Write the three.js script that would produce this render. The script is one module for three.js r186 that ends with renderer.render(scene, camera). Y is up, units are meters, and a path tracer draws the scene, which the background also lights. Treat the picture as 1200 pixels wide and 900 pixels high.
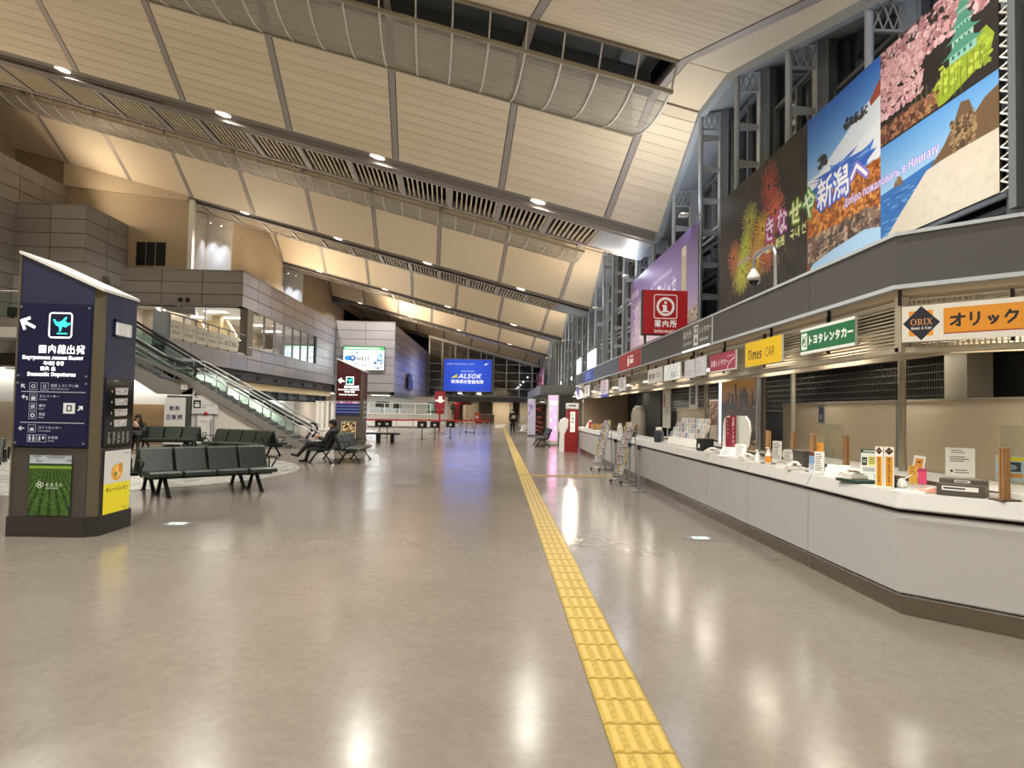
import * as THREE from 'three';
import { RoundedBoxGeometry } from 'three/addons/geometries/RoundedBoxGeometry.js';
import { mergeGeometries } from 'three/addons/utils/BufferGeometryUtils.js';
import { MarchingCubes } from 'three/addons/objects/MarchingCubes.js';
import { RectAreaLightUniformsLib } from 'three/addons/lights/RectAreaLightUniformsLib.js';

// ------------------------------------------------------------------ camera, sky, exposure, large lights
const scene = new THREE.Scene();
scene.background = new THREE.Color(0x020304);            // night outside the glass
const camera = new THREE.PerspectiveCamera(2 * Math.atan(450 / 800) * 180 / Math.PI, 4 / 3, 0.05, 300);
{ // hall axis seen 18 px left of and 31 px below the frame centre, the phone rolled about one degree
  const d = new THREE.Vector3(-18 / 800, -31 / 800, -1).normalize();
  const u = new THREE.Vector3(0.020, 1, 0); u.z = d.x * u.x + d.y * u.y; u.addScaledVector(d, -d.dot(u)).normalize();
  const x = d.clone().cross(u);
  const m = new THREE.Matrix4().set(x.x, x.y, x.z, 0, u.x, u.y, u.z, 0, -d.x, -d.y, -d.z, 0, 0, 0, 0, 1);
  camera.quaternion.setFromRotationMatrix(m);
  camera.position.set(0, 1.62, 0);
}
const renderer = new THREE.WebGLRenderer({ antialias: true });
renderer.toneMapping = THREE.LinearToneMapping;
renderer.toneMappingExposure = 1.16;
renderer.shadowMap.enabled = true;
RectAreaLightUniformsLib.init();

const WARM = 0xffe4c2, NEUTRAL = 0xfaf5ea, COOL = 0xe6f0ff;
const DOWN_I = 185, UP_I = 1.15, FLOOD_I = 50, TUBE_I = 15;
const areaLight = (color, intensity, w, h, pos, target) => {
  const l = new THREE.RectAreaLight(color, intensity, w, h);
  l.position.set(...pos); l.lookAt(...target); l.name = 'area_light'; scene.add(l); return l;
};
// floodlights on the counter roof: they wash the posters, the trusses and the roof edge
const FLOODS = [-7.4, -9.6, -11.8, -14, -17.6, -20, -22.4, -25, -31, -36, -42];
for (const z of FLOODS) areaLight(COOL, FLOOD_I, 0.5, 0.16, [3.9, 3.44, z], [5.3, 6.6, z]);
// floodlights clamped to the truss columns: they wash the white roof edge and the steel
const COLUMN_FLOODS = [-6.927, -17.993, -26.293, -34.593, -51.193, -67.793];
for (const z of COLUMN_FLOODS) { areaLight(z < -20 ? WARM : NEUTRAL, z < -20 ? 1250 : 1350, 0.2, 0.16, [4.9, 7.0, z], [-1.5, 11, z - 0.6]); areaLight(COOL, 170, 0.2, 0.12, [4.9, 7.05, z - 0.14], [5.9, 8.2, z - 3.2]); areaLight(COOL, 170, 0.2, 0.12, [4.9, 7.05, z + 0.14], [5.9, 8.2, z + 3.2]); }
// cove uplights on the wall ledges of the left side: they wash the cream roof
const UPLIGHTS = [[-24.2, 8.2, 1, 26], [-24.2, 8.2, -6, 26], [-24.2, 8.2, -13, 26], [-24.2, 8.2, -20, 22], [-24.2, 8.2, -27, 60], [-23, 11.95, -37.3, 36], [-16.6, 9.05, -43, 60], [-16.6, 9.05, -49, 60], [-16.6, 9.05, -55, 60], [-11, 9.2, -62, 90], [-11, 9.2, -70, 90], [-11, 9.2, -78, 90]];
for (const [x, y, z, i] of UPLIGHTS) areaLight(WARM, UP_I * i, 0.5, 2.2, [x, y + 0.22, z], [x + 9, y + 6, z]);
// strokes of the Japanese and Korean characters on a 20 x 20 grid: character, then strokes parted by slashes
const GLYPH = {};
for (const row of `
レ:5,2 5,17 16,9
ン:3,4 8,8/4,17 10,15 17,6
タ:8,2 3,10/7,5 16,5 13,12 6,18/7,9 13,13
カ:3,6 17,6 16,17 12,16/9,2 9,7 7,12 3,17
ー:2,10 18,10
ト:7,2 7,18/7,8 15,12
ヨ:4,4 15,4 15,17/5,10 15,10/4,16 15,16
オ:2,6 18,6/12,2 12,18 9,17/12,6 8,12 2,16
リ:5,2 5,11/14,2 14,10 12,15 8,18
ッ:5,9 7,13/9,8 11,12/15,9 13,14 8,18
ク:8,2 3,10/7,5 16,5 13,12 6,18
ス:4,4 16,4 12,11 3,18/11,12 17,18
ア:3,4 17,4 15,8 12,10/10,7 9,13 5,18
日:5,2 5,18/5,2 15,2 15,18/5,10 15,10/5,17 15,17
産:10,1 10,3/3,3 17,3/7,4 8,6/13,4 12,6/3,7 17,7/3,7 3,13 1,18/7,9 5,12/6,11 16,11/11,8 11,18/7,14 15,14/4,18 18,18
キ:3,6 16,4/2,12 18,10/8,2 12,18
モ:4,4 16,4/3,10 17,10/9,4 9,16 17,16
国:3,3 3,18/3,3 17,3 17,18/3,17 17,17/6,6 14,6/6,10 14,10/6,14 14,14/10,6 10,14/12,11 13,13
内:3,5 3,18/3,5 17,5 17,18 15,17/10,1 10,7/10,7 6,13/10,7 14,14
線:7,1 3,5 6,6/8,4 3,10 8,9/5,10 5,19/3,13 2,17/8,13 9,16/14,1 13,3/11,3 11,9 18,9 18,3 11,3/11,6 18,6/15,9 15,19 13,18/11,12 14,12 10,18/18,11 15,13 19,18
出:10,1 10,18/4,4 4,9 16,9 16,4/2,11 2,18 18,18 18,11
発:3,3 8,3 2,10/4,6 6,8/12,1 18,8/17,2 14,4/19,5 16,7/5,9 15,9/3,13 17,13/8,9 8,14 3,19/13,9 13,18 18,18 18,15
案:10,0 10,2/3,5 3,2 17,2 17,5/3,7 17,7/9,3 6,9 15,11/13,5 11,9 4,11/2,13 18,13/10,11 10,19/10,13 3,18/10,13 17,18
所:2,2 9,2/3,5 9,5 9,9 3,9/3,5 3,12 1,18/17,1 12,3 12,11 9,18/12,8 19,8/16,8 16,19
新:5,0 5,3/1,3 10,3/3,4 4,7/8,4 7,7/1,7 10,7/1,11 10,11/5,7 5,19/5,11 1,16/6,12 9,15/18,1 13,3 13,11 10,18/13,8 20,8/17,8 17,19
潟:2,2 4,4/1,7 3,9/1,18 4,12/9,1 6,3 6,8/6,5 10,5/6,8 17,8/13,2 17,2 17,8/14,5 17,5/8,8 6,13/7,11 18,11 18,18 16,19/8,15 7,18/11,15 11,17/14,15 14,17
綜:7,1 3,5 6,6/8,4 3,10 8,9/5,10 5,19/3,13 2,17/14,0 14,2/9,5 9,3 19,3 19,5/11,7 17,7/9,10 19,10/14,10 14,19/11,13 9,17/17,13 19,17
合:10,1 1,8/10,1 19,8/6,8 14,8/4,11 4,18 16,18 16,11 4,11
警:1,3 10,3/3,1 3,5/7,1 7,5/3,6 9,6 9,10 3,9/13,1 11,4/12,3 19,3/17,3 11,10/13,5 19,10/2,12 18,12/4,14 16,14/5,16 15,16 15,19 5,19 5,16
備:5,1 1,9/4,6 4,19/7,4 19,4/11,1 11,6/15,1 15,6/8,8 8,13 6,19/8,8 19,8/10,11 10,19/10,11 18,11 18,19/14,11 14,19/10,15 18,15
保:5,1 1,9/4,6 4,19/9,2 9,8 17,8 17,2 9,2/7,12 19,12/13,8 13,19/13,12 8,18/13,12 18,18
障:2,1 2,19/2,1 6,1 4,7 7,11 4,13/13,0 13,2/9,2 18,2/11,3 12,6/16,3 15,6/8,6 19,6/10,8 10,13 17,13 17,8 10,8/10,10 17,10/8,16 19,16/13,13 13,19
き:4,5 16,4/4,9 16,8/8,1 14,13/5,13 6,17 14,18
な:2,5 10,5/7,1 3,12/13,4 17,7/13,8 13,15 9,18 6,15 10,13 17,17
せ:1,8 18,7/13,2 13,12 10,12/6,3 6,16 15,17
や:2,9 13,5 17,8 15,12 10,12/9,1 11,4/5,4 11,19
へ:1,12 7,6 18,15
朱:6,2 3,8/5,6 16,6/1,11 19,11/10,1 10,19/10,11 2,18/10,11 18,18
鷺:1,2 9,2/3,0 3,4/7,0 7,4/2,5 8,5 8,9 2,9 2,5/13,1 11,4/11,4 19,4/12,6 18,10/18,6 12,10/5,11 5,16 17,16/5,11 15,11 15,14 5,14/4,18 4,19/8,17 8,19/12,17 12,19/17,16 16,19
メ:15,2 4,18/5,7 15,15
セ:1,9 17,6 13,12/7,2 7,16 16,17
飲:5,1 1,6/5,1 9,5/3,7 8,7 8,13 3,13 3,7/3,10 8,10/3,13 3,18 8,16/12,2 10,8/11,6 18,6 17,9/14,6 14,10 9,19/14,11 19,19
料:5,1 5,19/1,8 9,8/2,3 3,6/8,2 7,6/5,9 1,15/5,9 9,14/12,3 14,5/11,8 13,10/10,14 19,12/16,1 16,19
自:10,0 8,3/4,3 4,19 16,19 16,3 4,3/4,8 16,8/4,13 16,13
販:2,2 2,13 7,13 7,2 2,2/2,6 7,6/2,9 7,9/3,14 1,18/6,14 8,18/10,3 19,2/10,3 10,10 8,19/11,8 17,8 10,19/12,9 19,19
機:4,1 4,19/1,6 8,6/4,7 1,13/5,8 7,11/11,1 9,5 12,5 9,9/17,1 15,5 18,5 16,9/8,11 19,11/13,1 15,14 19,18/10,11 8,18
エ:3,4 17,4/10,4 10,16/2,16 18,16
ベ:1,12 7,6 17,15/13,3 14,5/16,2 17,4
コ:3,4 16,4 16,16/3,16 17,16
イ:15,1 2,11/10,6 10,19
ロ:4,4 4,17 16,17 16,4 4,4
ラ:4,2 15,2/3,7 17,7 14,13 7,19
ウ:10,1 10,4/3,9 3,4 17,4 15,11 8,18
売:10,0 10,7/3,3 17,3/5,7 15,7/2,12 2,10 18,10 18,12/7,12 3,19/12,12 12,18 18,18
店:10,0 10,3/3,3 18,3/3,3 3,11 1,19/11,5 11,12/11,8 17,8/7,12 7,19 16,19 16,12 7,12
街:4,1 1,5/5,6 1,11/3,9 3,19/6,5 13,5/9,2 9,9/6,9 13,9/6,13 13,13/9,10 9,17/6,17 13,16/14,3 19,3/14,8 20,8/17,8 17,19
銀:5,1 1,7/5,1 9,6/3,8 8,8/1,12 9,12/5,8 5,18/1,18 9,17/11,2 17,2 17,10 11,10/11,6 17,6/11,2 11,18 14,16/13,11 19,18
行:6,1 1,6/6,6 1,12/4,10 4,19/9,4 18,4/8,9 19,9/15,9 15,19
お:2,6 11,5/6,1 6,17 2,14 8,11 15,11 16,16 10,18/14,3 18,6
手:15,1 5,3/4,7 16,7/1,11 19,11/10,3 10,19 7,18
洗:2,2 4,4/1,7 3,9/1,18 4,12/9,2 7,6/8,5 18,5/13,1 13,10/6,10 19,10/11,10 7,19/15,10 15,18 19,18
국:5,2 15,2 15,7/2,10 18,10/10,10 10,13/5,13 15,13 15,19
내:3,2 3,14 10,13/13,1 13,18/18,1 18,19/13,9 18,9
선:6,1 2,10/6,3 10,9/16,1 16,12/11,6 16,6/5,12 5,18 16,18
출:10,0 10,2/4,3 16,3/10,3 5,7/10,3 15,7/2,9 18,9/10,9 10,11/5,12 15,12 15,15 5,15 5,18 15,18
발:3,1 3,9 10,9 10,1/3,5 10,5/15,0 15,10/15,5 19,5/5,12 15,12 15,15 5,15 5,18 15,18
空:10,0 10,2/2,5 2,2 18,2 18,5/7,4 3,9/12,4 12,8 17,8/4,11 16,11/10,11 10,18/2,18 18,18
中:3,5 3,13 17,13 17,5 3,5/10,1 10,19
高:10,0 10,2/2,3 18,3/6,5 6,8 14,8 14,5 6,5/3,19 3,10 17,10 17,19/7,13 7,17 13,17 13,13 7,13
速:2,2 4,5/1,9 4,9 4,15 1,18/4,16 8,19 19,19/7,4 19,4/9,7 9,10 17,10 17,7 9,7/13,1 13,16/13,10 8,15/13,10 18,15
バ:7,4 2,16/11,4 18,15/14,2 15,4/17,1 18,3
入:8,2 11,4 18,18/11,5 2,18
`.trim().split('\n')) { const [ch, s] = row.split(':'); GLYPH[ch] = s.split('/').map((k) => k.split(' ').map((p) => p.split(',').map(Number))); }
// ------------------------------------------------------------------ helpers
let seed = 7;
const rnd = () => { seed = (seed * 1664525 + 1013904223) >>> 0; return seed / 4294967296; };
const rr = (a, b) => a + (b - a) * rnd();
const V = (x, y, z) => new THREE.Vector3(x, y, z);
const TAU = Math.PI * 2;
const taken = {};
const numbered = (n) => { const k = taken[n] = (taken[n] ?? -1) + 1; return k ? n + '_' + String(k).padStart(3, '0') : n; };
const mat = (c, r = 0.6, m = 0, extra = {}) => new THREE.MeshStandardMaterial({ color: c, roughness: r, metalness: m, ...extra });
function plain(g) { const o = g.index ? g.toNonIndexed() : g; for (const k of Object.keys(o.attributes)) if (!['position', 'normal', 'uv'].includes(k)) o.deleteAttribute(k); o.clearGroups(); return o; }
const mg = (list) => list.length === 1 ? list[0] : mergeGeometries(list.map(plain));
const box = (w, h, d, x = 0, y = 0, z = 0, ry = 0) => { const g = new THREE.BoxGeometry(w, h, d); if (ry) g.rotateY(ry); return g.translate(x, y, z); };
const rbox = (w, h, d, r, x = 0, y = 0, z = 0) => new RoundedBoxGeometry(w, h, d, 2, r).translate(x, y, z);
const bb = (x0, x1, y0, y1, z0, z1) => box(Math.abs(x1 - x0), Math.abs(y1 - y0), Math.abs(z1 - z0), (x0 + x1) / 2, (y0 + y1) / 2, (z0 + z1) / 2);
const cyl = (r, h, x = 0, y = 0, z = 0, seg = 14, r2 = r) => new THREE.CylinderGeometry(r2, r, h, seg).translate(x, y + h / 2, z);
function orient(g, p, q) {
  const dir = q.clone().sub(p), l = dir.length(); g.applyQuaternion(new THREE.Quaternion().setFromUnitVectors(V(0, 1, 0), dir.normalize()));
  return g.translate((p.x + q.x) / 2, (p.y + q.y) / 2, (p.z + q.z) / 2);
}
const rod = (p, q, r, seg = 8, r2 = r) => orient(new THREE.CylinderGeometry(r2, r, p.distanceTo(q), seg), p, q);
const beam = (p, q, w, d) => orient(new THREE.BoxGeometry(w, p.distanceTo(q), d), p, q);
const tube = (pts, r, seg = 24, rs = 6, closed = false) => new THREE.TubeGeometry(new THREE.CatmullRomCurve3(pts, closed, 'catmullrom', 0.15), seg, r, rs, closed);
function slab(a, b, c, d, off) { // closed plate over the quad a b c d (seen counter-clockwise), thickened by the vector off
  const t = [a, b, c, d], u = t.map((p) => p.clone().add(off)), P = [], UV = [];
  const w = a.distanceTo(b), h = b.distanceTo(c);
  const quad = (p0, p1, p2, p3, ww, hh) => { P.push(p0, p1, p2, p0, p2, p3); UV.push(0, 0, ww, 0, ww, hh, 0, 0, ww, hh, 0, hh); };
  quad(a, b, c, d, w, h); quad(u[3], u[2], u[1], u[0], w, h);
  for (let i = 0; i < 4; i++) { const j = (i + 1) % 4; quad(t[j], t[i], u[i], u[j], t[i].distanceTo(t[j]), off.length()); }
  const g = new THREE.BufferGeometry();
  g.setAttribute('position', new THREE.Float32BufferAttribute(P.flatMap((p) => [p.x, p.y, p.z]), 3));
  g.setAttribute('uv', new THREE.Float32BufferAttribute(UV, 2));
  const n = b.clone().sub(a).cross(c.clone().sub(a));
  if (n.dot(off) > 0) { const ar = g.attributes.position.array; for (let i = 0; i < ar.length; i += 9) for (let k = 0; k < 3; k++) { const s = ar[i + 3 + k]; ar[i + 3 + k] = ar[i + 6 + k]; ar[i + 6 + k] = s; }
    const uv = g.attributes.uv.array; for (let i = 0; i < uv.length; i += 6) for (let k = 0; k < 2; k++) { const s = uv[i + 2 + k]; uv[i + 2 + k] = uv[i + 4 + k]; uv[i + 4 + k] = s; } }
  g.computeVertexNormals(); return g;
}
function prism(pts, depth, bevel = 0) { // outline in x y, extruded along +z
  const s = new THREE.Shape(pts.map(([x, y]) => new THREE.Vector2(x, y)));
  return new THREE.ExtrudeGeometry(s, { depth, bevelEnabled: bevel > 0, bevelSize: bevel, bevelThickness: bevel, bevelSegments: 2, curveSegments: 16 });
}
const prismX = (pts, x0, x1) => prism(pts.map(([z, y]) => [-z, y]), x1 - x0).rotateY(Math.PI / 2).translate(x0, 0, 0); // outline in z y, along x
const lathe = (pts, seg = 18) => new THREE.LatheGeometry(pts.map(([x, y]) => new THREE.Vector2(x, y)), seg);
function metricUV(g, s = 1) { // uv in metres by the way each face points
  const p = g.attributes.position, n = g.attributes.normal, uv = new Float32Array(p.count * 2);
  for (let i = 0; i < p.count; i++) {
    const ax = Math.abs(n.getX(i)), ay = Math.abs(n.getY(i)), az = Math.abs(n.getZ(i));
    const [a, b] = ay >= ax && ay >= az ? [p.getX(i), p.getZ(i)] : ax >= az ? [p.getZ(i), p.getY(i)] : [p.getX(i), p.getY(i)];
    uv[2 * i] = a * s; uv[2 * i + 1] = b * s;
  }
  g.setAttribute('uv', new THREE.BufferAttribute(uv, 2)); return g;
}
function obj(name, geos, m, parent = scene) {
  const o = new THREE.Mesh(Array.isArray(geos) ? mg(geos) : geos, m);
  o.name = parent === scene ? numbered(name) : name; o.castShadow = o.receiveShadow = true; parent.add(o); return o;
}
function tag(o, label, category, group) { o.userData = { label, category }; if (group) o.userData.group = group; return o; }
function thing(name, label, category, [x, y, z] = [0, 0, 0], ry = 0, group) {
  const o = new THREE.Group(); o.name = numbered(name); o.position.set(x, y, z); o.rotation.y = ry; scene.add(o); return tag(o, label, category, group);
}
const struct = (name, geos, m) => { const o = obj(name, geos, m); o.userData.kind = 'structure'; return o; };
const shell = (name) => { const o = new THREE.Group(); o.name = numbered(name); o.userData.kind = 'structure'; scene.add(o); return o; };
const stuff = (o) => { o.userData.kind = 'stuff'; return o; };
function copy(src, pos, ry, label, group) {
  const o = src.clone(); o.name = numbered(src.name.replace(/_\d{3}$/, '')); o.position.set(...pos); o.rotation.y = ry; scene.add(o);
  o.userData = { ...src.userData }; if (label) o.userData.label = label; if (group) o.userData.group = group; return o;
}
// ------------------------------------------------------------------ lettering and prints
function canvas(w, h, draw, bg) {
  const c = document.createElement('canvas'); c.width = w; c.height = h; const x = c.getContext('2d');
  if (bg) { x.fillStyle = bg; x.fillRect(0, 0, w, h); } draw(x, w, h); return c;
}
const texOf = (c) => { const t = new THREE.CanvasTexture(c); t.colorSpace = THREE.SRGBColorSpace; t.anisotropy = 8; return t; };
const tex = (w, h, draw, bg) => texOf(canvas(w, h, draw, bg));
function textWidth(x, s, size, ls = 0) { let w = 0; for (const ch of s) w += (GLYPH[ch] ? size : x.measureText(ch).width) + ls; return w - ls; }
// draws a line of mixed lettering: strokes for Japanese and Korean, fonts for the rest; y is the middle of the line
function say(x, s, px, py, size, color, { bold = 0.1, align = 'left', font = 'bold', ls = 0, sx = 1, face = 'sans-serif', vertical = false } = {}) {
  x.save(); x.font = `${font} ${size}px ${face}`; x.fillStyle = x.strokeStyle = color; x.lineCap = x.lineJoin = 'round'; x.lineWidth = size * bold; x.textBaseline = 'middle';
  const w = vertical ? 0 : textWidth(x, s, size, ls) * sx;
  x.translate(px - (align === 'center' ? w / 2 : align === 'right' ? w : 0), py); x.scale(sx, 1);
  for (const ch of s) {
    const g = GLYPH[ch];
    if (g) {
      x.beginPath();
      for (const st of g) st.forEach(([gx, gy], i) => {
        const a = gx / 20 * size * 0.94 + size * 0.03, b = (gy / 20 - 0.5) * size * 0.94;
        const [u, v] = vertical && ch === 'ー' ? [size / 2 - b, a - size / 2] : [a, b];
        i ? x.lineTo(u, v) : x.moveTo(u, v);
      });
      x.stroke();
    } else x.fillText(ch, 0, 0);
    if (vertical) x.translate(0, size + ls); else x.translate((g ? size : x.measureText(ch).width) + ls, 0);
  }
  x.restore();
}
const blob = (x, cx, cy, rx, ry, c) => { x.fillStyle = c; x.beginPath(); x.ellipse(cx, cy, rx, ry, 0, 0, TAU); x.fill(); };
const rect = (x, a, b, w, h, c) => { x.fillStyle = c; x.fillRect(a, b, w, h); };
const poly = (x, pts, c) => { x.fillStyle = c; x.beginPath(); pts.forEach(([a, b], i) => i ? x.lineTo(a, b) : x.moveTo(a, b)); x.closePath(); x.fill(); };
const lines = (x, a, b, w, h, n, c, t = 0.4) => { for (let i = 0; i < n; i++) rect(x, a, b + h * i / n, w * rr(0.6, 1), h / n * t, c); };
// a printed plate: front face carries the print, edges and back the edge colour; glow > 0 makes the print a lit screen
function printed(t, { rough = 0.5, glow = 0, glowMap = null, edge = 0xb8b8b4, coat = 0 } = {}) {
  const f = new THREE.MeshPhysicalMaterial({ map: t, roughness: rough, clearcoat: coat, clearcoatRoughness: 0.1 });
  if (glow) { f.emissive = new THREE.Color(0xffffff); f.emissiveMap = glowMap ?? t; f.emissiveIntensity = glow; }
  const e = mat(edge, 0.6); return [e, e, e, e, f, e];
}
function plate(name, w, h, d, mats, [x, y, z], ry = 0, parent = scene) {
  const o = new THREE.Mesh(new THREE.BoxGeometry(w, h, d), mats); o.name = parent === scene ? numbered(name) : name;
  o.position.set(x, y, z); o.rotation.y = ry; o.castShadow = o.receiveShadow = true; parent.add(o); return o;
}
const HALL = -Math.PI / 2;                    // faces the hall from the right-hand side
const BEND = Math.atan2(-0.743, 0.669);       // faces the hall from the bent end of the counter
// noise textures
function noiseTex(n, fn, srgb = false) {
  const a = new Uint8Array(n * n * 4);
  for (let j = 0; j < n; j++) for (let i = 0; i < n; i++) { const c = fn(i / n, j / n, i, j); const o = (j * n + i) * 4; for (let k = 0; k < 3; k++) a[o + k] = Math.max(0, Math.min(255, Array.isArray(c) ? c[k] : c)); a[o + 3] = 255; }
  const t = new THREE.DataTexture(a, n, n); t.wrapS = t.wrapT = THREE.RepeatWrapping; t.magFilter = THREE.LinearFilter; t.minFilter = THREE.LinearMipmapLinearFilter; t.generateMipmaps = true; if (srgb) t.colorSpace = THREE.SRGBColorSpace; t.needsUpdate = true; return t;
}
function valueNoise(cells, sd) { // tileable
  const g = []; let s = sd; for (let i = 0; i < cells * cells; i++) { s = (s * 1664525 + 1013904223) >>> 0; g.push(s / 4294967296); }
  const sm = (t) => t * t * (3 - 2 * t);
  return (u, v) => { const x = u * cells, y = v * cells, i = Math.floor(x), j = Math.floor(y), a = sm(x - i), b = sm(y - j), q = (p, r) => g[((r % cells + cells) % cells) * cells + (p % cells + cells) % cells];
    return (q(i, j) * (1 - a) + q(i + 1, j) * a) * (1 - b) + (q(i, j + 1) * (1 - a) + q(i + 1, j + 1) * a) * b; };
}
const n4 = valueNoise(4, 3), n8 = valueNoise(8, 11), n16 = valueNoise(16, 5), n32 = valueNoise(32, 9), n64 = valueNoise(64, 21), n128 = valueNoise(128, 31);
const M = {
  cream: mat(0xe9dcc4, 0.6), creamB: mat(0xe6d8bf, 0.6), creamC: mat(0xecdfc8, 0.6),
  seam: mat(0xaaa4a2, 0.5, 0.2), soffit: mat(0x8b857e, 0.55), eave: mat(0xa8b2bc, 0.45, 0.1), black: mat(0x0b0b0c, 0.7), dark: mat(0x1b1a1a, 0.7),
  slat: mat(0xddd2bb, 0.5), steel: mat(0xb4bbc2, 0.45, 0.1), steelDark: mat(0x74787c, 0.45, 0.2), chrome: mat(0xb8bbbd, 0.22, 0.95), rail: mat(0xa9adb0, 0.3, 0.85),
  tileA: mat(0x8f8c88, 0.5), tileB: mat(0x8a8783, 0.5), tileC: mat(0x94918d, 0.5), beige: mat(0xc6b8a0, 0.7), beigeDark: mat(0xb3a48c, 0.7), white: mat(0xe6e6e2, 0.6), offwhite: mat(0xd2d0ca, 0.6),
  panelA: mat(0x9c9aa0, 0.38, 0.15), panelB: mat(0x9694a0, 0.38, 0.15), panelC: mat(0xa09ca2, 0.38, 0.15), joint: mat(0x2c2b2b, 0.8),
  fascia: mat(0x49474a, 0.5), fasciaBlue: mat(0x4c5360, 0.5), beigeMetal: mat(0xa39b88, 0.45, 0.2), counter: mat(0xa8a8a7, 0.4), counterTop: mat(0xb6b6b4, 0.35), kick: mat(0x857c70, 0.24, 0.85),
  wood: mat(0xa97f52, 0.55), woodDark: mat(0x5a4634, 0.5), leather: mat(0x26302b, 0.36), blackMetal: mat(0x17181a, 0.35, 0.5), rubber: mat(0x141414, 0.8),
  red: mat(0x8e1f22, 0.4), redBright: mat(0xb3262b, 0.5), navy: mat(0x202545, 0.4), navyDark: mat(0x151a36, 0.35), greyBody: mat(0x45423f, 0.45, 0.2), yellow: mat(0xc9a436, 0.6), green: mat(0x1c3b2c, 0.5), phone: mat(0xd8d6cf, 0.35), paper: mat(0xe3e2dd, 0.7), orange: mat(0xd28a2a, 0.6), pink: mat(0xe04a7a, 0.6),
};
M.glassDark = new THREE.MeshPhysicalMaterial({ color: 0xffffff, transmission: 1, thickness: 0, roughness: 0.02, ior: 1.5 });
M.acrylic = new THREE.MeshPhysicalMaterial({ color: 0xf4f8f6, transmission: 1, thickness: 0, roughness: 0.03, ior: 1.45 });
M.glassGreen = new THREE.MeshPhysicalMaterial({ color: 0xeaf2ef, transmission: 1, thickness: 0, roughness: 0.04, ior: 1.5 });
M.screen = mat(0xc0bcb2, 0.5, 0.1, { transparent: true, opacity: 0.38 });
M.lamp = mat(0xffffff, 0.4, 0, { emissive: 0xfff4e4, emissiveIntensity: 4 });
M.tubeLamp = mat(0xffffff, 0.4, 0, { emissive: 0xffeed6, emissiveIntensity: 9 });
M.panelLamp = mat(0xffffff, 0.4, 0, { emissive: 0xfff6ea, emissiveIntensity: 3 });
// ------------------------------------------------------------------ floor
{
  const col = noiseTex(512, (u, v, i, j) => { const n = (n4(u, v) - 0.5) * 7 + (n16(u, v) - 0.5) * 5 + (n128(u, v) - 0.5) * 7 + (rnd() - 0.5) * 6; const q = j < 1 ? -5 : 0; return [121 + n + q, 114 + n + q, 105 + n + q]; }, true);
  col.repeat.set(1 / 6, 1 / 6);
  const rough = noiseTex(256, (u, v) => 36 + n8(u, v) * 14 + n32(u, v) * 10 + n64(u, v) * 8); rough.repeat.set(1 / 5, 1 / 5);
  const bump = noiseTex(512, (u, v, i, j) => 128 + (n4(u, v) - 0.5) * 70 + (n16(u, v) - 0.5) * 18 + (n32(u, v) - 0.5) * 3); bump.repeat.set(1 / 3, 1 / 3);
  M.floor = new THREE.MeshPhysicalMaterial({ map: col, roughness: 1, roughnessMap: rough, bumpMap: bump, bumpScale: 0.0012, clearcoat: 0.0, ior: 1.55 });
  const f = shell('floor');
  obj('floor_slab', metricUV(bb(-30, 7, -0.3, 0, -102, 8)), M.floor, f);
  const tz = noiseTex(256, (u, v) => { const n = n32(u, v) * 40 + n128(u, v) * 50 + (n8(u, v) > 0.62 ? -26 : 0) + rnd() * 20; return [150 + n, 150 + n, 146 + n]; }, true); tz.repeat.set(1 / 3, 1 / 3);
  M.terrazzo = mat(0xdededa, 0.16, 0, { map: tz, roughness: 0.2 });
  obj('terrazzo_circle', metricUV(new THREE.CylinderGeometry(5.3, 5.3, 0.006, 96).translate(-10.3, 0.003, -16.9)), M.terrazzo, f);
}
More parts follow.
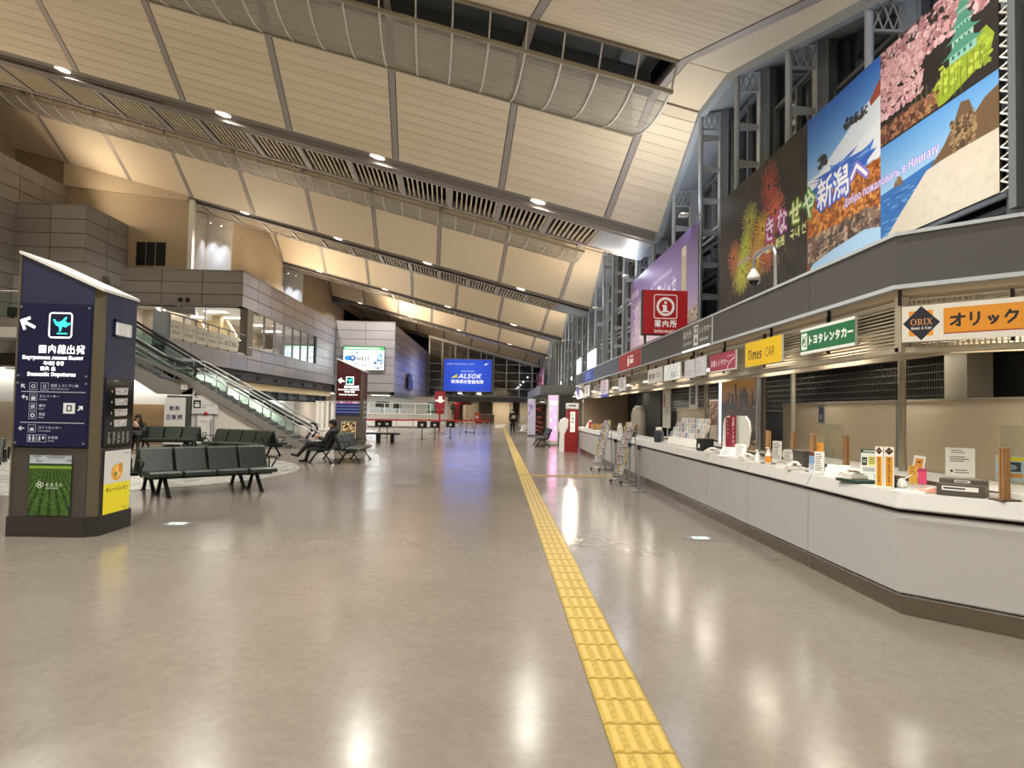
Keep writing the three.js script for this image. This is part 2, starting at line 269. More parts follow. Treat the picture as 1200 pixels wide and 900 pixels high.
// tactile paving: a strip of bar tiles down the hall and a short branch to the counter
{
  const t = thing('tactile_paving', 'yellow tactile paving strip of raised bars running down the glossy hall floor', 'paving', [0, 0, 0]);
  const bars = (n = 4) => { const l = [bb(-0.147, 0.147, 0, 0.004, -0.1465, 0.1465)]; for (let i = 0; i < n; i++) { const x = -0.1125 + i * 0.075; l.push(slab(V(x - 0.013, 0.0105, 0.132), V(x + 0.013, 0.0105, 0.132), V(x + 0.013, 0.0105, -0.132), V(x - 0.013, 0.0105, -0.132), V(0, -0.006, 0)), slab(V(x - 0.019, 0.0075, 0.138), V(x + 0.019, 0.0075, 0.138), V(x + 0.019, 0.0075, -0.138), V(x - 0.019, 0.0075, -0.138), V(0, -0.0035, 0))); } return [l[0], mg(l.slice(1))]; };
  const dots = () => { const l = [bb(-0.149, 0.149, 0, 0.004, -0.1485, 0.1485)]; for (let i = 0; i < 5; i++) for (let j = 0; j < 5; j++) l.push(cyl(0.016, 0.0055, -0.12 + i * 0.06, 0.004, -0.12 + j * 0.06, 8, 0.011)); return mg(l); };
  const gb = bars(), gd = dots(); obj('bed_strip', [bb(0.582, 0.89, 0, 0.0015, -1.5, -66.5), bb(0.89, 2.99, 0, 0.0015, -17.405, -17.095)], mat(0x6b5a2a, 0.7), t);
  const worn = (a) => { const tx = noiseTex(128, (u, v, i, j) => { const n = (n16(u, v + a) - 0.5) * 34 + (n64(u, v) - 0.5) * 26 + (rnd() - 0.5) * 22; return [160 + n, 136 + n, 58 + n * 0.7]; }, true); return mat(0xffffff, 0.5, 0, { map: tx }); };
  const ys = [worn(0), worn(0.4)], barMat = mat(0xb89c50, 0.42);
  const far = [];
  for (let k = 0; k < 216; k++) {
    const z = -1.65 - k * 0.3, branch = Math.abs(z + 17.25) < 0.16;
    if (k < 130) { const o = obj('paving_tile', branch ? gd : gb[0], ys[k % 2], t); o.position.set(0.736, 0, z); if (!branch) obj('raised_bars', gb[1], barMat, o); } else far.push(...gb.map((g) => g.clone().translate(0.736, 0, z)));
  }
  stuff(obj('far_paving_tiles', far, ys[0], t));
  const gbx = gb.map((g) => g.clone().rotateY(Math.PI / 2));
  for (let k = 0; k < 7; k++) { const o = obj('paving_tile', k === 6 ? gd : gbx[0], ys[k % 2], t); o.position.set(1.036 + k * 0.3, 0, -17.25); if (k < 6) obj('raised_bars', gbx[1], barMat, o); }
}
// ------------------------------------------------------------------ roof
const Zb = (k) => -22.6 - 16.6 * k, yb = (x) => 9.03 - 0.252 * x;
const PROF = [[13.2, 0], [6.9, 1.98], [4.6, 2.1], [0, 0], [-3.4, 0]];
function prof(t) { for (let i = 0; i < 4; i++) { const [a, p] = PROF[i], [b, q] = PROF[i + 1]; if (t <= a && t >= b) return p + (q - p) * (t - a) / (b - a); } return 0; }
const RP = (x, t, k, up = 0) => V(x, yb(x) + prof(t) + up, Zb(k) + t);
const profZ = (z) => { let t = ((z + 22.6) % 16.6 + 16.6) % 16.6; if (t > 13.2) t -= 16.6; return prof(t); };  // roof rise above the beam line at depth z
const SX = (i, t) => 3.55 - 3.55 * i + 0.1 * t;
const UP = V(0, 0.12, 0);
{
  const roof = shell('ceiling');
  const quad = (xa0, xa1, ta, xb0, xb1, tb, k, up = 0, off = UP) => slab(RP(xa0, ta, k, up), RP(xa1, ta, k, up), RP(xb1, tb, k, up), RP(xb0, tb, k, up), off);
  const planks = (name, n, ta, tb, xl, xr, k, parent) => { // boards across the slope
    const g = new THREE.Group(); g.name = name; parent.add(g);
    for (let j = 0; j < n; j++) {
      const d = (tb - ta) / n, e = 0.008 * Math.sign(d), t0 = ta + d * j + e, t1 = ta + d * (j + 1) - e;
      obj('plank', quad(xl(t0), xr(t0), t0, xl(t1), xr(t1), t1, k), [M.cream, M.creamB, M.creamC][Math.floor(rnd() * 3)], g);
    }
    obj('backing_board', quad(xl(ta), xr(ta), ta, xl(tb), xr(tb), tb, k, 0.14), M.joint, g);
  };
  for (let k = -1; k <= 4; k++) {
    const n = k <= 1 ? 9 : 7, XL = SX(n, 0), far = k >= 2;
    for (let i = 0; i < n; i++) {
      const xl = (t) => SX(i + 1, t) + 0.11, xr = (t) => SX(i, t) - 0.11;
      if (k === 0 && i < 8) planks('ceiling_panel', 14, 4.6, 0, xl, xr, k, roof);
      else obj('ceiling_panel', quad(xl(4.6), xr(4.6), 4.6, xl(0), xr(0), 0, k), [M.cream, M.creamB, M.creamC][(i + k + 3) % 3], roof);
      if (k === 0 && i < 4) planks('ceiling_panel', 18, 13.2, 6.9, xl, xr, k, roof);
      else obj('ceiling_panel', quad(xl(13.2), xr(13.2), 13.2, xl(6.9), xr(6.9), 6.9, k), [M.creamC, M.cream, M.creamB][(i + k + 3) % 3], roof);
    }
    // the edge strip beside the glass wall runs over the ridge
    const el = (t) => SX(0, t) + 0.11, er = () => 5.3;
    if (k === 0) { planks('ceiling_panel', 14, 4.55, 0, el, er, k, roof); obj('ceiling_panel', quad(el(13.2), 5.3, 13.2, el(6.95), 5.3, 6.95, k), M.creamC, roof); }
    else { obj('ceiling_panel', quad(el(4.55), 5.3, 4.55, el(0), 5.3, 0, k), M.cream, roof); obj('ceiling_panel', quad(el(13.2), 5.3, 13.2, el(6.95), 5.3, 6.95, k), M.creamC, roof); }
    obj('ceiling_panel', quad(el(6.88), 5.3, 6.88, el(4.62), 5.3, 4.62, k), M.creamB, roof);
    // seam covers with a dark reveal on both sides
    for (let i = 0; i <= n; i++) {
      const strip = [], gap = [];
      for (const [a, b] of [[13.2, 6.9], [6.9, 4.6], [4.6, 0]]) {
        strip.push(quad(SX(i, a) - 0.085, SX(i, a) + 0.085, a, SX(i, b) - 0.085, SX(i, b) + 0.085, b, k, -0.015));
        gap.push(quad(SX(i, a) - 0.125, SX(i, a) + 0.125, a, SX(i, b) - 0.125, SX(i, b) + 0.125, b, k, 0.1, V(0, 0.06, 0)));
      }
      obj('seam_cover', strip, M.seam, roof); obj('seam_backing', gap, M.joint, roof);
    }
    // beam: grey soffit, then the louvre bed
    obj('beam_soffit', [quad(XL, 5.3, 0.04, XL, 5.3, -0.5, k, -0.0, V(0, 0.18, 0)), slab(RP(XL, -0.48, k, 0.1), RP(XL, -0.48, k, -0.17), RP(5.3, -0.48, k, -0.17), RP(5.3, -0.48, k, 0.1), V(0, 0, -0.06)), quad(XL, 5.3, -0.48, XL, 5.3, -0.85, k, -0.17, V(0, 0.08, 0))], M.soffit, roof);
    obj('louvre_rail', [quad(XL, 5.3, -0.85, XL, 5.3, -0.97, k, -0.19, V(0, 0.2, 0)), quad(XL, 5.3, -3.26, XL, 5.3, -3.4, k, -0.19, V(0, 0.24, 0))], M.seam, roof);
    obj('louvre_end_plate', quad(3.62, 5.3, -0.97, 3.4, 5.3, -3.26, k, -0.17), M.eave, roof);
    obj('louvre_backing', quad(XL, 5.3, 0.4, XL, 5.3, -3.6, k, 1.1), M.soffit, roof);
    const slats = [];
    for (let i = 0; i < 2 * n; i++) {
      const x1 = 3.55 - 1.775 * i, x0 = x1 - 1.775;
      const bar = quad(x1 - 0.09, x1 + 0.09, -0.97, x1 - 0.26, x1 - 0.08, -3.26, k, -0.18, V(0, 0.16, 0));
      obj('louvre_frame', bar, M.seam, roof);
      for (let j = 0; j < 9; j++) {
        const x = x0 + 0.16 + (j + 0.5) * (1.775 - 0.2) / 9;
        const s = slab(RP(x - 0.026, -0.97, k, -0.14), RP(x + 0.026, -0.97, k, -0.14), RP(x - 0.144, -3.26, k, -0.14), RP(x - 0.196, -3.26, k, -0.14), V(0, 0.09, 0));
        if (k === 0 && i < 14) obj('louvre_slat', s, M.slat, roof); else slats.push(s);
      }
    }
    stuff(obj('louvre_slats', slats, M.slat, roof));
    // the ridge: a dark slot behind a curved perforated screen
    const sl = (t) => SX(n, t), sr = (t) => SX(0, t);
    obj('ridge_slot', [quad(sl(7.3), sr(7.3), 7.3, sl(4.2), sr(4.2), 4.2, k, 0.95), slab(RP(sl(7), 7, k, 0), RP(sr(7), 7, k, 0), RP(sr(7), 7, k, 1), RP(sl(7), 7, k, 1), V(0, 0, 0.05)), slab(RP(sl(4.5), 4.5, k, 0), RP(sr(4.5), 4.5, k, 0), RP(sr(4.5), 4.5, k, 1), RP(sl(4.5), 4.5, k, 1), V(0, 0, -0.05))], M.steelDark, roof);
    const C = (x, t, y) => V(x + 0.1 * t, yb(x + 0.1 * t) + y, Zb(k) + t), arc = [];
    for (let j = 0; j <= 6; j++) { const s = j / 6, a = (1 - s) * (1 - s), b = 2 * s * (1 - s), c = s * s; arc.push([a * 6.45 + b * 4.9 + c * 3.4, a * 1.42 + b * 0.95 + c * 1.5]); }
    const all = [], ribs = [], N = n * 4;
    for (let i = 0; i < N; i++) {
      const x1 = 3.42 - i * 0.8875, x0 = x1 - 0.8875, g = [];
      for (let j = 0; j < 6; j++) g.push(slab(C(x0, ...arc[j]), C(x1, ...arc[j]), C(x1, ...arc[j + 1]), C(x0, ...arc[j + 1]), V(0, 0.012, 0.012)));
      if (k === 0 || k === 1) obj('mesh_panel', g, M.screen, roof); else all.push(...g);
      const rb = []; for (let j = 0; j < 6; j++) rb.push(beam(C(x1, arc[j][0], arc[j][1] - 0.015), C(x1, arc[j + 1][0], arc[j + 1][1] - 0.015), 0.045, 0.03));
      rb.push(beam(C(x1, 6.45, 1.42), C(x1, 6.85, 1.98), 0.04, 0.04));
      ribs.push(...rb);
    }
    if (all.length) stuff(obj('mesh_panels', all, M.screen, roof));
    obj('mesh_ribs', ribs, M.offwhite, roof);
    obj('mesh_rail', [beam(C(3.46, 6.45, 1.4), C(3.42 - N * 0.8875, 6.45, 1.4), 0.1, 0.07), beam(C(3.46, 3.4, 1.48), C(3.42 - N * 0.8875, 3.4, 1.48), 0.07, 0.07), beam(C(3.46, 6.85, 1.96), C(3.42 - N * 0.8875, 6.85, 1.96), 0.08, 0.08)], M.beigeMetal, roof);
    // eave strip between the roof edge and the glass wall
    const ev = [];
    for (const [a, b] of [[13.2, 6.9], [6.9, 4.6], [4.6, 0], [0, -3.4]]) { const p = (x, t) => V(x, yb(5.3) + prof(t) + (x > 5.5 ? 0.12 : -0.06), Zb(k) + t); ev.push(slab(p(5.3, a), p(6.4, a), p(6.4, b), p(5.3, b), V(0, 0.3, 0)), beam(p(5.36, a), p(5.36, b), 0.16, 0.22)); }
    obj('eave_beam', ev, M.eave, roof);
  }
  for (const z of COLUMN_FLOODS) { const t = thing('floodlight', 'white floodlight clamped on a bracket to the steel columns above the counters', 'light', [4.9, 6.94, z], 0, 'floodlights on the glass wall columns'); obj('body', rbox(0.24, 0.08, 0.2, 0.02, 0, 0, 0), M.white, t); obj('lens', bb(-0.1, 0.1, 0.04, 0.044, -0.08, 0.08), M.panelLamp, t); obj('bracket', [rod(V(0.1, -0.02, 0), V(0.45, -0.02, 0), 0.015), bb(0.38, 0.5, -0.06, 0.02, -0.07, 0.07)], M.steel, t); }
  for (const [x, z, l] of [[-8.96, -19.22, 'small white smoke detector on the upper left ceiling panel'], [-1.5, -19.2, 'small white smoke detector on the upper middle ceiling panel']]) { const t = thing('smoke_detector', l, 'detector', [x, yb(x) + profZ(z) - 0.005, z]); obj('base', cyl(0.07, 0.02, 0, -0.02, 0, 16), M.white, t); obj('head', lathe([[0.001, -0.07], [0.035, -0.065], [0.05, -0.02], [0.001, -0.02]], 16), M.offwhite, t); }
  // downlights in the beam soffits
  const BEAMS = ['nearest', 'second', 'third', 'fourth', 'farthest'], ORD = ['first', 'second', 'third', 'fourth'];
  const ring = () => lathe([[0.17, 0], [0.215, -0.012], [0.215, -0.03], [0.2, -0.035], [0.17, 0]], 20), disc = () => cyl(0.2, 0.012, 0, -0.02, 0, 20).scale(1.25, 1, 1);
  const rg = ring(), dg = disc();
  for (let k = -2; k <= 4; k++) [-14.8, -9.4, -4.2, 1.25].forEach((x, i) => {
    const y = yb(x) - 0.005, z = Zb(k) - 0.22;
    if (k === 4) return;
    if (k >= -1) {
      const t = thing('ceiling_light', k >= 0 ? `${ORD[i]} round downlight from the left in the ${BEAMS[k]} grey roof beam` : 'round downlight in the grey roof beam above the camera', 'light', [x, y, z], 0, k >= 0 ? undefined : 'downlights above the camera');
      obj('trim_ring', rg, M.white, t).rotation.z = Math.atan(-0.252); obj('lens', dg, M.lamp, t).rotation.z = Math.atan(-0.252);
    }
    const l = new THREE.SpotLight(NEUTRAL, DOWN_I, 0, 1.3, 0.6); l.position.set(x, y - 0.07, k === -2 ? 5 : z); l.target.position.set(x, 0, k === -2 ? 5 : z); l.castShadow = true; l.shadow.radius = 11; l.name = 'downlight_beam'; scene.add(l, l.target);
  });
}
// ------------------------------------------------------------------ right-hand wall: glass, mullions, truss columns
const eaveY = (z) => yb(5.3) + profZ(z);
const BAY = 16.6 / 6, bayZ = (k) => -4.16 - BAY * k;     // column lines
{
  const w = shell('window_1');
  const rows = [3.1, 4.25, 5.5, 6.75];
  const panes = [], rails = [], posts = [];
  for (let k = -4; k < 31; k++) {
    const z0 = bayZ(k), z1 = Math.max(bayZ(k + 1), -89);
    rows.forEach((y, r) => {
      const a = y, b0 = r < 3 ? rows[r + 1] : eaveY(z0) + 0.1, b1 = r < 3 ? rows[r + 1] : eaveY(z1) + 0.1;
      const g = slab(V(6.2, a, z0), V(6.2, a, z1), V(6.2, b1, z1), V(6.2, b0, z0), V(0.02, 0, 0));
      if (k < 14) obj('pane', g, M.glassDark, w); else panes.push(g);
      if (k < 10) obj('casement', [bb(6.1, 6.2, a + 0.12, a + 0.2, z0 - 0.25, z1 + 0.25), bb(6.1, 6.2, Math.min(b0, b1) - 0.3, Math.min(b0, b1) - 0.22, z0 - 0.25, z1 + 0.25), bb(6.1, 6.2, a + 0.12, Math.min(b0, b1) - 0.22, z0 - 0.3, z0 - 0.22), bb(6.1, 6.2, a + 0.12, Math.min(b0, b1) - 0.22, z1 + 0.22, z1 + 0.3), bb(6.1, 6.2, a + 0.12, Math.min(b0, b1) - 0.22, (z0 + z1) / 2 - 0.04, (z0 + z1) / 2 + 0.04)], M.steelDark, w);
    });
    posts.push(bb(6.08, 6.24, 3.1, eaveY(z0) + 0.1, z0 - 0.06, z0 + 0.06));
  }
  stuff(obj('far_panes', panes, M.glassDark, w));
  for (const y of rows.slice(1)) for (const d of [-0.1, 0.1]) obj('mullion', bb(6.02, 6.14, y + d - 0.035, y + d + 0.035, 7, -89), M.steel, w);
  obj('mullion_post', posts, M.steelDark, w);
  const wr = shell('wall_right');
  obj('plinth_wall', bb(6.2, 6.5, 0, 3.1, 8, -89), M.beigeDark, wr);
  obj('upper_fill', bb(6.1, 6.5, 2.95, 3.12, 8, -89), M.steelDark, wr);
}
function trussColumn(k) {
  const z = bayZ(k), top = eaveY(z) - 0.05;
  const t = thing('truss_column', '', 'column', [5.35, 3.0, z]);
  obj('tube', cyl(0.062, top - 3, 0, 0, 0, 12), M.steel, t);
  obj('post', [bb(0.5, 0.7, 0, top - 2.9, -0.02, 0.02), bb(0.49, 0.52, 0, top - 2.9, -0.1, 0.1), bb(0.68, 0.71, 0, top - 2.9, -0.1, 0.1)], M.steel, t);
  for (let y = 0.9; y < top - 3.5; y += 0.86) obj('rung', prism([[0.02, 0.1], [0.5, 0.06], [0.5, -0.06], [0.02, -0.1]], 0.03).translate(0, y, -0.015), M.steel, t);
  const b = [], y0 = top - 3.42, y1 = top - 3.02;
  for (let i = 0; i < 3; i++) { const x0 = 0.06 + i * 0.15, x1 = x0 + 0.15; b.push(rod(V(x0, y0, 0), V(x1, y1, 0), 0.014, 5), rod(V(x0, y1, 0), V(x1, y0, 0), 0.014, 5)); }
  b.push(bb(0, 0.52, y1, y1 + 0.05, -0.05, 0.05), bb(0, 0.52, y0 - 0.04, y0, -0.03, 0.03));
  obj('head_bracket', b, M.steel, t);
  return t;
}
const NTH = ['first', 'second', 'third', 'fourth', 'fifth', 'sixth', 'seventh', 'eighth', 'ninth', 'tenth', 'eleventh', 'twelfth', 'thirteenth', 'fourteenth', 'fifteenth', 'sixteenth', 'seventeenth', 'eighteenth', 'nineteenth', 'twentieth'];
for (let k = 1; k < 30; k++) {
  const t = trussColumn(k), z = bayZ(k);
  const where = z > -10.9 ? 'behind the tall cherry blossom poster panel' : z > -15.3 ? `rising behind the top edge of the wide photo posters, ${k === 3 ? 'nearest' : 'next'} of those seen above the fireworks` : z > -17.7 ? 'in the gap between the fireworks poster and the purple poster' : z > -27 ? `behind the purple poster, ${NTH[k - 5]} one counted away from its near edge` : `on the far glass wall, ${NTH[k - 9] ?? NTH[k - 9 - 20]} beyond the purple poster`;
  t.userData.label = 'grey steel ladder column ' + where;
}
// ------------------------------------------------------------------ posters on the glass wall
const paintNoise = (x, w, h, n, cols, s0, s1, y0 = 0, y1 = 1, x0 = 0, x1 = 1) => { for (let i = 0; i < n; i++) blob(x, w * rr(x0, x1), h * rr(y0, y1), rr(s0, s1), rr(s0, s1) * 0.8, cols[Math.floor(rnd() * cols.length)]); };
const TEXT_Y = 5.07;
// banner writing shared by the posters: metres along the wall (0 at the left edge of the first poster) and up
function bannerWords(x, w, h, z0, z1, y0, y1) {
  const px = (z) => (z - z0) / (z1 - z0) * w, py = (y) => (y1 - y) / (y1 - y0) * h, m = w / Math.abs(z1 - z0);
  const words = [['き', -12.42, '#f6e9f4', '#b0409a'], ['な', -11.87, '#f6e9f4', '#b0409a'], ['せ', -11.33, '#f0f2c8', '#7a9a20'], ['や', -10.83, '#eaf4d0', '#4a9a50'], ['新', -10.3, '#ffffff', '#4a70d8'], ['潟', -9.8, '#ffffff', '#4a70d8'], ['へ', -9.3, '#ffffff', '#8a78d8']];
  for (const [c, z, col, halo] of words) { say(x, c, px(z - 0.24), py(TEXT_Y), 0.5 * m, halo, { bold: 0.26 }); say(x, c, px(z - 0.24), py(TEXT_Y), 0.5 * m, col, { bold: 0.11 }); }
  say(x, 'Welcome to Niigata', px(-14.1), py(4.78), 0.17 * m, '#cfa8dc', { font: 'normal' });
  say(x, '国入 新潟', px(-12.6), py(4.72), 0.2 * m, '#e6f0a0', { bold: 0.13 }); say(x, '국내 선', px(-11.55), py(4.72), 0.2 * m, '#e6f0a0', { bold: 0.13 });
  for (const [dx, dy] of [[-3, 0], [3, 0], [0, -3], [0, 3]]) say(x, 'Добро пожаловать в Ниигату', px(-9.7) + dx, py(4.72) + dy, 0.155 * m, '#8a6ac8', { font: 'normal' }); say(x, 'Добро пожаловать в Ниигату', px(-9.7), py(4.72), 0.155 * m, '#f4f0ff', { font: 'normal' });
}
const PY0 = 3.9, PY1 = 6.43, PZ = [-15.2, -10.88, -8.76, -6.64];
{
  const edge = mat(0x242321, 0.6);
  const fw = tex(1024, 600, (x, w, h) => {
    const burst = (cx, cy, r, cols, n = 46) => { for (let i = 0; i < n; i++) { const a = i / n * TAU + rr(-0.05, 0.05), l = r * rr(0.72, 1); x.strokeStyle = cols[i % cols.length]; x.lineWidth = rr(2.2, 5); x.beginPath(); x.moveTo(cx + Math.cos(a) * r * 0.12, cy + Math.sin(a) * r * 0.12); x.lineTo(cx + Math.cos(a) * l, cy + Math.sin(a) * l); x.stroke(); blob(x, cx + Math.cos(a) * l, cy + Math.sin(a) * l, 2.2, 2.2, cols[(i + 1) % cols.length]); } };
    paintNoise(x, w, h, 160, ['#2e2925', '#26221f', '#352f2a'], 20, 70);
    burst(470, 330, 150, ['#8a3a22', '#b85a2a', '#a8842a'], 90); burst(300, 420, 140, ['#9aa82a', '#c8b83a'], 80); burst(330, 440, 120, ['#d8e04a', '#a8c83a', '#f0d060'], 70); burst(500, 420, 130, ['#e0b83a', '#d87a3a', '#f0e060'], 70); burst(210, 350, 105, ['#d0703a', '#e08a50', '#b85a2a'], 60);
    burst(420, 220, 110, ['#b8b83a', '#8a9a2a', '#d8d060'], 60); burst(650, 130, 120, ['#b8443a', '#d8604a', '#8a2a2a'], 64); burst(720, 260, 110, ['#c83a3a', '#e0604a', '#e08a50'], 60); burst(580, 300, 95, ['#e0c83a', '#e09a3a'], 50); burst(640, 420, 100, ['#c84a3a', '#e07a4a'], 50); burst(370, 330, 90, ['#d8d84a', '#b8d04a'], 50);
    for (let i = 0; i < 22; i++) { const a = 150 + i * 32, b = 545 - i * 4 + rr(-6, 6); rect(x, a, b - rr(10, 40), 3, rr(14, 44), '#e0b84a'); }
    paintNoise(x, w, h, 90, ['#8a7a6a', '#5a524a', '#b8a88a'], 1, 2.5, 0.88, 1);
    bannerWords(x, w, h, PZ[0], PZ[1], PY0, PY1);
  }, '#2a2623');
  const snow = tex(640, 760, (x, w, h) => {
    const g = x.createLinearGradient(0, 0, 0, h * 0.5); g.addColorStop(0, '#2d6fd0'); g.addColorStop(0.55, '#6fa8e4'); g.addColorStop(1, '#c8dcee'); rect(x, 0, 0, w, h * 0.55, g);
    poly(x, [[0, 300], [120, 300], [260, 250], [420, 190], [640, 120], [640, 430], [0, 430]], '#dfe8f2'); poly(x, [[0, 330], [180, 300], [360, 310], [640, 250], [640, 430], [0, 430]], '#e9eff6');
    for (let i = 0; i < 26; i++) poly(x, [[rr(0, 640), rr(290, 420)], [rr(0, 640), rr(330, 420)], [rr(0, 640), rr(330, 420)]], ['#3f7fd8', '#2a62c0', '#7aa8e4'][i % 3]);
    paintNoise(x, w, h, 30, ['#22242a', '#3a3c40'], 6, 18, 0.3, 0.36, 0.18, 0.3); paintNoise(x, w, h, 40, ['#1f2126', '#333539'], 5, 16, 0.2, 0.25, 0.55, 0.85); poly(x, [[560, 150], [640, 90], [640, 160], [570, 175]], '#a04a34');
    rect(x, 0, h * 0.54, w, h * 0.5, '#8a4f24'); paintNoise(x, w, h, 900, ['#c06a2a', '#a85520', '#d8883a', '#7a3d18', '#e0a050'], 4, 15, 0.54, 0.82); for (let i = 0; i < 70; i++) rect(x, rr(0, w), h * rr(0.55, 0.7), rr(1, 3), rr(30, 90), ['#5a3018', '#e0b070', '#8a4a20'][i % 3]);
    paintNoise(x, w, h, 300, ['#6a5a50', '#8a7464', '#4a3c34', '#b8a08a'], 8, 26, 0.78, 0.94); poly(x, [[0, 760], [60, 715], [260, 690], [520, 670], [640, 690], [640, 760]], '#a9cdea');
    bannerWords(x, w, h, PZ[1], PZ[2], PY0, PY1);
  }, '#8a4f24');
  const cherry = tex(640, 760, (x, w, h) => {
    rect(x, 0, 0, w, h / 2, '#231d1d'); paintNoise(x, w, h, 620, ['#d8a8ac', '#c08a90', '#e8c8ca', '#a8747a'], 4, 17, 0, 0.2, 0, 1); paintNoise(x, w, h, 420, ['#d8a8ac', '#c89298', '#e4c0c4'], 4, 16, 0.1, 0.36, 0, 0.42);
    poly(x, [[250, 390], [300, 310], [420, 250], [590, 215], [625, 260], [600, 320], [400, 370]], '#93a82a'); paintNoise(x, w, h, 90, ['#a8bc3a', '#7f9424', '#c0cc50'], 5, 14, 0.32, 0.44, 0.55, 0.95);
    for (let i = 0; i < 4; i++) { const b = 78 + i * 44, hw = 34 + i * 20, cx = 480; rect(x, cx - hw * 0.7, b + 16, hw * 1.4, 30, i % 2 ? '#8fc4b4' : '#a8d0c0'); for (let j = 0; j < 4; j++) rect(x, cx - hw * 0.55 + j * hw * 0.3, b + 24, hw * 0.12, 12, '#2f5a52'); x.fillStyle = '#4f947f'; x.beginPath(); x.moveTo(cx - hw * 1.2, b + 20); x.quadraticCurveTo(cx - hw * 0.6, b + 10, cx - hw * 0.4, b - 12); x.lineTo(cx + hw * 0.4, b - 12); x.quadraticCurveTo(cx + hw * 0.6, b + 10, cx + hw * 1.2, b + 20); x.closePath(); x.fill(); }
    for (let i = 0; i < 12; i++) rect(x, 230 + i * 30, rr(230, 300), 4, rr(60, 110), '#5c7030'); paintNoise(x, w, h, 260, ['#8a5a40', '#6a4030', '#a87858', '#4a3028'], 5, 16, 0.4, 0.5, 0, 0.55); rect(x, 0, 372, w, 8, '#1c1717');
    const g = x.createLinearGradient(0, h / 2, 0, h * 0.78); g.addColorStop(0, '#5a9ad8'); g.addColorStop(1, '#a8cce8'); rect(x, 0, h / 2, w, h / 2, g);
    poly(x, [[0, 570], [330, 545], [360, 560], [120, 760], [0, 760]], '#2f6cb0'); for (let i = 0; i < 90; i++) rect(x, rr(0, 300), rr(575, 740), rr(20, 70), 3, ['#4a88c4', '#244f8a', '#8ab8dc'][i % 3]);
    poly(x, [[290, 570], [640, 545], [640, 760], [20, 760], [130, 680]], '#cfc6b4'); paintNoise(x, w, h, 220, ['#d2c9b8', '#cbc2b0', '#d0c7b5'], 8, 26, 0.8, 1, 0.4, 1);
    poly(x, [[310, 565], [380, 520], [430, 470], [470, 405], [510, 415], [535, 470], [580, 440], [640, 425], [640, 560], [480, 560]], '#6a5238'); paintNoise(x, w, h, 160, ['#8a7050', '#4a3826', '#a08660'], 4, 12, 0.6, 0.73, 0.66, 0.84); paintNoise(x, w, h, 14, ['#7a6044', '#9a7c58'], 6, 14, 0.71, 0.75, 0.14, 0.22);
    bannerWords(x, w, h, PZ[2], PZ[3], PY0, PY1);
  }, '#231d1d');
  const defs = [['wall_poster', fw, 0, 'wide dark poster of fireworks above the service counters'], ['wall_poster', snow, 1, 'poster of a blue snowy mountain over orange autumn woods'], ['wall_poster', cherry, 2, 'poster of cherry blossom and castle above a sandy beach']];
  for (const [n, t, i, label] of defs) {
    const w = PZ[i + 1] - PZ[i], h = PY1 - PY0, zc = (PZ[i] + PZ[i + 1]) / 2, yc = (PY0 + PY1) / 2;
    const g = thing(n, label, 'poster', [5.0, yc, zc], HALL);
    plate('print', w, h, 0.03, printed(t, { rough: 0.55, edge: 0x242321 }), [0, 0, 0], 0, g);
    obj('frame_tube', [rod(V(-w / 2, h / 2, -0.08), V(w / 2, h / 2, -0.08), 0.04), rod(V(-w / 2, -h / 2, -0.08), V(w / 2, -h / 2, -0.08), 0.04), rod(V(-w / 2, -h / 2, -0.12), V(-w / 2, h / 2, -0.12), 0.03)], M.steel, g);
    if (i === 0) { const l = []; for (let k = 0; k < 26; k++) { const y = -h / 2 + k * h / 26; l.push(rod(V(-w / 2, y, 0), V(-w / 2 - 0.09, y + h / 52, -0.05), 0.008, 4), rod(V(-w / 2 - 0.09, y + h / 52, -0.05), V(-w / 2, y + h / 26, 0), 0.008, 4)); } l.push(rod(V(-w / 2 - 0.09, -h / 2, -0.05), V(-w / 2 - 0.09, h / 2, -0.05), 0.02)); obj('lacing', l, M.white, g); }
    if (i === 2) { const l = []; for (let k = 0; k < 22; k++) { const y = -h / 2 + k * h / 22; l.push(rod(V(w / 2, y, 0), V(w / 2 + 0.1, y + h / 44, -0.05), 0.012, 4), rod(V(w / 2 + 0.1, y + h / 44, -0.05), V(w / 2, y + h / 22, 0), 0.012, 4)); } obj('lacing', l, M.white, g); obj('side_frame', [bb(w / 2 + 0.1, w / 2 + 0.2, -h / 2 - 0.2, h / 2 + 0.3, -0.1, 0), rod(V(w / 2 + 0.3, -h / 2 - 0.6, -0.1), V(w / 2 + 0.3, h / 2 + 0.6, -0.1), 0.05)], M.steelDark, g); }
  }
  // purple concert-hall poster, further along
  const purple = tex(1100, 320, (x, w, h) => {
    const g = x.createLinearGradient(0, 0, 0, h); g.addColorStop(0, '#7a62a8'); g.addColorStop(0.6, '#9a86bc'); g.addColorStop(1, '#c0a8b4'); rect(x, 0, 0, w, h, g);
    poly(x, [[905, 300], [905, 60], [912, 46], [955, 46], [962, 60], [962, 300]], '#d8c8a8'); for (let i = 0; i < 24; i++) rect(x, 908, 62 + i * 10, 52, 3, '#b09a7c'); rect(x, 905, 46, 57, 30, '#e8dcc0');
    poly(x, [[640, 320], [700, 292], [1100, 270], [1100, 320]], '#a08a78'); paintNoise(x, w, h, 200, ['#c8b494', '#8a7466', '#dac8a8', '#6a5a58'], 3, 9, 0.88, 1, 0.6, 1);
    for (let i = 0; i < 6; i++) rect(x, 120 + i * 46, 90 + rr(0, 60), 30, 180, ['#c8b8b4', '#b8a4b0', '#d8ccc4'][i % 3]); paintNoise(x, w, h, 200, ['#d8c8d8', '#a48ab0', '#e0d4c4', '#8468a0'], 3, 10, 0.35, 0.95, 0.05, 0.34);
